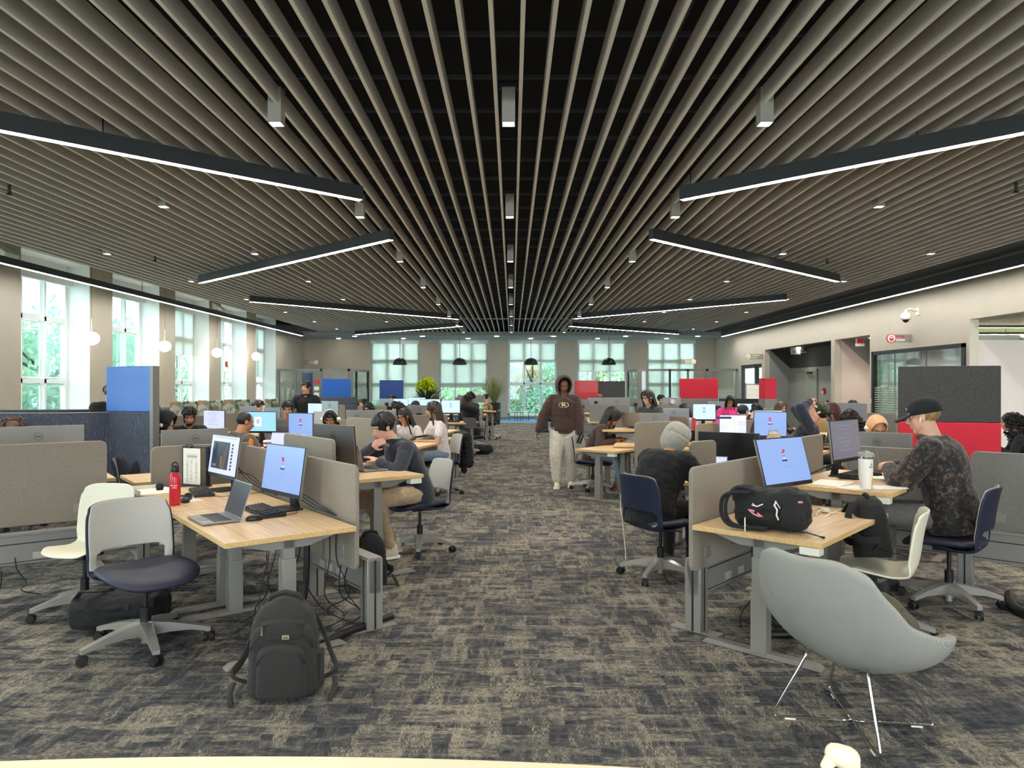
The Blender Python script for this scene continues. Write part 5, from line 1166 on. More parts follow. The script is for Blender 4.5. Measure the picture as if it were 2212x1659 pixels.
# whiteboard, wood box, stools, bench
t = thing('whiteboard', 'grey-framed whiteboard with scribbles by the glass door', 'whiteboard', (X(1630, 21.5), 21.5, 0)); obj('board', MB().box((0, 0, 1.15), (.5, .03, 1.0)), 'paper', t); obj('frame', MB().box((-.27, 0, .85), (.03, .05, 1.7)).box((.27, 0, .85), (.03, .05, 1.7)).box((0, 0, 1.67), (.56, .05, .03)), 'frame_grey', t)
sk = MB(); rr = random.Random(12)
for r in range(3):
    for c in range(7): sk.bar((-.2 + c * .06, -.018, 1.5 - r * .16), (-.17 + c * .06, -.018, 1.5 - r * .16 + rr.uniform(-.04, .05)), .002, .01, (0, 1, 0))
obj('scribbles', sk, 'metal_dark', t)
t = thing('storage_box', 'light wooden box by the red-haired head', 'box', (X(1772, 15.0), 15.0, 0)); obj('body', MB().box((0, 0, .62), (.3, .3, 1.24)), 'wood_box', t, bevel=.005); obj('top', MB().box((0, 0, 1.25), (.32, .32, .02)), 'wood_box', t)
for i, px in enumerate((1109, 1121, 1133)):
    t = thing('stool', 'low black-framed stool with pale seat by the unshaded back window, %s' % ('left one', 'middle one', 'right one')[i], 'stool', (X(px, 33.2), 33.2 + .2 * (i % 2), 0)); obj('seat', MB().box((0, 0, .43), (.42, .36, .03)), 'paper', t)
    for sx in (-1, 1): 
        for sy in (-1, 1): obj('leg', MB().box((sx * .19, sy * .16, .21), (.02, .02, .42)), 'frame_black', t)
t = thing('side_table', 'thin pole table by the unshaded back window', 'table', (X(1157, 31.5), 31.5, 0)); obj('top', MB().cyl((0, 0, .74), (0, 0, .76), .22), 'paper', t); obj('pole', MB().cyl((0, 0, 0), (0, 0, .74), .015), 'metal_grey', t); obj('base', MB().cyl((0, 0, 0), (0, 0, .02), .18), 'metal_grey', t)
# planters
def blade_plant(label, loc, n_, h, spread, m, potr, poth, seed, wd=.03, lean=.5):
    r = random.Random(seed); t = thing('potted_plant', label, 'plant', loc)
    obj('pot', MB().lathe([(.001, 0), (potr * .85, 0), (potr, poth), (potr - .04, poth), (potr - .05, poth - .06), (.001, poth - .06)], 28), 'pot_black', t)
    b = MB()
    for i in range(n_):
        a = r.uniform(0, 2 * PI); L = h * r.uniform(.55, 1.0); s_ = spread * r.uniform(.15, 1); w_ = wd * r.uniform(.7, 1.3); vs = []; dx, dy = math.cos(a), math.sin(a)
        for k in range(7):
            f = k / 6; q = Vector((dx * (.06 + s_ * f ** (1 + lean)), dy * (.06 + s_ * f ** (1 + lean)), poth - .05 + L * (f - .25 * lean * f * f * (s_ / spread)))); ww = w_ * math.sin(PI * (.12 + .86 * (1 - f))) ; vs += [q + Vector((-dy * ww, dx * ww, 0)), q + Vector((dx * .4 * ww, dy * .4 * ww, -.3 * ww)), q - Vector((-dy * ww, dx * ww, 0))]
        b.add(vs, [(3 * k + j, 3 * k + j + 1, 3 * k + j + 4, 3 * k + j + 3) for k in range(6) for j in (0, 1)])
    obj('foliage', b, m, t, sharp=0); return t
blade_plant('tall grassy plant in a high black planter left of the aisle', (X(1068, 30.0), 30.0, 0), 120, 1.2, .62, 'leaf_grass', .28, .92, 5, .012, .25)
pl2 = blade_plant('lime-green bushy plant with dark lower leaves, left of the aisle', (X(921, 24.0), 24.0, 0), 60, .75, .55, 'leaf_deep', .3, 1.0, 6, .03, .6)
lime = MB(); rr = random.Random(8)
for i in range(520):
    a = rr.uniform(0, 2 * PI); e = rr.uniform(-.2, 1.3); r = .34 * rr.uniform(.5, 1); c = Vector((r * math.cos(a) * math.cos(e), r * math.sin(a) * math.cos(e), 1.55 + .36 * math.sin(e) * rr.uniform(.6, 1))); R = Euler((rr.uniform(-1, 1), rr.uniform(-1, 1), a)).to_matrix()
    lime.add([c + R @ Vector(q) for q in ((-.09, 0, 0), (0, -.025, .02), (.10, 0, -.03), (0, .025, .02))], [(0, 1, 2, 3)])
obj('lime_leaves', lime, 'leaf_lime', pl2, sharp=0)
blade_plant('small dark spiky plant right of the lime-green one', (X(944, 23.0), 23.0, 0), 8, .6, .3, 'leaf_deep', .15, 1.0, 9, .03, .3)

for lab, x, y, z in (('small round downlight added to brighten the rose recess', 10.6, 20.9, 3.03), ('small round downlight added to brighten the dark recess', 10.5, 26.0, 3.03)):  # both lamps are added to lift the dim recesses
    t = thing('round_downlight', lab, 'ceiling light', (x, y, z)); obj('lens', MB().lathe([(.001, -.01), (.07, -.01), (.08, .0)], 16), 'spot_light', t)
    lo = bpy.data.objects.new('beam', bpy.data.lights['beam']); COL.objects.link(lo); adopt(lo, t); lo.location = (0, 0, -.03)
# ================================================================ people
def cloth(name, c, amt=.12, rough=.9, sheen=.2): return mat(name, c, rough, noise_amt=amt, noise_scale=25, bump=.25, bump_scale=180, sheen=.04 if sum(c[:3]) < .06 else sheen)
for nm, c in (('skin_light', S(222, 170, 142)), ('skin_warm', S(205, 150, 112)), ('skin_tan', S(176, 122, 88)), ('skin_brown', S(120, 78, 55)), ('skin_deep', S(84, 56, 44))):
    m, nt, b = nodes_of(nm); v = coords(nt); n = N(nt, 'ShaderNodeTexNoise', Scale=22.0, Detail=2.0); nt.links.new(v, n.inputs['Vector'])
    nt.links.new(ramp(nt, n.outputs['Fac'], [(.3, tuple(k * .92 for k in c[:3]) + (1,)), (.7, (min(1, c[0] * 1.06), c[1] * 1.0, c[2] * .98, 1))]), b.inputs['Base Color'])
    b.inputs['Roughness'].default_value = .5; b.inputs['Subsurface Weight'].default_value = 0; b.inputs['Subsurface Radius'].default_value = (.02, .008, .004); b.inputs['Subsurface Scale'].default_value = .3; M[nm] = m
for nm, c in (('hair_black', S(24, 21, 20)), ('hair_dark', S(44, 33, 27)), ('hair_brown', S(84, 60, 44)), ('hair_blond', S(168, 128, 84)), ('hair_wine', S(78, 24, 34)), ('hair_rust', S(130, 84, 55))):
    m = mat(nm, c, .42, noise_amt=.35, noise_scale=30, stretch=(1, 1, .25), bump=.3, bump_scale=120)
for nm, c in (('navy_fleece', S(40, 44, 54)), ('black_wool', S(23, 23, 25)), ('black_shell', S(21, 21, 22)), ('brown_hoodie', S(70, 48, 42)), ('grey_hoodie', S(165, 158, 145)), ('charcoal_hoodie', S(62, 64, 66)), ('olive_brown', S(88, 74, 62)),
              ('cream_knit', S(225, 215, 200)), ('grey_knit', S(110, 110, 114)), ('white_tee', S(222, 212, 208)), ('pink_top', S(225, 60, 130)), ('blue_knit', S(60, 75, 120)), ('khaki', S(178, 152, 118)), ('cream_sweat', S(205, 195, 178)),
              ('blue_jeans', S(120, 138, 155)), ('dark_jeans', S(48, 52, 62)), ('grey_trousers', S(118, 114, 106)), ('navy_sweat', S(30, 36, 56)), ('maroon', S(70, 36, 40)), ('pale_blue', S(165, 180, 205)), ('tan_scarf', S(222, 170, 125)), ('olive_green', S(70, 80, 55)), ('cap_green', S(72, 84, 50)), ('cap_black', S(30, 31, 30))): cloth(nm, c)
mat('shoe_beige', S(205, 190, 165), .7, noise_amt=.1, noise_scale=40); mat('shoe_cream', S(228, 214, 190), .7, noise_amt=.08, noise_scale=40); mat('shoe_dark', S(50, 48, 48), .7); mat('shoe_tan', S(160, 118, 80), .8); mat('eye_white', S(235, 232, 226), .2); mat('eye_dark', S(30, 22, 18), .15); mat('lip', S(170, 96, 86), .5); mat('lip_dark', S(110, 66, 58), .5); mat('shirt_green', S(130, 190, 130), .8); mat('gold', S(235, 205, 120), .4); mat('lens_glass', S(120, 130, 140), .1); mat('phone_ivory', S(240, 234, 215), .4); mat('pink_letters', S(235, 140, 150), .8); mat('tape_white', S(238, 232, 226), .7)
def camo_mats():
    m, nt, b = nodes_of('pattern_jacket'); v = coords(nt)
    a = N(nt, 'ShaderNodeTexVoronoi', Scale=6.0); nt.links.new(v, a.inputs['Vector']); n = N(nt, 'ShaderNodeTexNoise', Scale=22.0, Detail=5.0, Distortion=1.5); nt.links.new(v, n.inputs['Vector'])
    r1 = ramp(nt, n.outputs['Fac'], [(.44, S(34, 31, 32)), (.53, S(84, 64, 60)), (.62, S(165, 138, 112))])
    r2 = ramp(nt, a.outputs['Distance'], [(.16, S(150, 130, 100)), (.34, S(48, 40, 38))]); mx = N(nt, 'ShaderNodeMix', data_type='RGBA'); mx.blend_type = 'MULTIPLY'; mx.inputs['Factor'].default_value = .75
    nt.links.new(r1, mx.inputs['A']); nt.links.new(r2, mx.inputs['B'])
    r3 = N(nt, 'ShaderNodeMix', data_type='RGBA'); nt.links.new(mx.outputs['Result'], r3.inputs['A']); r3.inputs['B'].default_value = S(26, 25, 26); r3.inputs['Factor'].default_value = .05
    nt.links.new(r3.outputs['Result'], b.inputs['Base Color']); b.inputs['Roughness'].default_value = .75; b.inputs['Sheen Weight'].default_value = .2; M['pattern_jacket'] = m
    m, nt, b = nodes_of('leopard'); v = coords(nt); n = N(nt, 'ShaderNodeTexNoise', Scale=14.0, Detail=2.0, Distortion=1.0); nt.links.new(v, n.inputs['Vector'])
    nt.links.new(ramp(nt, n.outputs['Fac'], [(.42, S(50, 46, 36)), (.5, S(150, 125, 80)), (.6, S(185, 165, 115))]), b.inputs['Base Color']); b.inputs['Roughness'].default_value = .9; M['leopard'] = m
camo_mats()
DG = None
def remesh(name, mb, vox, wr=0.0, wscale=9.0, seed=0.0, smooth=4):
    me = bpy.data.meshes.new('tmp'); me.from_pydata(mb.v, [], mb.f); me.update()
    import bmesh
    bm = bmesh.new(); bm.from_mesh(me); bmesh.ops.recalc_face_normals(bm, faces=bm.faces); bm.to_mesh(me); bm.free()
    o = bpy.data.objects.new('tmp', me)
    k = o.modifiers.new('r', 'REMESH'); k.mode = 'VOXEL'; k.voxel_size = vox; k.adaptivity = 0
    k = o.modifiers.new('s', 'SMOOTH'); k.factor = .5; k.iterations = smooth
    out = evaluated_mesh(o); out.name = name; bpy.data.meshes.remove(me)
    if wr > 0:
        n = len(out.vertices); co = [0.0] * (3 * n); nr = [0.0] * (3 * n)
        out.vertices.foreach_get('co', co); out.vertex_normals.foreach_get('vector', nr)
        for i in range(0, 3 * n, 3):
            q = Vector((co[i] * wscale + seed, co[i + 1] * wscale, co[i + 2] * wscale * 1.6))
            a = (-abs(noise.noise(q) + .5 * noise.noise(q * 2.3)) * 1.2 + .3) * wr
            co[i] += nr[i] * a; co[i + 1] += nr[i + 1] * a; co[i + 2] += nr[i + 2] * a
        out.vertices.foreach_set('co', co); out.update()
    out.polygons.foreach_set('use_smooth', [True] * len(out.polygons)); return out
def ik(a, b, l1, l2, hint):
    d = b - a; L = min(d.length, (l1 + l2) * .995); d.normalize(); x = (l1 * l1 - l2 * l2 + L * L) / (2 * L); h = math.sqrt(max(0, l1 * l1 - x * x))
    hp = (hint - d * hint.dot(d)).normalized(); return a + d * x + hp * h, a + d * L
def head_parts(mb, T, female=False):
    o = mb.M; mb.M = T; w = .94 if female else 1.0
    mb.ball((0, -.012, .035), (.075, .093, .082), n=20, m=14); mb.ball((0, .022, -.03), (.058 * w, .062, .085), n=18, m=12)
    mb.ball((0, .058, -.092), (.026 * w, .022, .02)); 
    for s in (-1, 1):
        mb.ball((s * .042 * w, .004, -.062), (.022, .03, .024)); mb.ball((s * .038, .054, -.018), (.021, .019, .019)); mb.ball((s * .077, -.008, -.004), (.009, .018, .031), Euler((.15, 0, s * .25)).to_matrix())
        mb.cap((s * .010, .078, .034), (s * .044, .068, .034), .009, .008, 8); mb.ball((s * .011, .094, -.029), (.009, .010, .008))
    mb.cap((0, .078, .022), (0, .104, -.022), .0075, .0115, 10); mb.ball((0, .085, -.052), (.022, .010, .007)); mb.ball((0, .082, -.063), (.019, .010, .008))
    mb.M = o
def hand(mb, W, d, n, curl=.5, side=1, s=1.0):
    """wrist W, direction d of the palm, palm normal n (towards the palm side)"""
    d = d.normalized(); n = (n - d * n.dot(d)).normalized(); x = d.cross(n).normalized() * side
    R = Matrix((x, d, n)).transposed()
    mb.ball(W + d * .045 * s, (.038 * s, .050 * s, .016 * s), R, n=14, m=10); mb.cap(W - d * .01, W + d * .03 * s, .024 * s, .026 * s, 10)
    for k, (off, ln) in enumerate(((-.028, .070), (-.010, .080), (.009, .075), (.027, .058))):
        p = W + d * .085 * s + x * off * s; q = p; dd = d
        for j, fr in enumerate((.45, .32, .23)):
            a = curl * (.5 + .45 * j) + .06 * k; dd2 = (d * math.cos(a * (1 + j * .3)) + n * math.sin(a * (1 + j * .3))).normalized()
            e = q + dd2 * ln * fr * s; mb.cap(q, e, (.0092 - j * .0008) * s, (.0086 - j * .0009) * s, 8); q = e
    b = W + d * .02 * s - x * .03 * s; m_ = b + (d * .6 - x * .6 + n * .3).normalized() * .036 * s; e = m_ + (d * .9 - x * .1 + n * .5).normalized() * .03 * s
    mb.cap(b, m_, .012 * s, .0105 * s, 8); mb.cap(m_, e, .0105 * s, .009 * s, 8)
def hair_mesh(style, T, rnd, n=120, length=.3, vol=1.0):
    mb = MB(T)
    if style in ('short', 'fringe', 'long', 'bob', 'bun', 'pony', 'crop', 'mop'):
        k = {'crop': .96, 'short': 1.0}.get(style, 1.04) * vol
        mb.ball((0, -.022, .036), (.0815 * k, .099 * k, .088 * k), n=24, m=16)
    if style in ('short', 'fringe', 'mop'):
        L = {'short': .035, 'fringe': .06, 'mop': .06}[style]
        for i in range(n):
            a = rnd.uniform(0, 2 * PI); t = math.acos(rnd.uniform(.0, 1)) ; base = Vector((math.sin(t) * math.cos(a), math.sin(t) * math.sin(a), math.cos(t)))
            if base.y > .55 and base.z < .35: continue
            def sf(v, e): v = v.normalized(); return Vector((0, -.022, .036)) + Vector((v.x * (.083 + e), v.y * (.1 + e), v.z * (.089 + e)))
            tgt = Vector((base.x * 1.0, base.y, -.3)).normalized() if base.y < .2 else Vector((base.x * 1.2 + rnd.uniform(-.2, .2), base.y + .6, .1))
            st = L / .09; pts = [sf(base.lerp(tgt, st * f), .004 + .010 * math.sin(f * PI)) for f in (0, .33, .66, 1)]
            pts[-1] += Vector((rnd.uniform(-.006, .006), .004, -.006)); mb.tube(pts, [.004, .010, .008, .0012], 5, .5)
    if style in ('long', 'bob', 'pony'):
        for i in range(n):
            a = rnd.uniform(-2.0, 2.0)   # 0 = back of head
            dx, dy = math.sin(a), -math.cos(a); front = dy > .1
            L = length * rnd.uniform(.85, 1.05) * (.8 if front else 1)
            top = Vector((rnd.uniform(-.012, .012), rnd.uniform(-.03, .055) if not front else .055, .122)); mid = Vector((dx * .088 * vol, dy * .1 * vol - .022, .04)); low = Vector((dx * .094 * vol, dy * .095 * vol - .03, -.06))
            if front: mid = Vector((dx * .084, .055, .05)); low = Vector((dx * .084, .040, -.06))
            if style == 'pony': low = Vector((dx * .03, -.11, .01)); end = low + Vector((0, -.03, -.02)); mb.tube([top, mid, low, end], [.006, .012, .010, .004], 6, .6); continue
            e1 = low + Vector((dx * .012, -.01, -L * .5)); e2 = low + Vector((dx * .012 + rnd.uniform(-.02, .02), .0, -L))
            mb.tube([top, top.lerp(mid, .6) + Vector((0, 0, .02)), mid, low, e1, e2], [.004, .011, .013, .013, .012, .003], 6, .6)
        if style == 'pony': mb.tube([(0, -.11, .02), (0, -.15, .0), (0, -.15, -.07), (0, -.13, -.13)], [.02, .028, .024, .006], 10)
    if style == 'bun': mb.ball((0, -.10, .09), (.045, .045, .045))
    if style == 'curly':
        mb.ball((0, -.025, .04), (.088, .105, .092), n=20, m=12)
        for i in range(n * 2):
            a = rnd.uniform(-2.2, 2.2); z = rnd.uniform(-length, .13); r = .1 + .02 * rnd.random(); r = r * (1.0 if z > -.05 else 1.15)
            if z > .03: r *= math.sqrt(max(.05, 1 - ((z - .03) / .11) ** 2))
            p = Vector((math.sin(a) * r * vol, -math.cos(a) * r * vol - .025, z)); q = [p + Vector((.014 * math.cos(k * 1.3 + i), .014 * math.sin(k * 1.3 + i), -.009 * k)) for k in range(6)]
            mb.tube(q, [.006, .009, .009, .009, .008, .003], 5)
    return mb
def hoodup(T, k=1.0, back=.0):
    def fn(a, b):
        th = b * math.radians(122); ph = 2 * PI * a; x = .108 * k * math.sin(th) * math.cos(ph); z = .128 * k * math.sin(th) * math.sin(ph); y = -.118 * k * math.cos(th) - .015
        if z < 0: z *= 1.25
        if b < .5 and z > 0: z += .012 * math.sin(b * 2 * PI)
        f = b ** 6; return T @ Vector((x, y + .02 * f - .02 * max(0, -z) / .1, z + .03))
    return MB().grid(fn, 36, 20)
def person(label, loc, heading, pose='sit', seat=.47, lean=12, hunch=10, size=1.0, skin='skin_warm', hair='short', hairm='hair_black', top='black_wool', pants='dark_jeans', shoe='shoe_dark', hands=None, head=(0, 8, 0), vox=.012, female=False,
           sleeve='long', topk=1.0, feet=None, knees=None, hood=None, extras=(), hairlen=.3, hairn=90, hairvol=1.0, curls=(.5, .5), palms=None, elb=None, name='person', group=None, hemdrop=.02, legw=1.0, twist=0, hoodk=1.12, handsrel=False):
    t = thing(name, label, 'person', loc, rz_of(heading), group); t.scale = (size,) * 3
    rnd = random.Random(len(label) * 7 + int(abs(loc[0]) * 100)); wr = .007 if vox < .008 else .005
    hz = (seat + .095) if pose == 'sit' else .93
    def dirn(a): a = math.radians(a); return Vector((0, math.sin(a), math.cos(a)))
    Pv = Vector((0, 0, hz)); Wv = Pv + dirn(lean) * .17; Cv = Wv + dirn(lean + hunch * .5) * .18; NB = Cv + dirn(lean + hunch) * .16; nd = dirn((lean + hunch) * .8 + head[1] * .3)
    HC = NB + nd * .168
    Rt = Euler((0, 0, math.radians(twist))).to_matrix(); cx = Vector((1, 0, 0))
    Rh = Euler((-math.radians(head[1]), math.radians(head[2]), 0)).to_matrix(); Rh = Euler((0, 0, math.radians(head[0]))).to_matrix() @ Rh
    T = Matrix.Translation(HC) @ Rh.to_4x4()
    sw = .165 if female else .185
    SHD = [Cv + dirn(lean + hunch) * .105 + Vector((s * sw, 0, 0)) for s in (-1, 1)]
    if hands is None: hands = [(-.14, .40, .79), (.14, .40, .79)]
    hands = [Vector(h) + (HC if handsrel else Vector()) for h in hands]; arms = []
    for i, s in enumerate((-1, 1)):
        hint = Vector(elb[i]) if elb else Vector((s * .7, -.3, -.8))
        e, w = ik(SHD[i], hands[i], .285, .25, hint); arms.append((SHD[i], e, w))
    hips = [Pv + Vector((s * .088, 0, -.01)) for s in (-1, 1)]
    if pose == 'sit':
        kn = knees or [(-.12, .43, seat + .075), (.12, .43, seat + .075)]; ft = feet or [(-.12, .42, .09), (.12, .42, .09)]
    else:
        ft = feet or [(-.10, -.02, .09), (.10, .04, .09)]; kn = knees or [(-.10, .05, .50), (.10, .10, .50)]
    kn = [Vector(k) for k in kn]; ft = [Vector(k) for k in ft]
    def ring(c, d, rx, ry, n=20):
        y = d.cross(cx).normalized() * -1; return [c + cx * rx * math.cos(2 * PI * k / n) + y * ry * math.sin(2 * PI * k / n) for k in range(n)]
    def torso(mb, g, low=-.09, neck=True):
        f = .92 if female else 1.0
        d0, d1, d2 = dirn(lean), dirn(lean + hunch * .5), dirn(lean + hunch)
        rg = [ring(Pv + d0 * low, d0, .150 + g, .105 + g), ring(Pv, d0, .165 * f + g, .120 + g), ring(Wv, d1, (.138 if female else .148) + g, .103 + g), ring(Cv, d2, .165 * f + g, .118 + g), ring(Cv + d2 * .08, d2, .165 * f + g, .105 + g), ring(Cv + d2 * .125, d2, .120 * f + g, .078 + g), ring(NB, d2, .062 + g * .7, .060 + g * .7)]
        mb.loft(rg)
    def yoke(mb, r0, r1):
        for s_, q in zip((-1, 1), SHD): mb.cap(NB + Vector((s_ * .03, 0, -.025)), q, r0, r1, 12)
    # ---- body: one continuous surface
    b = MB(); torso(b, -.01); yoke(b, .040, .044); b.cap(NB - nd * .04, HC - T.to_3x3() @ Vector((0, .01, .05)), .066 if not female else .055, .058 if not female else .048, 14); head_parts(b, T, female)
    for i, (a, e, w) in enumerate(arms):
        b.cap(a, e, .046, .038, 12); b.cap(e, w, .038, .026, 12)
        pn = Vector(palms[i]) if palms else Vector((0, 0, -1))
        hand(b, w + (w - e).normalized() * .005, (w - e), pn, curls[i], 1 if i else -1)
    for i in (0, 1):
        b.cap(hips[i], kn[i], .078, .052, 12); b.cap(kn[i], ft[i], .050, .034, 12); b.cap(ft[i] + Vector((0, -.02, -.03)), ft[i] + Vector((0, .13, -.05)), .032, .026, 10)
    obj('body', remesh('body', b, vox, smooth=3 if vox < .008 else 2), skin, t)
    # ---- clothes
    cv = max(vox * 1.3, .010)
    tk_ = topk - 1; c = MB(); g = .020 + .055 * tk_; torso(c, g, -.09 - hemdrop); yoke(c, .050 + .03 * tk_, .060 + .05 * tk_)
    for i, (a, e, w) in enumerate(arms):
        if sleeve == 'long': c.cap(a, e, .062 + .045 * tk_, .054 + .05 * tk_, 12); c.cap(e, e.lerp(w, .95), .052 + .05 * tk_, .038 + .03 * tk_, 12)
        elif sleeve == 'short': c.cap(a, a.lerp(e, .6), .062 * topk, .064 * topk, 12)
    if hood == 'down': c.tube([NB + Vector((.095 * math.cos(k), -.03 - .075 * math.sin(k), .015 - .015 * math.sin(k))) for k in [PI * j / 8 - .35 * 0 for j in range(-1, 10)]], .036, 10); c.ball(NB + Vector((0, -.10, -.01)), (.10, .055, .07))
    if hood == 'up': c.cap(NB + Vector((0, -.04, -.02)), HC + T.to_3x3() @ Vector((0, -.09, -.06)), .09, .07, 14)
    if hood == 'collar': c.tube([NB + Vector((.085 * math.cos(k), -.01 - .085 * math.sin(k), .02)) for k in [2 * PI * j / 16 for j in range(17)]], .022, 8)
    obj('top', remesh('top', c, cv, wr * (1 + tk_), 11 - 5 * min(1, tk_), rnd.random() * 9), top, t)
    c = MB(); lw = legw
    c.loft([ring(Pv + Vector((0, 0, z)), Vector((0, 0, 1)), rx, ry) for z, rx, ry in ((-.09, .10, .09), (-.05, .165, .13), (.02, .172, .132), (.09, .15, .115))])
    for i in (0, 1): c.cap(hips[i], kn[i], .094 * lw, .070 * lw, 12); c.cap(kn[i], ft[i].lerp(kn[i], .08), .068 * lw, .052 * lw, 12)
    obj('trousers', remesh('trousers', c, cv, wr, 10, 4.0), pants, t)
    for i in (0, 1):
        s_ = MB(); f = ft[i]; hd = Vector((0, 1, 0))
        s_.cap(f + Vector((0, -.03, -.045)), f + Vector((0, .14, -.052)), .044, .040, 12); s_.cap(f + Vector((0, -.02, .0)), f + Vector((0, .05, -.03)), .045, .042, 12)
        o = obj('shoe', remesh('shoe', s_, max(cv, .008), 0), shoe, t)
        obj('sole', MB().prism(rrect(.094, .285, .045, 5, f.x, f.y + .055), f.z - .092, f.z - .068), 'tape_white' if shoe != 'shoe_dark' else 'rubber', o, bevel=.004)
    # ---- head details
    n_ = hairn if vox < .01 else max(30, hairn // 3)
    if hair: obj('hair', hair_mesh(hair, T, rnd, n_, hairlen, hairvol), hairm, t, sharp=0)
    if vox < .0125 or True:
        for s in (-1, 1):
            ey = obj('eye', MB(T).ball((s * .030, .0625, .010), (.0115,) * 3, n=12, m=8), 'eye_white', t, sharp=0)
            obj('iris', MB(T).ball((s * .030, .0715, .009), (.0052, .004, .0052), n=10, m=6), 'eye_dark', ey, sharp=0)
            obj('eyebrow', MB(T).cap((s * .014, .0865, .030), (s * .046, .0735, .032), .0034, .0022, 6), hairm if hairm != 'hair_wine' else 'hair_dark', t, sharp=0)
            obj('eyelid', MB(T).tube([(s * .018, .0735, .014), (s * .030, .0765, .0185), (s * .043, .070, .013)], .0022, 6), 'eye_dark' if female else skin, t, sharp=0)
        obj('lips', MB(T).ball((0, .0885, -.0515), (.021, .007, .0045), n=12, m=6).ball((0, .0865, -.0595), (.017, .007, .005), n=12, m=6), 'lip_dark' if skin in ('skin_brown', 'skin_deep') else 'lip', t, sharp=0)
    for ex in extras:
        if ex == 'glasses':
            g_ = MB(T)
            for s in (-1, 1):
                g_.tube([(s * (.032 + .023 * math.cos(k)), .090, .008 + .019 * math.sin(k)) for k in [2 * PI * j / 16 for j in range(17)]], .0022, 6); g_.tube([(s * .054, .088, .012), (s * .078, .0, .006)], .0018, 5)
            g_.tube([(-.010, .091, .012), (.010, .091, .012)], .002, 5); obj('glasses', g_, 'plastic_black', t, sharp=0)
        if ex == 'beard':
            bd = MB(T); bd.ball((0, .040, -.080), (.050, .055, .040), n=18, m=12); bd.ball((0, .087, -.043), (.024, .006, .0045))
            for s in (-1, 1): bd.cap((s * .070, .005, -.01), (s * .052, .03, -.07), .008, .016, 8)
            obj('beard', bd, hairm, t, sharp=0)
        if ex in ('headphones_ivory', 'headphones_black'):
            m_ = 'phone_ivory' if 'ivory' in ex else 'plastic_black'; h = MB(T); h.tube([(.094 * math.sin(k), -.01, .02 + .112 * math.cos(k)) for k in [-1.6 + 3.2 * j / 16 for j in range(17)]], .007, 8)
            hp = obj('headphones', h, m_, t, sharp=0)
            for s in (-1, 1): obj('ear_cup', MB(T).cap((s * .082, -.008, -.004), (s * .102, -.008, -.004), .036, .032, 16), m_, hp, sharp=0)
        if ex == 'hood_up': obj('hood', hoodup(T, hoodk), top if top != 'black_shell' else 'grey_hoodie', t, solid=.012, sharp=0)
        if ex == 'cap' or ex == 'cap_back':
            cm = 'cap_black' if ex == 'cap' else 'cap_green'
            k = MB(T); rg = []
            for zz, rr_ in ((.018, 1.0), (.05, 1.0), (.085, .93), (.112, .72), (.128, .42), (.133, .08)): rg.append([Vector((.086 * rr_ * math.cos(a_), -.018 + .106 * rr_ * math.sin(a_), zz + .012 * math.sin(a_) * 0)) for a_ in [2 * PI * j / 28 for j in range(28)]])
            k.loft(rg); hat = obj('cap', k, cm, t, sharp=0); s = 1 if ex == 'cap' else -1
            br = MB(T).grid(lambda a_, b_: ((a_ * 2 - 1) * .078 * (1 - .25 * b_), (s * (.060 + .095 * b_) * (1 if s > 0 else 1) - .0 - (.02 if s < 0 else 0)) + (.025 * (1 - (a_ * 2 - 1) ** 2) * s), .030 - .012 * (a_ * 2 - 1) ** 2 - .028 * b_), 12, 6)
            obj('brim', br, cm, hat, solid=.006, sharp=0); obj('button', MB(T).ball((0, -.018, .134), .007), cm, hat)
            if ex == 'cap_back': obj('front_panel', MB(T).grid(lambda a_, b_: (.0862 * math.sin((a_ - .5) * 1.9), -.018 + .107 * math.cos((a_ - .5) * 1.9) * (1 - .35 * b_ * b_), .022 + .075 * b_), 12, 6), 'tape_white', hat, solid=.003, sharp=0)
            if ex == 'cap': obj('mark', MB(T).box((0, .086, .066), (.012, .004, .02), rx=-.3), 'sign_white', hat)
        if ex == 'headscarf':
            sc_ = hoodup(T, .96); obj('headscarf', sc_, 'tan_scarf', t, solid=.012, sharp=0)
        if ex == 'earbud': 
            for s in (-1, 1): obj('earbud', MB(T).cap((s * .084, .004, -.006), (s * .088, .012, -.030), .006, .0042, 8), 'phone_ivory', t, sharp=0)
        if ex == 'collar_green': obj('shirt_collar', MB().tube([NB + Vector((.068 * math.cos(k), .010 + .066 * math.sin(k), .030 - .012 * math.sin(k))) for k in [2 * PI * j / 18 for j in range(19)]], .012, 8), 'shirt_green', t, sharp=0)
        if ex == 'bag_strap': pass
    t['_hc'] = list(HC); del t['_hc']
    t_info[label] = (t, T, NB, Cv, arms, dirn(lean + hunch)); return t
t_info = {}
def cat(pts, n=6):
    P = [Vector(p) for p in pts]; out = []
    for i in range(len(P) - 1):
        a, b, c, d = P[max(0, i - 1)], P[i], P[i + 1], P[min(len(P) - 1, i + 2)]
        for k in range(n):
            f = k / n; out.append(0.5 * ((2 * b) + (c - a) * f + (2 * a - 5 * b + 4 * c - d) * f * f + (-a + 3 * b - 3 * c + d) * f ** 3))
    return out + [P[-1]]
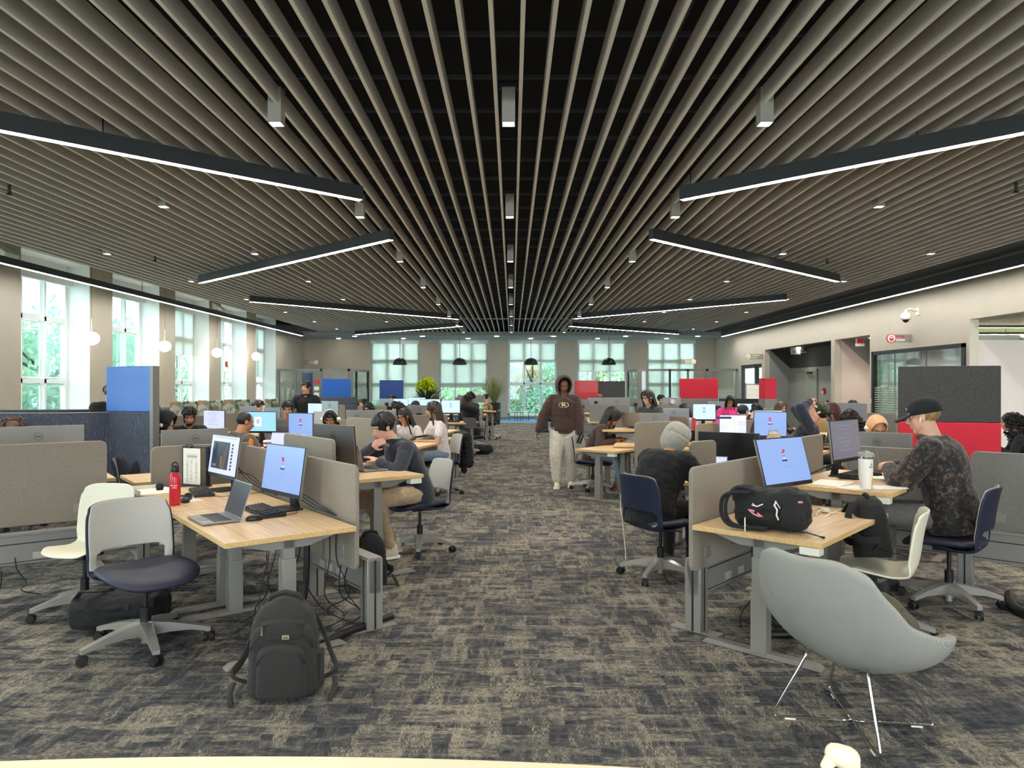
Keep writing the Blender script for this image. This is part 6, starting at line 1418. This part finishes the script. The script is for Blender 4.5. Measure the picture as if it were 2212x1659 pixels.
# ================================================================ bags
def rounded_pack(w, h, dp, taper=.8, n=28, top=.35):
    rg = []
    for j in range(15):
        f = j / 14; z = h * f; k = 1 - (1 - taper) * f; e = 1.0
        if f > 1 - top: q = (f - (1 - top)) / top; e = math.sqrt(max(.03, 1 - q ** 2.2))
        if f < .08: e *= .90 + f * 1.25
        rg.append([Vector((w / 2 * k * e * math.copysign(abs(math.cos(a)) ** .6, math.cos(a)), dp / 2 * k * (.45 + .55 * e) * math.copysign(abs(math.sin(a)) ** .7, math.sin(a)), z)) for a in [2 * PI * i / n for i in range(n)]])
    return rg
def backpack(label, loc, rz, w=.34, h=.50, dp=.22, m='pack_cloth', tilt=(0, 0), pockets=True, straps=True, badge=True):
    t = thing('backpack', label, 'backpack', loc, rz); t.rotation_euler = (tilt[0], tilt[1], rz)
    b = MB().loft(rounded_pack(w, h, dp)); obj('main_compartment', remesh('main_compartment', b, .008, .006, 12, 2), m, t)
    if pockets:
        for nm, ww, hh, zz, dd, y in (('front_pocket', .86, .78, .03, .10, -.62), ('small_pocket', .66, .56, .04, .06, -.98), ('top_pocket', .60, .20, .62, .04, -.74)):
            q = MB(Matrix.Translation((0, dp * y * .5, h * zz))).loft(rounded_pack(w * ww, h * hh, dp * .5, .92, top=.25)); obj(nm, remesh(nm, q, .008, .003, 14, 5), m, t)
            zp = [(w * ww * .46 * math.sin(a), dp * y * .5 - dp * .20, h * zz + h * hh * (.60 + .30 * math.cos(a))) for a in [-1.5 + 3.0 * k / 14 for k in range(15)]]
            obj('zipper', MB().tube(zp, .0028, 6), 'plastic_black', t, sharp=0)
        obj('zip_pull', MB().box((-w * .24, -dp * .62, h * .73), (.010, .008, .045)).box((w * .0 - .02, -dp * .60, h * .55), (.05, .008, .008)), 'chrome', t)
        obj('side_pocket', MB().loft([[Vector((w * .47 + .02 * math.cos(a), .05 * math.sin(a), z)) for a in [2 * PI * i / 12 for i in range(12)]] for z in (.03, .16, .2)]), m, t)
        if badge: obj('badge', MB().box((w * .06, -dp * .665, h * .66), (.034, .004, .020)), 'gold_plate' if 'gold_plate' in M else 'plastic_grey', t); obj('badge_print', MB().box((w * .06, -dp * .68, h * .665), (.026, .003, .003)).box((w * .06, -dp * .68, h * .652), (.026, .003, .003)), 'plastic_black', t)
    obj('handle', MB().tube([(-w * .22, dp * .05, h * .93), (-w * .18, dp * .05, h * 1.0), (0, dp * .05, h * 1.035), (w * .18, dp * .05, h * 1.0), (w * .22, dp * .05, h * .93)], .013, 8), m, t, sharp=0)
    if straps:
        for s in (-1, 1): obj('strap', MB().tube(cat([(s * w * .20, dp * .45, h * .9), (s * w * .42, dp * .7, h * .6), (s * w * .60, dp * .5, h * .28), (s * w * .68, .0, .10), (s * w * .50, dp * .1, .05)]), .026, 10, .35), m, t, sharp=0); obj('strap_end', MB().tube([(s * w * .66, 0, .06), (s * w * .68, -.06, .03), (s * w * .62, -.16, .008)], .014, 6, .25), m, t, sharp=0)
    return t
backpack('large dark grey-black backpack standing on the carpet by the left front desk', (-1.19, 3.72, 0.005), math.radians(10), .385, .50, .22)
# laid-down black bag under the chair
t = thing('shoulder_bag', 'black bag lying on the carpet behind the grey-backed chair', 'bag', (-2.60, 4.72, .01), math.radians(12))
b = MB().loft([[Vector((x, .17 * math.copysign(abs(math.cos(a)) ** .6, math.cos(a)) * k, .115 + .115 * k * math.copysign(abs(math.sin(a)) ** .6, math.sin(a)))) for a in [2 * PI * i / 20 for i in range(20)]] for x, k in ((-.29, .5), (-.26, .85), (-.15, 1), (.1, 1.02), (.24, .95), (.29, .6))]); obj('body', remesh('body', b, .009, .012, 9, 3), 'black_cloth', t)
obj('flap', MB().grid(lambda u, v: ((u - .5) * .4, -.17 + .02 * math.sin(u * 9) + .12 * v, .16 + .075 * v), 12, 5), 'black_cloth', t, solid=.012); obj('strap', MB().tube([(-.26, -.05, .2), (-.2, -.12, .27), (-.12, -.1, .26), (-.05, .0, .24)], .022, 8, .3), 'black_cloth', t, sharp=0); obj('buckle', MB().box((-.15, -.16, .17), (.04, .02, .03)).box((.08, -.165, .17), (.04, .02, .03)), 'plastic_black', t)
obj('shoulder_strap', MB().tube([(-.1, .1, .23), (.05, .14, .30), (.2, .1, .25), (.3, .05, .2)], .022, 8, .35), 'pack_cloth', t, sharp=0)
# black bag on the right desk
c = Vector((1.545, 4.30, .742)); t = thing('duffel_bag', 'black duffel backpack lying on the right front desk with patterned zip cords', 'bag', c, math.radians(-28)); t.scale = (.92, 1, 1.06)
b = MB()
b.loft([[Vector((x, .125 * k * math.copysign(abs(math.cos(a)) ** .7, math.cos(a)), (.115 + dz) + (.115 + dz) * kz * math.copysign(abs(math.sin(a)) ** .7, math.sin(a)))) for a in [2 * PI * i / 22 for i in range(22)]] for x, k, kz, dz in ((-.20, .35, .5, -.02), (-.17, .7, .85, -.015), (-.08, .95, 1, .0), (.06, 1.05, 1, .0), (.18, 1.0, 1, .005), (.24, .8, .85, .0), (.27, .4, .5, .0))])
b.ball((-.14, .02, .18), (.10, .08, .06)); b.ball((.14, .0, .19), (.11, .10, .055))
obj('body', remesh('body', b, .006, .016, 9, 1), 'black_cloth', t)
obj('front_pocket', remesh('front_pocket', MB().loft([[Vector((x, -.10 + .05 * k * math.cos(a), .10 + .075 * k * math.sin(a))) for a in [2 * PI * i / 18 for i in range(18)]] for x, k in ((.09, .5), (.11, .95), (.2, 1), (.24, .6))]), .006, .006, 12), 'black_cloth', t)
for k, (x0, r_) in enumerate(((-.20, .11), (-.23, .10))): obj('strap', MB().tube(cat([(x0 + .14, -.06 - .02 * k, .21), (x0 + .03, -.08 - .03 * k, .235 - .03 * k), (x0 - .035, -.10, .17), (x0 - .04, -.11, .08), (x0 + .01, -.12, .026), (x0 + .12, -.13, .018), (x0 + .22, -.125, .02)]), .023, 10, .5), 'black_cloth', t, sharp=0)
obj('strap_tail', MB().tube([(.18, -.12, .02), (.26, -.15, .022), (.33, -.17, .012), (.36, -.18, .008)], [.006, .006, .006, .014], 6, .5), 'black_cloth', t, sharp=0)
obj('emblem', MB().prism([(x, z - .35 * x) for x, z in ((-.05, 0), (-.02, .012), (.01, .013), (.05, .0), (.02, -.012), (-.01, -.013))], -.004, .004, 'y'), 'pink_letters', t, loc=(-.055, -.118, .10), rot=(-.25, 0, 0)); obj('emblem_slit', MB().prism([(x, z - .35 * x) for x, z in ((-.03, 0), (0, .004), (.03, 0), (0, -.004))], -.0055, .0, 'y'), 'black_cloth', t, loc=(-.055, -.118, .10), rot=(-.25, 0, 0))
obj('zip_cord', MB().tube([(.075, -.13, .175), (.065, -.14, .155), (.082, -.14, .13), (.078, -.14, .10), (.09, -.14, .075)], .0055, 6).tube([(.07, -.138, .18), (.10, -.14, .14)], .003, 6), 'tape_white', t, sharp=0, label='white and red patterned cord')
obj('zip_cord', MB().tube([(-.075, -.125, .145), (-.04, -.13, .140), (-.005, -.128, .155)], .004, 6).tube([(-.07, -.127, .155), (-.05, -.129, .14)], .003, 6), 'tape_white', t, sharp=0); obj('hanging_cord', MB().tube([(-.115, -.14, .075), (-.113, -.15, .03), (-.112, -.155, -.01)], .004, 6), 'tape_white', t, sharp=0)
obj('label_patch', MB().box((.215, -.105, .175), (.028, .004, .014), rz=.5), 'pink_letters', t)
# backpack on the white chair and olive bag on the floor
backpack('black backpack standing on the seat of the white shell chair', (2.38, 4.68, .475), math.radians(75), .33, .40, .22, 'black_cloth', (-.05, .22), pockets=False)
t = thing('tote_bag', 'olive bag with padded edge on the floor behind the lounge chair', 'bag', (2.22, 4.12, .0), math.radians(-20))
obj('body', remesh('body', MB().loft([[Vector((.13 * k * math.cos(a) + sh, .10 * k * math.sin(a), z)) for a in [2 * PI * i / 18 for i in range(18)]] for z, k, sh in ((.01, .8, .06), (.08, 1, .05), (.25, .9, 0), (.36, .6, -.06), (.40, .3, -.09))]), .009, .010, 10), 'olive_cloth', t)
obj('padded_edge', MB().tube([(-.12, -.06, .40), (-.05, -.10, .40), (.03, -.11, .28), (.10, -.11, .14), (.16, -.10, .03)], .022, 8, .6), 'olive_cloth', t, sharp=0); obj('scarf', MB().ball((-.04, -.11, .26), (.04, .03, .06)).ball((-.0, -.12, .20), (.035, .03, .04)), 'maroon', t) if 'maroon' in M else None
backpack('black backpack standing under the desk of the young man', LP(5.2, 2.62, .004), math.radians(30), .28, .42, .16, 'black_cloth', pockets=False)
tt = thing('bag', 'black bag slumped on the carpet behind the man in black', 'bag', (X(1045, 16.8), 16.8, .0)); obj('body', remesh('body', MB().ball((0, 0, .10), (.24, .15, .10)).ball((.1, 0, .13), (.12, .12, .10)), .012, .012, 8), 'black_cloth', tt); obj('strap', MB().tube([(-.2, 0, .12), (-.24, -.05, .2), (-.1, -.08, .22), (0, -.05, .18)], .014, 6, .4), 'black_cloth', tt, sharp=0)
def sit_at(label, px, d, top_y, heading, **k):
    """seat a person so the crown of the head shows at photo column px and row top_y, distance d"""
    return None
Q = .0055
# ---- young man in navy fleece
person('young man in a navy fleece leaning on the raised desk, fingers at his mouth', (-.92, 6.84, 0), 214, seat=.465, lean=16, hunch=22, size=1.06, skin='skin_light', hair='fringe', hairm='hair_black', top='navy_fleece', pants='khaki', shoe='shoe_beige', vox=Q, hairn=420, hairvol=1.0,
       hands=[(-.12, .42, .86), (.035, .405, .98)], elb=[(-1, -.1, -.6), (1, .2, -.5)], palms=[(0, 0, -1), (0, -1, .2)], curls=(.3, 1.0), head=(4, 21, 0), extras=('collar_green',), hood='collar', topk=1.15, feet=[(-.10, .30, .10), (.10, .18, .10)], knees=[(-.16, .46, .54), (.14, .44, .53)])
# ---- man in black cap
person('fair-haired man in a black cap and dark patterned jacket at the raised right desk', (3.24, 5.22, 0), 139, seat=.50, lean=9, hunch=10, size=1.1, skin='skin_light', hair='crop', hairm='hair_blond', top='pattern_jacket', pants='grey_trousers', shoe='shoe_dark', vox=Q, topk=1.55,
       hands=[(-.05, .37, .885), (.05, .36, .89)], elb=[(-1, -.2, -.7), (1, -.2, -.7)], palms=[(.6, 0, -1), (-.6, 0, -1)], curls=(.9, .9), head=(4, 12, 0), extras=('cap', 'earbud'), hood='collar')
# ---- walker
person('person in a dark brown hoodie with the hood up walking down the aisle', (.83, 11.35, 0), 262, pose='stand', size=1.0, lean=2, hunch=4, skin='skin_brown', hair='crop', hairm='hair_black', top='brown_hoodie', pants='cream_sweat', shoe='shoe_cream', vox=.0075, topk=1.7, legw=1.5, hoodk=1.22,
       hands=[(-.27, .12, .84), (.46, .06, .78)], elb=[(-1, -.6, -.1), (1, -.6, -.1)], curls=(.8, .9), palms=[(.5, 0, -.3), (-.5, 0, -.3)], head=(16, 14, 0), extras=('hood_up',), hood='up', hemdrop=-.02, feet=[(-.11, -.06, .09), (.10, .13, .09)], knees=[(-.12, .05, .50), (.12, .13, .50)])
# ---- person in grey hood, seen from behind
person('person in a black jacket with a light grey hood up, seen from behind', (1.17, 5.98, 0), 42, seat=.47, lean=20, hunch=20, skin='skin_warm', hair='crop', top='black_shell', pants='black_wool', shoe='shoe_dark', vox=.0075, topk=1.8, hoodk=.98, hands=[(-.12, .58, .84), (.16, .58, .84)], head=(-18, 30, 0), extras=('hood_up',), hood='collar', hemdrop=.06)
C = []
def seated(label, px, ty, d, heading, seat=.46, ch=True, kind='A', lean=14, hunch=12, **k):
    """place a seated figure so that the crown shows at (px, ty) for distance d"""
    sz = k.get('size', 1.0); hp = k.get('head', (0, 12, 0))
    def dz(a): a = math.radians(a); return Vector((0, math.sin(a), math.cos(a)))
    pz = k.pop('hip', None)
    top = at(px, ty, d)
    off = dz(lean) * .17 + dz(lean + hunch * .5) * .18 + dz(lean + hunch) * .16 + dz((lean + hunch) * .8 + hp[1] * .3) * .168
    crown = off.z + .135; s = seat + .095; z0 = top.z / sz - crown; seat2 = z0 - .095
    h = math.radians(heading); base = Vector((top.x - math.cos(h) * off.y * sz, top.y - math.sin(h) * off.y * sz, 0))
    k.setdefault('vox', .009); k['head'] = hp
    seat2 = max(.40, seat2)
    dh = k.pop('desk', .76)
    k.setdefault('hands', [(-.15, .40, dh + .04), (.15, .40, dh + .04)])
    if seat2 > .62: k['feet'] = [(-.12, .25, .09), (.12, .25, .09)]; k['knees'] = [(-.13, .30, seat2 * .62), (.13, .30, seat2 * .62)]
    p = person(label, base, heading, seat=seat2, lean=lean, hunch=hunch, **k)
    if ch: chair('swivel chair under the ' + ' '.join(label.split()[:12]), base, heading, kind, seat=max(.42, min(.62, seat2 * sz)), rot=random.random())
    return p
seated('bearded dark-haired man in a black jacket, left of the lilac display', 409, 878, 9.6, 305, skin='skin_tan', hair='mop', top='black_wool', extras=('beard',), head=(-12, 22, 0), topk=1.3)
seated('person in a black hood with ivory headphones', 356, 893, 8.6, 20, top='black_wool', extras=('hood_up', 'headphones_ivory'), hood='up', head=(-10, 26, 0), topk=1.3, hair='crop')
seated('man in a brown hoodie seen from behind, left mid-room', 530, 888, 8.4, 62, skin='skin_tan', hair='crop', top='olive_brown', hood='down', head=(-25, 18, 0), topk=1.4, size=1.0)
seated('young man with bangs and glasses in a grey knit', 622, 865, 10.9, 290, hair='fringe', skin='skin_warm', top='grey_knit', head=(-6, 14, 0), extras=('glasses',), topk=1.2)
person('man in a long black coat standing at the back left, looking aside', (X(661, 14.2), 14.2, 0), 285, pose='stand', size=1.0, skin='skin_warm', hair='mop', top='black_wool', pants='black_wool', hood='collar', topk=1.15, hemdrop=.35, head=(-30, 4, 0), vox=.009, hands=[(-.33, .08, .86), (.33, .08, .86)], hair_=0) if 0 else person('man in a long black coat standing at the back left, looking aside', (X(661, 14.2), 14.2, 0), 285, pose='stand', size=1.0, skin='skin_warm', hair='mop', top='black_wool', pants='black_wool', hood='collar', topk=1.15, hemdrop=.35, head=(-30, 4, 0), vox=.009, hands=[(-.33, .08, .86), (.33, .08, .86)])
seated('dark-haired woman wearing pale headphones, left mid-room', 714, 883.5, 9.3, 262, skin='skin_tan', hair='long', hairm='hair_black', top='black_wool', female=True, extras=('headphones_ivory',), head=(12, 20, 0), hairlen=.25)
seated('girl with a ponytail in a cream knit near the floral seats', 559, 862, 13.2, 330, female=True, hair='pony', hairm='hair_dark', top='cream_knit', head=(10, 20, 0), skin='skin_light', topk=1.3)
seated('young woman with glasses and straight black hair in a pink-white top', 873, 880, 10.8, 250, female=True, hair='long', hairlen=.32, top='white_tee', extras=('glasses',), head=(-22, 20, 0), skin='skin_warm', sleeve='short')
lw = seated('long-haired woman in a white shirt with a backpack on her lap', 935, 866, 10.6, 205, female=True, hair='long', hairm='hair_dark', hairlen=.46, hairvol=1.1, top='white_tee', pants='blue_jeans', sleeve='short', head=(-10, 8, 0), skin='skin_warm', hands=[(-.16, .38, .80), (.06, .40, .78)], hairn=200, vox=.0075, lean=8, hunch=6)
seated('man in black with his hand at his face by the aisle', 1009, 854, 16.6, 225, skin='skin_deep', hair='mop', top='black_wool', pants='black_wool', shoe='shoe_tan', extras=('glasses',), hands=[(.02, .20, 1.18), (.28, .12, .70)], lean=6, hunch=8, topk=1.6, size=1.1, head=(0, 12, 0))
seated('person with curly dark hair behind the man in black', 1015, 846, 18.5, 250, skin='skin_brown', hair='curly', hairlen=.02, top='charcoal_hoodie', lean=6, hunch=6)
seated('boy in a leopard-pattern top at the narrow far desk', 1047, 850.5, 21.8, 180, hair='mop', hairm='hair_dark', top='leopard', skin='skin_light', topk=1.4, lean=8, hunch=8)
seated('woman in a dark headscarf at the far left', 796, 868, 14.5, 255, female=True, hair='long', hairlen=.2, top='black_wool', head=(-10, 24, 0), skin='skin_light', extras=('headphones_black',))
seated('person in blue with curly hair behind the dark headscarf', 783, 861, 17.5, 250, hair='curly', hairlen=.03, hairm='hair_dark', top='blue_knit', skin='skin_light')
seated('head with short black hair left of the black cap', 855, 866, 15.5, 70, hair='mop', top='black_wool')
seated('black-haired student facing the young women', 863, 868, 12.0, 320, hair='fringe', top='charcoal_hoodie', skin='skin_light', head=(0, 20, 0))
seated('student in a black cap far left of the aisle', 897, 865.5, 14.0, 262, hair='crop', top='black_wool', extras=('cap',), skin='skin_tan')
seated('brown-haired student far back under the lime plant', 938, 851.5, 19.5, 80, hair='long', hairm='hair_dark', hairlen=.2, top='maroon', female=True)
seated('dark-haired head before the navy-blue board', 846, 853, 22.0, 262, hair='curly', hairlen=0, top='black_wool')
seated('dark-haired head far back beside the dark lounge wall', 677, 856, 19.5, 270, hair='mop', top='black_wool')
seated('small dark head beyond the black cap', 884, 857, 20.5, 270, hair='crop', top='grey_knit')
person('person in black with long dark hair standing right of the blue board', (X(337, 10.4), 10.4, 0), 215, pose='stand', size=.98, female=True, skin='skin_warm', hair='long', hairm='hair_black', hairlen=.4, top='black_shell', pants='black_wool', head=(0, 14, 0), topk=1.4)
person('person in a black padded jacket half hidden behind the blue board', (X(238, 10.0), 10.0, 0), 300, pose='stand', size=.96, skin='skin_warm', hair='mop', top='black_shell', pants='black_wool', head=(0, 25, 0), topk=1.5, lean=12)
seated('person with fuzzy brown hair and headphones above the left-edge monitor', 28, 913, 7.9, 305, hair='curly', hairm='hair_brown', hairlen=.05, hairvol=1.1, top='black_wool', extras=('headphones_black',), head=(0, 30, 0))
# right side
seated('woman with long curly black hair in a brown sweatshirt', 1325, 881.5, 10.9, 332, female=True, hair='long', hairm='hair_black', hairlen=.50, hairvol=1.3, top='brown_hoodie', pants='blue_jeans', shoe='shoe_tan', skin='skin_tan', extras=('glasses',), head=(-6, 24, 0), hairn=220, vox=.0075, lean=20, hunch=16, topk=1.3, desk=.74, feet=[(-.12, .36, .09), (.14, .52, .09)])
g = seated('girl with glasses in a dark hoodie with pink letters', 1399, 841, 11.6, 232, female=True, hair='bob', hairm='hair_dark', hairlen=.14, top='charcoal_hoodie', skin='skin_light', extras=('glasses',), head=(-18, 16, 0), lean=10, hunch=8, ch=False, desk=1.0, topk=1.2, hood='down')
seated('girl in bright pink with long black hair', 1577, 853, 14.6, 262, female=True, hair='long', hairlen=.36, top='pink_top', skin='skin_tan', extras=('glasses',), head=(-6, 26, 0), topk=1.2)
seated('man with short black hair seen from behind, right mid-room', 1606, 871.5, 10.9, 60, hair='crop', top='charcoal_hoodie', skin='skin_light', head=(-30, 10, 0), topk=1.2)
seated('person bent down with black hair, headphones on', 1634, 872, 12.2, 40, hair='mop', top='black_wool', skin='skin_light', extras=('headphones_black',), head=(-10, 40, 0))
seated('brown-haired head before the grey recess wall', 1687, 866.5, 13.4, 300, hair='long', hairm='hair_brown', hairlen=.2, top='charcoal_hoodie', female=True)
seated('man in navy leaning back with both hands to his face and a green cap', 1768, 866, 8.9, 158, seat=.5, lean=-14, hunch=-8, hair='mop', top='navy_sweat', skin='skin_light', extras=('cap_back',), head=(0, -38, 0), handsrel=True, hands=[(-.06, .10, .13), (.07, .13, .10)], elb=[(-1, .6, -.2), (1, .8, -.2)], palms=[(0, 0, -1), (0, 0, -1)], curls=(.9, .7), vox=.0075, topk=1.25, hip=1)
seated('woman with long wine-red and black hair', 1794, 868, 9.8, 170, female=True, hair='long', hairm='hair_wine', hairlen=.34, top='olive_green', skin='skin_light', head=(0, 12, 0))
seated('person with dark curly long hair bent over behind the dim monitor', 1830, 885, 9.0, 160, female=True, hair='curly', hairm='hair_dark', hairlen=.26, top='maroon', skin='skin_tan', head=(0, 30, 0), hairn=160)
seated('person in a tan headscarf with ivory headphones behind the logo monitor', 1893, 900, 8.2, 250, female=True, hair=None, top='tan_scarf', skin='skin_warm', extras=('headscarf', 'headphones_ivory'), hood='up', head=(20, 36, 0), topk=1.3)
seated('black-haired head above the silver desktop computer', 1843, 864, 14.2, 265, hair='mop', top='black_wool')
seated('person with curly black hair at the right picture edge', 2180, 892, 9.4, 150, hair='curly', hairm='hair_black', hairlen=.22, hairvol=1.2, top='black_wool', hairn=160, female=True)
seated('girl with straight black hair in front of the red board', 1478, 871, 14.6, 150, female=True, hair='long', hairlen=.26, top='pale_blue', skin='skin_light', head=(0, 20, 0))
seated('dark-haired head behind the girl with glasses', 1428, 852, 17.0, 265, hair='mop', top='black_wool', female=True)
seated('rust-haired head below the dark felt panel', 1296, 851, 22.5, 268, hair='mop', hairm='hair_rust', top='black_wool', skin='skin_light')
seated('small person seated by the unshaded back window', 1188, 859, 25.0, 200, hair='mop', top='white_tee', pants='dark_jeans', skin='skin_light')
# ---- held and worn extras
inf = t_info['long-haired woman in a white shirt with a backpack on her lap']
pb = inf[0].location; h = math.radians(205)
backpack('large grey-black backpack resting on the long-haired woman\'s lap', (pb.x + math.cos(h) * .42, pb.y + math.sin(h) * .42, .60), math.radians(20), .34, .48, .2, 'olive_cloth', (0.0, 1.1), pockets=False)
ct = thing('coat', 'black coat hanging over the chair back of the long-haired woman', 'coat', (pb.x - math.cos(h) * .36, pb.y - math.sin(h) * .36, 0), rz_of(205))
obj('body', remesh('body', MB().cap((-.14, 0, .84), (-.13, -.03, .45), .07, .08).cap((.14, 0, .84), (.13, -.03, .42), .07, .08).cap((-.15, 0, .86), (.15, 0, .86), .06, .06), .012, .016, 9), 'black_wool', ct); obj('sleeve', remesh('sleeve', MB().cap((.2, -.02, .8), (.2, -.08, .30), .06, .05), .012, .01, 9), 'black_wool', ct)
ph = t_info['person in a dark brown hoodie with the hood up walking down the aisle']; hw = ph[4][0][2]; q = ph[0].matrix_world if 0 else None
a = math.radians(262 - 90); R = Matrix.Rotation(a, 3, 'Z'); w_ = Vector(ph[0].location) + R @ (hw + Vector((0, .03, -.08)))
w2 = Vector(ph[0].location) + R @ (ph[4][0][2] + Vector((0, .04, -.09)))
tg = thing('phone', 'dark phone held low by the walking person', 'phone', w2, .3); obj('body', MB().box((0, 0, 0), (.075, .012, .15), ry=.4), 'plastic_black', tg, bevel=.003); obj('edge', MB().box((0, -.007, 0), (.006, .002, .15), ry=.4), 'sign_white', tg)
# chest prints
T0 = ph[0]; cv = ph[3]; em = obj('chest_emblem', MB().cyl((0, .2, 0), (0, .206, 0), .052, n=32), 'plastic_black', T0, loc=(cv.x - .01, cv.y - .02, cv.z + .03)); em.scale = (1.45, 1, .8)
obj('emblem_ring', MB().tube([(.052 * math.cos(k), .207, .052 * math.sin(k)) for k in [2 * PI * j / 32 for j in range(33)]], .004, 6), 'gold', em, sharp=0); text('R', .085, 'gold', em, (0, .208, 0), (PI / 2, 0, PI), 'emblem_letter', bold=.003)
gi = t_info['girl with glasses in a dark hoodie with pink letters']; text('RUTGERS', .075, 'pink_letters', gi[0], (gi[3].x, gi[3].y + .175, gi[3].z + .02), (PI / 2 - .1, 0, PI), 'chest_lettering', bold=.003)
pen = t_info['fair-haired man in a black cap and dark patterned jacket at the raised right desk']; hp_ = pen[4][0][2]; R = Matrix.Rotation(math.radians(139 - 90), 3, 'Z'); q = Vector(pen[0].location) + R @ (hp_ * 1.1) + Vector((-.05, .05, .04)); t = thing('pencil', 'thin pencil in the hand of the man in the cap', 'pencil', q); obj('shaft', MB().cyl((0, 0, -.02), (-.03, 0, .10), .0035, n=8), 'metal_grey', t); obj('tip', MB().cyl((.005, 0, -.04), (0, 0, -.02), .0005, .0035, 8), 'metal_dark', t)
chair('empty navy swivel chair before the pale R login display', (X(1500, 11.2), 11.2, 0), 92, 'A', seat=.52)
bpy.data.scenes.remove(TS)
